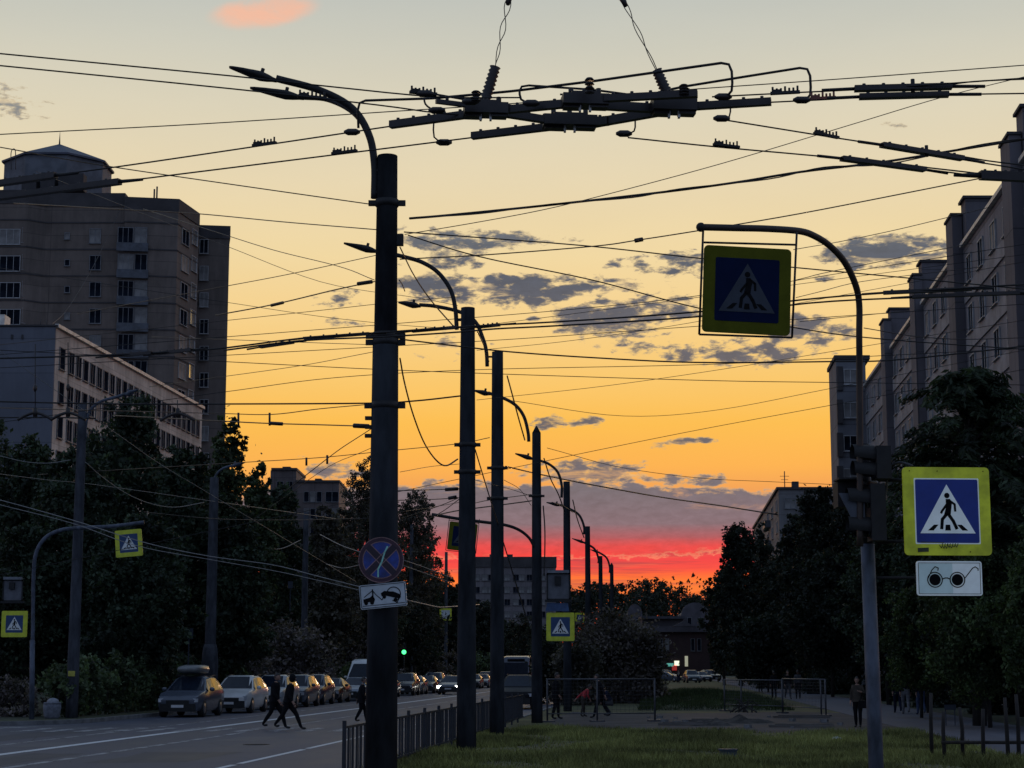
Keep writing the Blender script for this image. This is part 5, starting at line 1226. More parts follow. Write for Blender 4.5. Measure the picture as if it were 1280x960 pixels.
def gable(x0, x1, yw, ytop, Y, label):
    t, b = small('gabled_house', x0, x1, yw, Y, label, M_pale); za = at(x0, yw, Y).z; w = (Xa(x1, Y) - Xa(x0, Y)) / 2; h = at(x0, ytop, Y).z - za
    MB().plate([(w * math.cos(a), za + h * math.sin(a)) for a in [PI * i / 14 for i in range(15)]], 0, .5).build('curved_gable', M_pale, t)
    MB().add([(-w, .5, za), (w, .5, za), (0, .5, za + h * .9), (-w, 9, za), (w, 9, za), (0, 9, za + h * .9)], [(0, 2, 5, 3), (1, 4, 5, 2), (3, 5, 4)]).build('roof', M_roof, t)
    for x in (-.35, .35): window(t, Vector((x * w * 1.2, -.03, za - 1.5)), 0, .9, 1.8, mull=0, fm=M_frame_dim)
gable(782, 800, 768, 755, 380, 'small pale house with a rounded gable at the street end'); gable(848, 882, 768, 753, 372, 'wider pale house with a rounded gable behind the brick shop')
t, b = small('low_house', 800, 850, 774, 368, 'low dark house between the two rounded gables', mat('dim_stucco', (.05, .045, .05), .85, scale=.5))
MB().box((0, 4, at(825, 772, 368).z), (8.6, 10, .5)).build('roof', M_roof, t)
# ------------------------------------------------------------------ trees and shrubs
def leaf_mat(name, col, var=.5):
    m = bpy.data.materials.new(name); m.use_nodes = True; t = NT(m.node_tree); b = t.n['Principled BSDF']
    geo = t.new('ShaderNodeNewGeometry'); tc = t.new('ShaderNodeTexCoord')
    n = t.noise(tc.outputs['Object'], 0.55, 3, .6)
    v = t.m('MULTIPLY', t.m('ADD', 1 - var, t.m('MULTIPLY', geo.outputs['Random Per Island'], 2 * var)), t.smooth(n, .32, .68, .35, 2.0))
    c = t.mix(1.0, (*col, 1), t.xyz(v, v, v), 'MULTIPLY'); t.put(b.inputs['Base Color'], c); b.inputs['Roughness'].default_value = .6; b.inputs['Specular IOR Level'].default_value = .25
    tr = t.new('ShaderNodeBsdfTranslucent'); t.put(tr.inputs['Color'], t.mix(1.0, c, (1.2, 1.3, .5, 1), 'MULTIPLY'))
    mx = t.new('ShaderNodeMixShader'); mx.inputs[0].default_value = .25; t.l.new(b.outputs[0], mx.inputs[1]); t.l.new(tr.outputs[0], mx.inputs[2])
    t.l.new(mx.outputs[0], t.n['Material Output'].inputs[0]); MATS[name] = m; return m
LEAF = dict(dark=leaf_mat('dark_leaves', (.030, .042, .026)), mid=leaf_mat('mid_green_leaves', (.040, .054, .026)), lilac=leaf_mat('lilac_leaves', (.125, .105, .105)),
            near=leaf_mat('near_green_leaves', (.044, .064, .024)), hedge=leaf_mat('hedge_leaves', (.060, .082, .042)), far=leaf_mat('far_leaves', (.020, .025, .018)), fir=leaf_mat('feathery_leaves', (.024, .034, .018)), bush=leaf_mat('bush_leaves', (.088, .074, .066)), brown=leaf_mat('dusky_leaves', (.062, .056, .044)))
BARK = mat('dark_bark', (.028, .024, .021), .95, var=.4, scale=6, bump=.5, stretch=(1, 1, .3))
def leaf_mesh(name, C, size, m, drop=0.0, aspect=.62, dirs=None):
    """one pointed leaf (kite of 4 verts) per row of C"""
    n = len(C); d = RNG.normal(size=(n, 3)) if dirs is None else dirs + RNG.normal(size=(n, 3)) * .3
    d[:, 2] -= drop; d /= np.linalg.norm(d, axis=1)[:, None] + 1e-9
    r = RNG.normal(size=(n, 3)); s = np.cross(d, r); s /= np.linalg.norm(s, axis=1)[:, None] + 1e-9
    L = (size * (.6 + .8 * RNG.random(n)))[:, None]
    V = np.empty((n, 4, 3)); V[:, 0] = C - d * L * .5; V[:, 1] = C + s * L * aspect * .5 - d * L * .05; V[:, 2] = C + d * L * .5; V[:, 3] = C - s * L * aspect * .5 - d * L * .05
    me = bpy.data.meshes.new(name); me.vertices.add(n * 4); me.vertices.foreach_set('co', V.reshape(-1)); me.loops.add(n * 4); me.loops.foreach_set('vertex_index', np.arange(n * 4, dtype=np.int32))
    me.polygons.add(n); me.polygons.foreach_set('loop_start', np.arange(0, n * 4, 4, dtype=np.int32)); me.update(calc_edges=True); me.materials.append(m); return me
def crown_points(n, lobes, shell=.55):
    """leaf positions spread over many small clumps inside the lobes"""
    w = np.array([l[3] * l[4] * l[5] for l in lobes]) ** .75; w /= w.sum(); out = []
    for l, k in zip(lobes, (w * n).astype(int)):
        nc = max(6, k // 42); u = RNG.normal(size=(nc, 3)); u /= np.linalg.norm(u, axis=1)[:, None]; rad = shell + (1.08 - shell) * RNG.random(nc) ** .7
        cc = u * rad[:, None]; idx = RNG.integers(0, nc, k); p = cc[idx] + RNG.normal(size=(k, 3)) * .13
        out.append(np.array(l[:3]) + p * np.array(l[3:6]))
    return np.concatenate(out)
def tree(px, ytop, width, Y, label, kind='dark', n=7000, size=.30, ybase=None, shape='round', seed=0, zmin=1.5, name='tree', group='trees along the street', drop=.15):
    s = F / Y; rs = random.Random(seed + int(px * 7 + ytop)); x = at(px, 836, Y).x; H = at(px, ytop, Y).z - .12; R = width / s / 2
    t = empty(name, (x, Y, .12), label, 'tree' if name == 'tree' else 'shrub', rs.uniform(0, 6.28), group)
    lobes = []; k = {'round': 15, 'tall': 17, 'bush': 12}.get(shape, 14)
    for i in range(k):
        u = (i + .5) / k; z = zmin + (H - zmin) * (.12 + .80 * u); wr = R * (math.sin(PI * min(1, .18 + .80 * u)) ** .55); a = i * 2.4 + rs.uniform(-.5, .5); rr = R * rs.uniform(.34, .52)
        q = max(0, wr - rr * .8) * rs.uniform(.55, 1.05)
        rz_ = min(rr * rs.uniform(.75, 1.1), H - z)
        lobes.append((q * math.cos(a), q * math.sin(a), z, rr, rr, max(.35, rz_)))
    lobes.append((0, 0, zmin + (H - zmin) * .45, R * .62, R * .62, (H - zmin) * .42)); lobes.append((rs.uniform(-.2, .2) * R, 0, H - R * .28, R * .30, R * .30, R * .28))
    for i in range(5):   # sprigs breaking the outline
        a = rs.uniform(0, 6.28); u = rs.uniform(.3, .95); z = zmin + (H - zmin) * u; wr = R * (math.sin(PI * min(1, .18 + .8 * u)) ** .55); lobes.append((wr * 1.02 * math.cos(a), wr * 1.02 * math.sin(a), z, R * .16, R * .16, R * .2))
    me = leaf_mesh('crown', crown_points(int(n * 3.0), lobes), size * .80, LEAF[kind], drop)
    o = bpy.data.objects.new('crown', me); COL.objects.link(o); o.parent = t
    mb = MB(); tr = max(.05, H * .011); mb.tube([(0, 0, 0), (rs.uniform(-.1, .1), 0, H * .3), (rs.uniform(-.2, .2), rs.uniform(-.2, .2), H * .62), (0, 0, H * .86)], [tr * 1.25, tr, tr * .6, tr * .15], 9)
    for l in lobes[:k]:
        z0 = max(.2, l[2] * .55); e = Vector(l[:3]); mb.tube([(0, 0, z0), (e.x * .5, e.y * .5, z0 + (e.z - z0) * .62), tuple(e)], [tr * .5, tr * .3, tr * .08], 6)
    mb.build('trunk', BARK, t); return t
# far side of the road
tree(28, 548, 150, 104, 'dark tree at the far left edge under the blank gable', 'dark', 9000, .34)
tree(-40, 520, 140, 110, 'dark tree cut by the left edge of the photo', 'dark', 6000, .36)
tree(150, 490, 165, 100, 'tallest dark tree reaching over the low building windows', 'dark', 11000, .34)
tree(90, 560, 150, 88, 'dark leafy tree behind the corner pole', 'dark', 9000, .3)
tree(224, 556, 120, 96, 'dark tree between the corner pole and the thick pole', 'dark', 8000, .32)
tree(277, 516, 88, 118, 'tall dark tree below the tower corner, edged by the glow', 'mid', 7500, .33, shape='tall')
tree(318, 578, 70, 112, 'leafy tree with its right edge lit by the sunset', 'mid', 6000, .30)
tree(345, 606, 90, 128, 'dark tree in front of the grey stepped block', 'dark', 6500, .32)
tree(290, 640, 120, 95, 'low dark tree filling behind the thick pole', 'dark', 6500, .3)
tree(170, 650, 160, 84, 'low dark tree filling behind the hedge', 'dark', 7500, .28)
tree(30, 660, 150, 86, 'low dark tree behind the slim corner post', 'dark', 7000, .28)
tree(408, 634, 90, 140, 'dull tree below the stepped roof of the grey block', 'brown', 6500, .32)
tree(470, 622, 100, 165, 'loose tree directly behind the nearest pole', 'brown', 6000, .28)
tree(528, 660, 66, 190, 'dark tree standing right of the round disc against the red sky', 'dark', 5500, .28)
tree(440, 706, 120, 158, 'low dull tree behind the row of parked cars', 'dark', 6000, .32); tree(560, 722, 70, 215, 'low dark tree between the nearest and second poles', 'far', 5000, .34)
tree(603, 752, 70, 255, 'small dark tree left of the third pole', 'far', 4500, .38); tree(655, 768, 56, 330, 'small dark tree between the third and fourth poles', 'far', 4500, .3)
tree(497, 735, 90, 178, 'dark low tree beside the green traffic light', 'far', 5000, .34)
# airy willow like tree: drooping sprays
def airy(px, ytop, width, Y, label, kind='fir', nb=60, leaves=80, size=.22, droop=.9, seed=3, zlo=.35, fan=False):
    s = F / Y; rs = random.Random(seed); x = at(px, 836, Y).x; H = at(px, ytop, Y).z - .12; R = width / s / 2
    t = empty('tree', (x, Y, .12), label, 'tree', 0, 'trees along the street'); C = []; D = []; mb = MB(); tr = max(.08, H * .016)
    mb.tube([(0, 0, 0), (.1, 0, H * .4), (-.05, .1, H * .75), (0, 0, H * .93)], [tr * 1.2, tr, tr * .5, tr * .1], 9)
    for i in range(nb):
        u = rs.random(); z0 = H * (zlo + (.90 - zlo) * u); a = rs.uniform(0, 6.28); L = R * (1.15 - .75 * max(0, (u - .35) / .65)) * rs.uniform(.65, 1.12); rise = L * rs.uniform(.25, .6)
        pts = []
        for k in range(9):
            q = k / 8; pts.append(Vector((math.cos(a) * L * q, math.sin(a) * L * q, z0 + rise * math.sin(min(1, q * 1.15) * PI * .62) * 1.05 - droop * L * .42 * q ** 2.4)))
        mb.tube(pts, [tr * .32 * (1 - .85 * k / 8) for k in range(9)], 5)
        for k in range(leaves):
            q = rs.uniform(.22, 1.0) * 8; j = min(7, int(q)); p = pts[j].lerp(pts[j + 1], q - j); d = (pts[j + 1] - pts[j]).normalized(); sd = Vector((-d.y, d.x, 0)) * rs.choice((-1, 1))
            C.append(p + Vector((rs.gauss(0, .09), rs.gauss(0, .09), rs.gauss(0, .07))) + sd * size * .4); dd = (d * .6 + sd * .9 + Vector((0, 0, -.35 * droop))); D.append(dd)
    me = leaf_mesh('crown', np.array([tuple(c) for c in C]), size, LEAF[kind], .1, .30, np.array([tuple(d) for d in D])); o = bpy.data.objects.new('crown', me); COL.objects.link(o); o.parent = t
    mb.build('trunk', BARK, t); return t
tree(456, 572, 92, 156, 'loose feathery tree showing left of the nearest pole under the cloud bank', 'brown', 9000, .24, drop=.6); tree(430, 628, 70, 150, 'lower dusky tree left of the nearest pole', 'brown', 6000, .26, drop=.5); tree(516, 612, 84, 184, 'loose feathery tree showing right of the nearest pole over the round disc', 'brown', 8500, .28, drop=.6)
# hedges and lilacs: shrub masses
def shrub(px, ytop, width, Y, label, kind='lilac', n=5000, size=.2, depth=None, name='shrub', ybot=None):
    s = F / Y; H = at(px, ytop, Y).z - .12; R = width / s / 2; x = at(px, 836, Y).x; rs = random.Random(int(px))
    t = empty(name, (x, Y, .12), label, 'hedge' if name == 'hedge' else 'shrub'); lobes = []
    for i in range(16 if name == 'hedge' else 12):
        u = rs.uniform(-1, 1); hh = H * (.92 if name == 'hedge' else math.cos(u * 1.25)) ; r = min(R, H) * rs.uniform(.3, .42); z = max(r * .55, rs.uniform(.25, 1) * (hh - r * .85)); lobes.append((u * (R - r * .8), rs.uniform(-.5, .5) * (depth or R * .7), z, r, r, r * .9))
    if name == 'hedge':
        for i in range(14): u = -1 + 2 * (i + .5) / 14; lobes.append((u * (R - .4), rs.uniform(-.3, .3), H * .6, R / 10, .5, H * rs.uniform(.36, .42)))
    else:
        lobes.append((0, 0, H * .42, R * .93, R * .7, H * .53)); n = int(n * 1.5)
    o = bpy.data.objects.new('foliage', leaf_mesh('foliage', crown_points(n, lobes, .6), size, LEAF[kind], .1)); COL.objects.link(o); o.parent = t
    mb = MB()
    for l in lobes: mb.tube([(l[0] * .25, l[1] * .3, 0), (l[0] * .7, l[1] * .7, l[2] * .6), (l[0], l[1], l[2])], [.05, .03, .01], 5)
    mb.build('stems', BARK, t); return t
def hedge(v, Y0, Y1, H, label, n=26000, size=.2):
    L = Y1 - Y0; c = st(v, (Y0 + Y1) / 2, .12); t = empty('hedge', c, label, 'hedge', PI / 2 + RZ); rs = random.Random(4); lobes = []
    for i in range(30):
        u = -L / 2 + L * (i + .5) / 30; lobes.append((u, rs.uniform(-.2, .2), H * .5, L / 44, .65, H * rs.uniform(.46, .53)))
    o = bpy.data.objects.new('foliage', leaf_mesh('foliage', crown_points(n, lobes, .62), size, LEAF['hedge'], .1)); COL.objects.link(o); o.parent = t
    mb = MB()
    for l in lobes: mb.tube([(l[0], 0, 0), (l[0], l[1], H * .5), (l[0] + .1, l[1] * 1.5, H * .85)], [.04, .03, .01], 5)
    mb.build('stems', BARK, t)
hedge(-23.6, 71.5, 103, 2.35, 'long dark clipped hedge along the far kerb behind the roof box car'); hedge(-24.6, 128, 160, 2.1, 'lower dark hedge along the far kerb behind the white van', 12000, .24)
shrub(352, 778, 130, 121, 'big round lilac bush behind the crossing pedestrians', 'lilac', 20000, .26); shrub(300, 800, 80, 108, 'lower lilac bush left of the big round one', 'lilac', 9000, .22)
shrub(455, 800, 90, 150, 'low bush behind the white van', 'lilac', 4500, .24); shrub(540, 800, 90, 192, 'dusky bush behind the queue of cars left of the second pole', 'lilac', 4500, .26); shrub(605, 812, 70, 245, 'low bush behind the last parked cars', 'hedge', 3500, .3)
shrub(20, 845, 80, 74, 'pale flowering shrub by the litter bin at the left edge', 'lilac', 2500, .13)
# right of the poles: bushes on the strip
shrub(765, 764, 136, 104, 'big dark bush on the strip behind the left barrier', 'bush', 22000, .20); shrub(722, 800, 70, 98, 'lower dusky bush left of the big dark one', 'brown', 5000, .18); shrub(800, 794, 50, 110, 'dark bush at the right flank of the big one', 'dark', 5000, .22)
shrub(690, 800, 60, 108, 'dark bush right behind the pointed pole', 'far', 4500, .22)
# right hand trees
tree(926, 657, 78, 205, 'dark round tree with its left edge against the red sky', 'far', 9000, .46); tree(905, 712, 56, 215, 'small dark tree at the end of the right tree line', 'far', 5000, .44)
tree(958, 655, 46, 210, 'slim dark tree beside the smaller block of flats', 'far', 5000, .42, shape='tall'); tree(985, 690, 100, 190, 'dark tree in front of the smaller block', 'far', 8500, .42)
tree(1028, 606, 96, 165, 'tall dark tree left of the arch pipe', 'far', 9500, .38); tree(1000, 640, 70, 170, 'dark tree right of the smaller block', 'far', 6500, .38); tree(1072, 610, 100, 140, 'dark tree behind the signal heads', 'far', 9000, .34); tree(1040, 690, 140, 125, 'broad low dark tree behind the walking person', 'far', 9500, .3)
tree(1110, 640, 120, 98, 'dark tree behind the large crossing sign', 'dark', 9500, .26, zmin=1.0); tree(960, 770, 120, 150, 'low dark tree at the bend of the footpath', 'far', 7000, .34); tree(1160, 600, 110, 80, 'dark green tree right of the large crossing sign', 'dark', 8000, .22, zmin=1.0)
airy(1222, 438, 235, 62, 'feathery dark tree in front of the stepped flats', 'fir', 150, 130, .30, .55, 21, .40)
tree(1225, 585, 150, 68, 'dense dark tree below the feathery one', 'dark', 11000, .2, zmin=1.0); tree(1275, 540, 110, 74, 'dense dark tree at the right edge of the photo', 'dark', 9000, .24, zmin=1.0)
tree(1235, 690, 170, 60, 'green leafy tree nearest the footpath under the large sign', 'near', 12000, .16, zmin=1.0); tree(1150, 735, 110, 72, 'green leafy lower tree behind the white glasses plate', 'near', 8000, .16, zmin=1.0); tree(1310, 640, 140, 56, 'leafy tree cut by the right edge of the photo', 'near', 7000, .18, zmin=1.0)
for i, (px, yt, w, Y, lb) in enumerate([(1190, 842, 120, 92, 'dark hedge bush behind the walkers on the footpath'), (1265, 835, 100, 78, 'dark bush at the right edge beyond the footpath'), (1120, 838, 80, 110, 'dark bush beyond the footpath behind the sign post'), (1045, 832, 90, 140, 'dark bush where the footpath bends away'), (985, 830, 90, 175, 'small dark bush at the far end of the footpath')]): shrub(px, yt, w, Y, lb, 'far', 4500, .2)
# deeper rows behind the roadside trees, each a copy of one of two trees
fa = tree(120, 720, 220, 150, 'dark lower tree deep behind the corner trees', 'far', 7000, .5, zmin=.4, group='deeper trees behind the roadside row'); fb = tree(330, 730, 190, 175, 'dark lower tree deep behind the grey block trees', 'far', 7000, .55, zmin=.4, group='deeper trees behind the roadside row')
for i, (px, Y, sc) in enumerate([(-20, 150, 1), (50, 158, 1.1), (190, 152, 1), (260, 160, 1.05), (390, 190, 1), (440, 205, 1.05), (500, 235, 1.1), (545, 265, 1.15), (585, 300, 1.2), (625, 345, 1.1), (662, 380, 1.1)]):
    o = copy_tree(fa if i % 2 else fb, loc=(at(px, 836, Y).x, Y, .12), rz=i * 1.3, label='low dark tree deep behind the roadside trees'); o.scale = (sc, sc, sc * (1 if i < 6 else .95))
for i, (px, Y, sc) in enumerate([(960, 260, 1.0), (1000, 230, 1.1), (1060, 200, 1), (1120, 170, 1), (1180, 140, .9), (1240, 120, .9), (1300, 110, .9)]):
    o = copy_tree(fa if i % 2 else fb, loc=(at(px, 836, Y).x, Y, .12), rz=i * 1.7, label='low dark tree deep behind the footpath trees'); o.scale = (sc, sc, sc)
# far wood closing the street
lobes = []
for i in range(110):
    px = 500 + i * 4.9 + random.uniform(-6, 6); Y = 540 + random.uniform(-30, 60); top = 738 - 7 * math.sin(i * .15) - random.uniform(0, 5) + (6 if px < 700 else 0) - (8 if 790 < px < 860 else 0); z = at(px, top, Y).z; r = random.uniform(3.2, 5.5)
    lobes.append((at(px, 836, Y).x, Y, z - r, r, r, r)); lobes.append((at(px, 836, Y).x, Y, (z - r) * .5, r * 1.3, r * 1.3, (z - r) * .55)); lobes.append((at(px, 836, Y).x, Y - 8, 3.5, r * 1.4, r * 1.2, 4.0))
for i in range(7): px = 842 + i * 9; lobes.append((at(px, 800, 560).x, 560, at(px, 728 + random.uniform(-5, 5), 560).z, 1.0, 1.0, 2.0))
o = bpy.data.objects.new('wood', leaf_mesh('wood', crown_points(190000, lobes, .6), .90, LEAF['far'], .1)); COL.objects.link(o); tag(o, 'far dark wood closing the end of the street under the red sky', 'wood', kind='stuff')
# ------------------------------------------------------------------ vehicles (front towards -Y)
def paint(name, col, metal=.0, rough=.22):
    return mat(name, col, rough, 0.0, var=.10, scale=1.5, spec=.6)
PNT = dict(silver=paint('silver_paint', (.27, .30, .34)), white=paint('white_paint', (.62, .62, .60), .0), black=paint('black_paint', (.018, .018, .020), .2), grey=paint('grey_paint', (.075, .088, .115)), blue=paint('dark_blue_paint', (.025, .035, .065)), brown=paint('slate_paint', (.05, .06, .075)), red=paint('dark_red_paint', (.09, .018, .016)), gold=paint('pale_grey_paint', (.33, .34, .35)))
PLATE = mat('number_plate', (.55, .55, .55), .5, var=.1, scale=9)
AMBER = mat('tail_lamp', (.25, .012, .01), .25, var=.1, scale=9)
# stations: (y, half width at belt, underside, belt height, top half width, top height)
KINDS = dict(
  suv=dict(L=4.6, st=[(0, .70, .40, .66, .66, .72), (.10, .84, .27, .80, .76, .86), (.55, .92, .25, .95, .80, 1.01), (1.32, .93, .24, 1.04, .78, 1.09), (2.05, .93, .24, 1.07, .64, 1.64), (2.6, .93, .24, 1.08, .66, 1.70), (3.6, .92, .25, 1.09, .64, 1.69), (4.22, .90, .28, 1.10, .60, 1.58), (4.52, .87, .32, 1.05, .76, 1.10), (4.6, .80, .42, .9, .72, .95)], ws=(3, 4), roof=(4, 7), rear=(7, 8), wheels=(.86, 3.66), wr=.36),
  sedan=dict(L=4.5, st=[(0, .66, .38, .58, .62, .62), (.10, .80, .24, .70, .72, .75), (.6, .87, .20, .84, .76, .89), (1.42, .88, .19, .92, .74, .96), (2.2, .88, .19, .94, .56, 1.42), (2.7, .88, .19, .95, .58, 1.46), (3.3, .88, .20, .96, .56, 1.42), (3.95, .87, .23, .97, .70, 1.02), (4.4, .84, .27, .94, .70, .98), (4.5, .78, .36, .8, .68, .84)], ws=(3, 4), roof=(4, 6), rear=(6, 7), wheels=(.84, 3.54), wr=.32),
  van=dict(L=5.9, st=[(0, .78, .42, .70, .74, .78), (.10, .92, .30, .95, .86, 1.05), (.5, .98, .26, 1.18, .88, 1.26), (.95, .99, .26, 1.35, .86, 1.42), (1.75, .99, .26, 1.38, .78, 2.34), (2.3, .99, .26, 1.38, .80, 2.62), (4.0, .99, .27, 1.38, .80, 2.66), (5.75, .98, .30, 1.38, .80, 2.62), (5.85, .97, .33, 1.36, .80, 2.5), (5.9, .95, .4, 1.2, .78, 2.3)], ws=(3, 4), roof=(4, 5), rear=(8, 9), wheels=(1.0, 4.7), wr=.36),
  bus=dict(L=10.5, st=[(0, 1.12, .40, 1.05, 1.10, 2.75), (.12, 1.22, .32, 1.1, 1.14, 3.0), (.6, 1.25, .30, 1.15, 1.12, 3.1), (3, 1.25, .30, 1.15, 1.12, 3.12), (6, 1.25, .30, 1.15, 1.12, 3.12), (9.9, 1.25, .32, 1.15, 1.12, 3.08), (10.4, 1.22, .36, 1.15, 1.1, 2.95), (10.5, 1.15, .42, 1.1, 1.05, 2.7)], ws=(0, 0), roof=(1, 5), rear=(6, 7), wheels=(2.3, 8.0), wr=.48))
def car(kind, paint_m, label, loc, rz, group=None, box=False, lamps=None, trim=True):
    K = KINDS[kind]; S = K['st']; L = K['L']; t = empty({'suv': 'parked_car', 'sedan': 'parked_car', 'van': 'parked_van', 'bus': 'city_bus'}[kind], loc, label, {'van': 'van', 'bus': 'bus'}.get(kind, 'car'), rz, group)
    def ring(s):
        y, w, zb, zl, wt, zt = s; gh = zt - zl > .25
        h = [(w * .90, zb), (w * .985, zb + .14), (w, zb + (zl - zb) * .55), (w * .975, zl), (wt + .03 if gh else wt + .06, zt - (.10 if gh else .015)), (wt * .80, zt)]
        return [Vector((-x, y, z)) for x, z in h] + [Vector((x, y, z)) for x, z in reversed(h)]
    R = [ring(s) for s in S]; n = 12; vs = [p for r in R for p in r]; fs = []; mb = MB()
    for i in range(len(R) - 1):
        for j in range(n): a, b_ = i * n + j, i * n + (j + 1) % n; fs.append((a, b_, b_ + n, a + n))
    fs += [tuple(range(n - 1, -1, -1)), tuple(range((len(R) - 1) * n, len(R) * n))]
    mb.add(vs, fs, True); body = mb.build('body', paint_m, t); body.data.set_sharp_from_angle(angle=math.radians(32))
    bm = bmesh.new(); bm.from_mesh(body.data); bmesh.ops.recalc_face_normals(bm, faces=bm.faces); bm.to_mesh(body.data); bm.free()
    def pane(nm, a, b2, c, d, ins=.06, off=.012, m=None):
        ctr = (a + b2 + c + d) / 4; nrm = (b2 - a).cross(d - a).normalized(); q = [p + (ctr - p) * ins + nrm * off for p in (a, b2, c, d)]
        if kind and nrm.dot(ctr - Vector((0, L / 2, .9))) < 0: q = [p + (ctr - p) * ins - nrm * off for p in (a, b2, c, d)]; q.reverse()
        return MB().quad(*q).build(nm, m or M['glass'], t)
    def screen(nm, i, j):
        lo = [R[i][q] for q in (4, 5, 6, 7)]; hi = [R[j][q] for q in (4, 5, 6, 7)]; ctr = sum(lo + hi, Vector()) / 8; nr_ = (lo[3] - lo[0]).cross(hi[1] - lo[1]).normalized()
        if nr_.dot(ctr - Vector((0, L / 2, .9))) < 0: nr_ = -nr_
        q = [(p + (ctr - p) * .05) + nr_ * .018 for p in lo + hi]
        for k in (0, 3, 4, 7): q[k].x *= .97
        return MB().add(q, [(k, k + 1, k + 5, k + 4) for k in range(3)], True).build(nm, M['glass'], t)
    i, j = K['ws']
    if kind == 'bus':
        MB().box((0, -.004, 1.85), (2.05, .03, 1.35)).build('windscreen', M['glass'], t); MB().box((0, -.01, 2.72), (1.5, .03, .22)).build('route_display', M['ink'], t)
    else: screen('windscreen', i, j)
    i, j = K['roof']
    for sd in (3, 7):
        for k in range(i - (0 if kind == 'bus' else 1), j):
            a, b2, c, d = R[k][sd], R[k + 1][sd], R[k + 1][sd + 1], R[k][sd + 1]
            if k == i - 1: a = a.lerp(b2, .25); d = d.lerp(c, .25); a.z += .03
            pane('side_window', a, b2, c, d, .07)
    i, j = K['rear']; screen('rear_window', i, j)
    zl = S[1][3]; hw = S[1][1]
    for sx in (-1, 1):
        o = MB(); M3 = Matrix.Rotation(sx * -.35, 3, 'Z')
        q_ = 1.35 if lamps else 1; o.box((sx * hw * .80, .075, zl - .10 if kind != 'bus' else .8), (.34 * q_, .10, .15 * q_), M=M3); o.build('headlight', lamps or M['lamp_glass'], t)
        e = S[-1]; MB().box((sx * e[1] * .93, L - .03, e[3] - .05), (.2, .1, .32)).build('tail_light', AMBER, t)
        MB().ball((sx * (S[3][1] + .10), S[3][0] + .35 if kind != 'bus' else .1, S[3][3] + .10 if kind != 'bus' else 2.2), (.12, .07, .09), 8, 5).build('mirror', paint_m if kind != 'bus' else M['black'], t)
        for y in K['wheels']:
            w = MB(); x = sx * (S[2][1] - .10); r = K['wr']; w.tube([(x - sx * .12, y, r), (x - sx * .10, y, r), (x + sx * .09, y, r), (x + sx * .115, y, r)], [r * .93, r, r, r * .93], 20); tw_ = w.build('wheel', M['tyre'], t)
            w = MB(); w.tube([(x + sx * .10, y, r), (x + sx * .122, y, r)], [r * .62, r * .56], 16); w.build('rim', M['rim'], tw_)
    MB().box((0, -.004, zl - .20 if kind != 'bus' else .62), (hw * 1.15, .06, .2 if kind != 'van' else .3)).build('grille', M['black'], t)
    MB().box((0, .035, .40 if kind != 'bus' else .45), (hw * 1.78, .16, .32)).build('bumper', M['black'], t)
    MB().box((0, -.05, .46), (.52, .012, .112)).build('number_plate', PLATE, t); MB().box((0, L + .01, .75), (.52, .012, .112)).build('number_plate', PLATE, t)
    if kind in ('suv', 'van') and trim:
        for sx in (-1, 1):
            a, b2 = R[4][4 if sx < 0 else 7], R[6][4 if sx < 0 else 7]; MB().tube([a + Vector((-sx * .0, .2, .13)), b2 + Vector((0, 0, .13))], .022, 6).build('roof_rail', M['darksteel'], t)
        MB().box((0, .02, zl - .27), (hw * 1.1, .05, .03)).build('chrome_strip', M['rim'], t)
    if box:
        mb = MB(); n2 = 10; prof = [(1.55, .36, .12), (1.7, .47, .26), (2.4, .52, .36), (3.4, .52, .36), (3.8, .42, .26)]; vs = []
        for y, w, h in prof:
            for q in range(n2): a = 2 * PI * q / n2; vs.append(Vector((w * math.copysign(abs(math.cos(a)) ** .5, math.cos(a)) - .05, y, 1.97 + h * .55 * math.copysign(abs(math.sin(a)) ** .6, math.sin(a)))))
        fs = [(p * n2 + q, p * n2 + (q + 1) % n2, (p + 1) * n2 + (q + 1) % n2, (p + 1) * n2 + q) for p in range(4) for q in range(n2)] + [tuple(range(n2 - 1, -1, -1)), tuple(range(4 * n2, 5 * n2))]
        tag(mb.add(vs, fs, True).build('roof_box', mat('grey_roof_box', (.16, .165, .16), .35, scale=3), None, loc=loc, rz=rz), 'long grey roof box strapped on top of the nearest parked car', 'roof box')
        mb = MB()
        for y in (2.15, 3.2): mb.box((0, y, 1.74), (1.25, .06, .04))
        mb.build('roof_bars', M['black'], t)
    return t
def spot(v, Y): return st(v, Y, .004)
GP = 'cars parked along the far kerb'
car('suv', PNT['grey'], 'grey car with a big roof box parked nearest at the far kerb', spot(-20.35, 77.5), RZ, GP, box=True)
car('suv', PNT['white'], 'tall white car parked right behind the roof box car', spot(-19.9, 84.5), RZ, GP)
proto_suv = car('suv', PNT['gold'], 'pale car parked third behind the tall white one', spot(-19.9, 92.0), RZ, GP)
copy_tree(proto_suv, loc=spot(-19.95, 98.0), rz=RZ, label='grey car parked fourth, just left of the crossing couple', swap={PNT['gold']: PNT['grey']})
dk = car('suv', PNT['blue'], 'dark car with a pale windscreen parked right of the crossing couple', spot(-20.2, 104.0), RZ, GP)
sd = car('sedan', PNT['silver'], 'low silver car parked in front of the white van', spot(-19.9, 116.5), RZ, GP)
copy_tree(sd, loc=spot(-20.3, 110.5), rz=RZ, label='dark low car tucked between the dark car and the silver one', swap={PNT['silver']: PNT['black']})
car('van', PNT['white'], 'high white van parked among the cars, partly behind the nearest pole', spot(-20.4, 123.0), RZ, GP)
copy_tree(sd, loc=spot(-20.2, 131.0), rz=RZ, label='grey car hidden mostly by the nearest pole', swap={PNT['silver']: PNT['grey']})
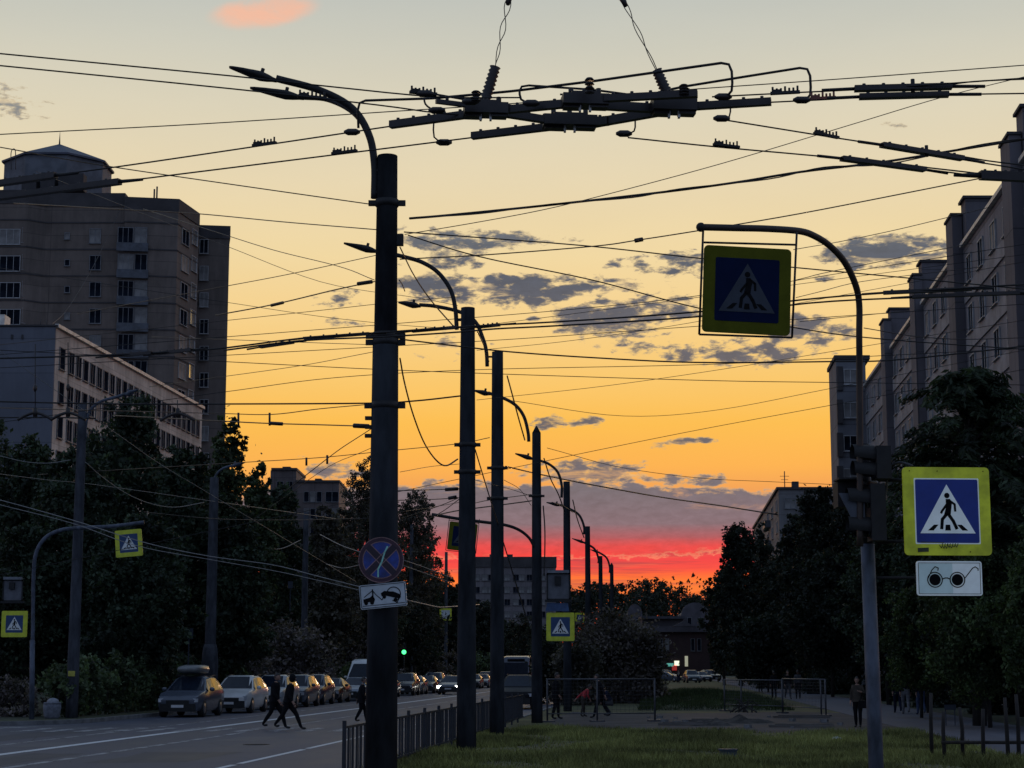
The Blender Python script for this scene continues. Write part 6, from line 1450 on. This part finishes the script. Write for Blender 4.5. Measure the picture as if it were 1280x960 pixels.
for (Y, src, pm, lb) in [(140.0, dk, 'black', 'dark car just right of the nearest pole in the far queue'), (146.5, sd, 'gold', 'pale roofed car second right of the nearest pole'), (152.5, sd, 'silver', 'silver car third right of the nearest pole'), (159.0, proto_suv, 'white', 'tall pale car fourth right of the nearest pole'), (166, sd, 'black', 'low dark car behind the tall pale one'), (181, dk, 'grey', 'grey car just left of the second pole'), (190, sd, 'white', 'pale car right of the second pole'), (197, sd, 'grey', 'grey car in the gap between second and third poles'), (204, proto_suv, 'brown', 'slate coloured car last in the gap between second and third poles')]:
    base = {id(dk): PNT['blue'], id(sd): PNT['silver'], id(proto_suv): PNT['gold']}[id(src)]
    copy_tree(src, loc=spot(-20.0 + random.uniform(-.2, .2), Y), rz=RZ, label=lb, swap={base: PNT[pm]})
hl = lit('lit_headlamp', (1.0, .97, .88), 14.0)
car('sedan', PNT['grey'], 'oncoming car with bright headlights left of the second pole', spot(-17.2, 146), RZ, None, lamps=hl)['category'] = 'car'
PNT['matt'] = mat('dusty_black_paint', (.012, .012, .014), .5, 0, var=.3, scale=2, spec=.15)
c = car('suv', PNT['matt'], 'dark car with a pale bonnet waiting behind the third pole', spot(-7.6, 93), RZ); c.name = 'dark_car'
car('bus', PNT['grey'], 'bus with a big dark windscreen coming between the third and fourth poles', spot(-13.0, 160), RZ)
for i, (px, Y, src, pm, lb) in enumerate([(852, 262, sd, 'white', 'pale car parked crosswise at the far end of the street'), (868, 250, proto_suv, 'silver', 'silver car parked at the far end beside the grass hump'), (884, 270, sd, 'silver', 'small pale car at the far end nearest the right trees'), (896, 285, dk, 'white', 'white car at the bend by the right trees'), (843, 285, dk, 'red', 'dark red car at the far end under the lit shop')]):
    base = {id(dk): PNT['blue'], id(sd): PNT['silver'], id(proto_suv): PNT['gold']}[id(src)]
    o = copy_tree(src, loc=(at(px, 845, Y).x, Y, .14), rz=RZ + (1.2 if i == 0 else .15 * i), label=lb, swap={base: PNT[pm]}); o['group'] = 'cars at the far end of the street'

# ------------------------------------------------------------------ people
SKIN = mat('skin', (.30, .17, .12), .6, var=.08, scale=9); HAIR = mat('dark_hair', (.02, .015, .012), .6, scale=9)
CL = dict(black=mat('black_cloth', (.010, .010, .012), .9, spec=.08, scale=9, bump=.4), navy=mat('navy_cloth', (.014, .018, .034), .9, spec=.08, scale=9, bump=.4), grey=mat('grey_cloth', (.06, .06, .065), .9, spec=.08, scale=9, bump=.4), pale=mat('pale_cloth', (.16, .16, .17), .9, spec=.08, scale=9, bump=.4), denim=mat('denim', (.06, .08, .14), .9, spec=.08, scale=9, bump=.4), red=mat('red_cloth', (.34, .04, .045), .85, spec=.08, scale=9, bump=.4), beige=mat('beige_cloth', (.055, .045, .036), .9, spec=.08, scale=9, bump=.4))
SHOE = mat('dark_shoe', (.012, .012, .012), .7, scale=9)
def person(label, loc, rz, top='black', legs='navy', stride=.0, h=1.74, arm=.2, bend=0.0, crouch=False, hair=None, hood=False, coat=0.0, hold=None, shoe=None):
    """figure facing -Y; stride = half step length, one continuous skin surface"""
    k = h / 1.74; V = []; E = []; Rr = []; Z = []
    def v(p, r, zone): V.append((p[0] * k, p[1] * k, p[2] * k)); Rr.append(r * k * (1.16 if zone in ('top', 'legs') else 1)); Z.append(zone); return len(V) - 1
    def e(a, b): E.append((a, b))
    drop = .40 if crouch else .012 + .25 * stride ** 2; hz = .93 - drop
    fx = -math.sin(bend) ; fz = math.cos(bend)
    def up(d, x=0.0, y=0.0): return (x, fx * d + y, hz + fz * d)
    pel = v((0, 0, hz), .135, 'legs'); wst = v(up(.17), .125, 'top'); che = v(up(.36), .15, 'top'); nb = v(up(.50), .075, 'top'); nk = v(up(.57, 0, -.01), .052, 'skin')
    e(pel, wst); e(wst, che); e(che, nb); e(nb, nk)
    for s in (-1, 1):
        f = s * stride; hip = v((s * .095, 0, hz - .05), .098, 'legs'); e(pel, hip)
        if crouch: kn = (s * .14, -.36, .50); an = (s * .13, -.10 + .06 * s, .09)
        else:
            ay = -f; lift = .06 if f < 0 and stride > .15 else 0.0; an = (s * .085, ay, .085 + lift)
            mid = ((s * .09 + an[0]) / 2, ay * .5 - .045 - (.05 if f < 0 else 0) * (stride > .15), (hz - .05 + an[2]) / 2 + .02); kn = mid
        a = v(tuple((Vector((s * .095, 0, hz - .05)).lerp(Vector(kn), .5))), .088, 'legs'); b2 = v(kn, .062, 'legs'); c = v(tuple(Vector(kn).lerp(Vector(an), .4)), .060, 'legs'); d = v(an, .040, 'legs'); g = v((an[0], an[1] - .05, an[2] - .045), .042, 'shoe'); tt = v((an[0] + s * .012, an[1] - .17, an[2] - .052 + (.03 if f < 0 and stride > .15 else 0)), .034, 'shoe')
        for p, q in ((hip, a), (a, b2), (b2, c), (c, d), (d, g), (g, tt)): e(p, q)
    hands = []
    for s in (-1, 1):
        sh = v(up(.46, s * .165), .070, 'top'); e(che, sh); sw = s * arm
        if hold == s: el = up(.24, s * .25, -.05); wr = up(.30, s * .16, -.27)
        elif crouch: el = up(.18, s * .26, -.16); wr = up(.02, s * .16, -.36)
        else: el = up(.18, s * .225, sw * .45 + .03); wr = up(-.06, s * .235, sw * 1.0 - .04)
        m = v(tuple(Vector(up(.46, s * .165)).lerp(Vector(el), .5)), .056, 'top'); b2 = v(el, .046, 'top'); c = v(tuple(Vector(el).lerp(Vector(wr), .5)), .043, 'top'); d = v(wr, .030, 'skin'); dr = (Vector(wr) - Vector(el)).normalized(); pm = v(tuple(Vector(wr) + dr * .07), .034, 'skin')
        for p, q in ((sh, m), (m, b2), (b2, c), (c, d), (d, pm)): e(p, q)
        hands.append((Vector(wr) + dr * .07, dr, s))
    me = bpy.data.meshes.new('tmp'); me.from_pydata(V, E, []); ob = bpy.data.objects.new('tmp', me); COL.objects.link(ob)
    sk = ob.modifiers.new('s', 'SKIN'); sb = ob.modifiers.new('d', 'SUBSURF'); sb.levels = 1; sb.render_levels = 1
    for i, r in enumerate(Rr): me.skin_vertices[0].data[i].radius = (r * (1.25 if Z[i] == 'top' and i in (wst, che) else 1), r * .82 if i in (wst, che, pel) else r)
    me.skin_vertices[0].data[0].use_root = True
    dg = bpy.context.evaluated_depsgraph_get(); dg.update(); ev = bpy.data.meshes.new_from_object(ob.evaluated_get(dg)); bpy.data.objects.remove(ob)
    Vn = np.array(V); names = ['top', 'legs', 'skin', 'shoe']; mb = MB()
    co = np.array([tuple(x.co) for x in ev.vertices])
    for p in ev.polygons:
        c = co[list(p.vertices)].mean(0); zi = names.index(Z[int(((Vn - c) ** 2).sum(1).argmin())]); mb.f.append(list(p.vertices)); mb.mi.append(zi); mb.sm.append(True)
    mb.v = [tuple(x) for x in co]
    hc = Vector(up(.70, 0, -.035)) * k; T = Matrix.Rotation(bend * .5, 3, 'X')
    mb.cur = 2; mb.ball(hc, (.074 * k, .094 * k, .118 * k), 14, 10); mb.ball(hc + Vector((0, -.098 * k, -.01 * k)), (.013 * k, .020 * k, .022 * k), 6, 4)
    for s in (-1, 1): mb.ball(hc + Vector((s * .076 * k, .005, -.005)), (.012 * k, .022 * k, .032 * k), 6, 4)
    mb.ball(hc + Vector((0, -.07 * k, -.075 * k)), (.038 * k, .03 * k, .03 * k), 8, 5)
    mb.cur = 3
    for s in (-1, 1): mb.ball(hc + Vector((s * .03 * k, -.084 * k, .008 * k)), (.012 * k, .008 * k, .007 * k), 6, 4)
    mb.ball(hc + Vector((0, -.092 * k, -.058 * k)), (.022 * k, .006 * k, .005 * k), 6, 4)
    mb.cur = 2
    for c, d, s in hands:
        c = c * k; sd_ = d.cross(Vector((0, 1, 0))); sd_ = Vector((0, 1, 0)) if sd_.length < .1 else Vector((0, 1, 0)) - d * d.y; sd_.normalize(); inn = Vector((-s, 0, 0)) - d * (-s * d.x); inn.normalize()
        for q, ln in ((-.024, .062), (-.008, .074), (.008, .07), (.024, .055)):
            b0 = c + sd_ * q * k + d * .012 * k; mb.tube([b0, b0 + d * ln * .5 * k + inn * .006 * k, b0 + d * ln * .95 * k + inn * .024 * k], [.0095 * k, .0085 * k, .006 * k], 6)
        b0 = c - d * .03 * k - sd_ * .028 * k; mb.tube([b0, b0 - sd_ * .022 * k + d * .02 * k + inn * .01 * k, b0 - sd_ * .026 * k + d * .05 * k + inn * .02 * k], [.011 * k, .010 * k, .007 * k], 6)
    bd = mb.build('person', [CL[top], CL[legs], SKIN, shoe or SHOE], None, loc=loc, rz=rz, label=label, cat='person')
    hm = MB()
    if hood: hm.ball(hc + Vector((0, .012 * k, .012 * k)), (.105 * k, .115 * k, .14 * k), 12, 8); nm, m = 'hood', CL[top]
    else:
        n1, n2 = 14, 7; vs = []; o = len(vs)
        for i in range(n2 + 1):
            th = (.60 if True else .5) * PI * i / n2
            for j in range(n1):
                ph = 2 * PI * j / n1; fr_ = math.sin(ph); lim = th * (1.0 if fr_ > -.3 else .62); vs.append(hc + Vector((.083 * k * math.sin(lim) * math.cos(ph), (.104 * k * math.sin(lim)) * math.sin(ph) + .006, .127 * k * math.cos(lim))))
        hm.add(vs, [(i * n1 + j, (i + 1) * n1 + j, (i + 1) * n1 + (j + 1) % n1, i * n1 + (j + 1) % n1) for i in range(n2) for j in range(n1)], True); nm, m = 'hair', HAIR
        if hair == 'long': hm.ball(hc + Vector((0, .045 * k, -.10 * k)), (.085 * k, .06 * k, .14 * k), 10, 6)
    hm.build(nm, m, bd)
    if coat:
        n1 = 16; vs = []; prof = [(.50, .13, .09), (.38, .205, .135), (.18, .185, .135), (0, .20, .15), (-coat, .235, .17)]
        for d, a, b2 in prof:
            for j in range(n1): ph = 2 * PI * j / n1; vs.append(Vector((a * math.cos(ph), fx * d + b2 * math.sin(ph), hz + fz * d)) * k)
        MB().add(vs, [(i * n1 + j, (i + 1) * n1 + j, (i + 1) * n1 + (j + 1) % n1, i * n1 + (j + 1) % n1) for i in range(4) for j in range(n1)], True).build('coat', CL[top], bd)
    return bd
def gp(px, Y, z=.0): return Vector((at(px, 836, Y).x, Y, z))
person('person in dark clothes on the crossing, the left one striding beside another', gp(344, 63.2), PI / 2 - .25, 'black', 'black', .34, 1.90, .22, .06, coat=.06)
person('person in dark clothes on the crossing, leaning into a long stride', gp(361, 62.4), PI / 2 - .15, 'black', 'black', .40, 1.86, .2, .14, hood=True, coat=.04)
person('person crossing the road half hidden by the nearest pole', gp(452, 69.5), PI / 2 + .2, 'black', 'black', .22, 1.72, .15, .08, coat=.15)
person('person standing alone on the footpath edge with a bag at the waist', gp(1071, 60.5, .135), -.4, 'beige', 'black', .05, 1.62, .05, .04, coat=.05, hold=1)
MB().box((0, 0, 0), (.30, .12, .24)).tube([(-.12, 0, .1), (-.05, 0, .3), (.05, 0, .3), (.12, 0, .1)], .012, 6).build('shoulder_bag', CL['black'], None, loc=gp(1078, 60.3, .86), label='dark bag at the hip of the lone person on the footpath', cat='bag')
person('person on the footpath in pale trousers walking away', gp(1131, 78, .135), PI - .1, 'black', 'pale', .26, 1.78, .15, .03)
person('person on the footpath in blue jeans walking away beside pale trousers', gp(1150, 77, .135), PI + .1, 'black', 'denim', .2, 1.76, .15, .03)
person('person on the footpath left of the walkers, all in dark clothes', gp(1121, 80, .135), PI, 'black', 'navy', .2, 1.74, .15, .03)
for i, (px, Y, tp, lg, sr, lb) in enumerate([(950, 150, 'navy', 'black', .1, 'dark figure on the far footpath leftmost behind the right barrier'), (967, 118, 'black', 'black', .15, 'dark figure second behind the right barrier'), (984, 116, 'black', 'grey', .25, 'figure in grey trousers behind the middle of the right barrier'), (997, 117, 'grey', 'black', .1, 'figure with a grey top behind the right barrier')]): person(lb, gp(px, Y, .135), PI if i % 2 else .2, tp, lg, sr, 1.72 + .03 * i, .12, .03)
person('person in black walking behind the left barrier near the pointed pole', gp(694, 70.5, .13), PI / 2, 'black', 'black', .12, 1.74, .12, .05, coat=.12)
person('person bending forward in red beside the left barrier', gp(728, 74, .13), PI / 2 + .3, 'red', 'beige', .12, 1.35, .3, .55)
person('person in black stepping wide behind the left barrier rail', gp(752, 72, .13), -PI / 2 - .2, 'black', 'black', .30, 1.72, .2, .22)
person('person in a dark jacket crouching by the bush behind the barrier', gp(764, 76, .13), -PI / 2, 'navy', 'grey', .0, 1.7, .2, .5, crouch=True)
person('tiny person far off beside the parked cars at the street end', gp(848, 240, .14), 0, 'black', 'navy', .1, 1.7)

# ------------------------------------------------------------------ barriers, posts and litter on the strip
M_bar = mat('barrier_tube', (.07, .07, .078), .5, .2, scale=6); M_net = mat('barrier_mesh', (.06, .06, .065), .6, .2, scale=6)
def barrier(p0, p1, ztop, label, mids=(.62,)):
    p0, p1 = Vector(p0), Vector(p1); t = empty('site_barrier', p0, label, 'barrier'); d = p1 - p0; L = d.length; dn = d.normalized(); H = ztop
    mb = MB(); mb.tube([Vector((0, 0, H)), d + Vector((0, 0, H))], .028, 8); mb.tube([Vector((0, 0, .30)), d + Vector((0, 0, .30))], .02, 8); mb.build('rail', M_bar, t)
    for u in (0, 1) + tuple(mids):
        q = d * u; mb = MB(); mb.tube([q, q + Vector((0, 0, H + .03))], .035, 8); mb.box(q + Vector((0, 0, .03)), (.5, .3, .06), math.atan2(d.y, d.x)); mb.build('post', M_bar, t)
    mb = MB(); n = int(L / .16)
    for i in range(1, n): q = d * (i / n); mb.tube([q + Vector((0, .0, .3)), q + Vector((0, .0, H))], .0035, 4)
    for i in range(1, 9): z = .3 + (H - .3) * i / 9; mb.tube([Vector((0, .006, z)), d + Vector((0, .006, z))], .0035, 4)
    mb.build('wire_mesh', M_net, t); return t
barrier(gp(684, 66.5, .12), gp(818, 67.5, .12), at(750, 849, 67).z - .12, 'long low mesh barrier in front of the dark bush', (.46,))
barrier(gp(905, 84, .12), gp(977, 80, .12), at(940, 850, 82).z - .12, 'left section of the mesh barrier by the footpath', (.3,))
barrier(gp(977.5, 80, .12), gp(1031, 75, .12), at(1005, 849, 77).z - .12, 'right section of the mesh barrier ending in twin posts by the footpath', (.9,))
M_wood = mat('weathered_plank', (.11, .10, .09), .9, var=.4, scale=3, stretch=(.3, 2, 2)); M_heap = mat('dug_earth', (.055, .048, .042), .95, var=.45, scale=2, bump=.6)
for (px, Y, w, rz, lb) in [(850, 62.5, 1.5, .03, 'pale plank lying on the torn paving left of the rubble'), (1000, 60.5, 2.1, -.02, 'long plank lying across the torn paving on the right'), (900, 66.5, 2.6, -.05, 'pale board at the back edge of the torn paving'), (1000, 72, 2.2, .08, 'thin board beside the footpath behind the rubble')]:
    MB().box((0, 0, .05), (w, .22, .07)).box((w * .05, .08, .105), (w * .9, .12, .03)).build('plank', M_wood, None, loc=gp(px, Y, .126), rz=rz, label=lb, cat='plank')
def heap(px, Y, w, h, lb, seed):
    N = 16; vs = []; fs = []
    for i in range(N + 1):
        for j in range(N + 1):
            a, b_ = i / N * 2 - 1, j / N * 2 - 1; r = math.hypot(a, b_); q = mnoise.noise((a * 2.2 + seed, b_ * 2.2, seed)); vs.append((a * w / 2, b_ * w / 2, max(-.02, h * (1 - r ** 1.5) * (.7 + .9 * q) + (.05 * mnoise.noise((a * 9, b_ * 9, seed)) if r < .9 else 0))))
    for i in range(N):
        for j in range(N): fs.append((i * (N + 1) + j, (i + 1) * (N + 1) + j, (i + 1) * (N + 1) + j + 1, i * (N + 1) + j + 1))
    MB().add(vs, fs).build('rubble_heap', M_heap, None, loc=gp(px, Y, .13), label=lb, cat='rubble heap')
heap(928, 66, 2.2, .28, 'low heap of earth and roots in front of the right barrier', 1.3); heap(890, 63, 1.6, .22, 'flat earth heap left of the rooty one', 4.1)
mb = MB(); 
for k in range(12): a = random.uniform(0, 6.28); L = random.uniform(.3, .6); mb.tube([(random.gauss(0, .3), random.gauss(0, .2), .25), (math.cos(a) * L * .5, math.sin(a) * L * .5, .45 + random.random() * .2), (math.cos(a) * L, math.sin(a) * L, .2 + random.random() * .6)], [.03, .02, .008], 5)
mb.build('root_tangle', BARK, None, loc=gp(930, 65.6, .25), label='tangle of cut branches and roots on the earth heap', cat='branches')
for k in range(14):
    px, Y = random.uniform(800, 1060), random.uniform(58, 74); s = random.uniform(.06, .2)
    mb = MB(); mb.box((0, 0, s * .3), (s * 1.4, s, s * .6), random.uniform(0, 3)); mb.box((s * .3, .1 * s, s * .25), (s, s * .9, s * .5), random.uniform(0, 3)); mb.build('rubble_chunk', M['kerb'], None, loc=gp(px, Y, .126), label='broken paving chunk lying about on the torn ground', cat='rubble', group='broken paving chunks')
# guard posts with a rail round the young tree pits, bottom right
for i, (px, yt, yb, Y, lb) in enumerate([(1161, 866, 948, 40, 'leftmost dark guard post by the footpath'), (1177, 889, 953, 39, 'second dark guard post, where the low rail starts'), (1199, 884, 952, 39, 'third dark guard post along the low rail'), (1225, 886, 956, 38.5, 'fourth dark guard post along the low rail'), (1256, 872, 962, 38, 'fifth dark guard post, one of the close pair'), (1269, 868, 962, 38, 'sixth dark guard post at the right of the close pair')]):
    p = gp(px, Y, .1); zt = at(px, yt, Y).z - .1
    MB().tube([(0, 0, 0), (random.uniform(-.02, .02), 0, zt * .6), (random.uniform(-.03, .03), 0, zt)], [.045, .042, .036], 8).build('guard_post', BARK, None, loc=p, label=lb, cat='post')
a, b_ = at(1177, 928, 39), at(1300, 928, 38); MB().tube([a, a.lerp(b_, .5), b_], .035, 8).build('guard_rail', BARK, recenter=True, label='low dark rail joining the guard posts by the footpath', cat='rail')
# box-shaped thing in the grass and a paper scrap
MB().box((0, 0, .11), (.34, .26, .22)).box((0, 0, .235), (.38, .3, .03)).box((-.1, -.14, .12), (.08, .02, .1)).build('utility_box', mat('dull_blue_box', (.03, .045, .06), .7, scale=5), None, loc=gp(908, 38.6, .12), label='small dull blue box sitting in the grass at the bottom', cat='box')
mb = MB(); mb.add([(-.13, -.08, .02), (.12, -.1, .05), (.15, .08, .01), (-.1, .1, .06), (0, 0, .09)], [(0, 1, 4), (1, 2, 4), (2, 3, 4), (3, 0, 4)]); mb.build('paper_scrap', M['plate_white'], None, loc=gp(1044, 48, .2), label='pale crumpled paper lying in the grass', cat='litter')
MB().box((0, 0, .62), (.38, .02, .17)).box((-.15, .03, .3), (.03, .03, .6)).box((.15, .03, .3), (.03, .03, .6)).build('notice_board', M['sheet_white_old'], None, loc=gp(1186, 62, .12), label='small pale notice on short legs behind the second guard post', cat='notice')
MB().box((0, 0, 0), (.40, .02, .5)).box((0, .04, -.9), (.06, .05, 2.0)).build('notice_board', M['sheet_white_old'], None, loc=gp(235, 88, at(235, 792, 88).z), label='small grey notice on a stake left of the thick pole', cat='notice')
MB().box((0, 0, 0), (.32, .02, .45)).box((0, .04, -.8), (.05, .05, 1.8)).build('notice_board', M['sheet_white_old'], None, loc=gp(361, 120, at(361, 731, 120).z), label='small pale plate high on the dim pole behind the lilac bush', cat='notice')
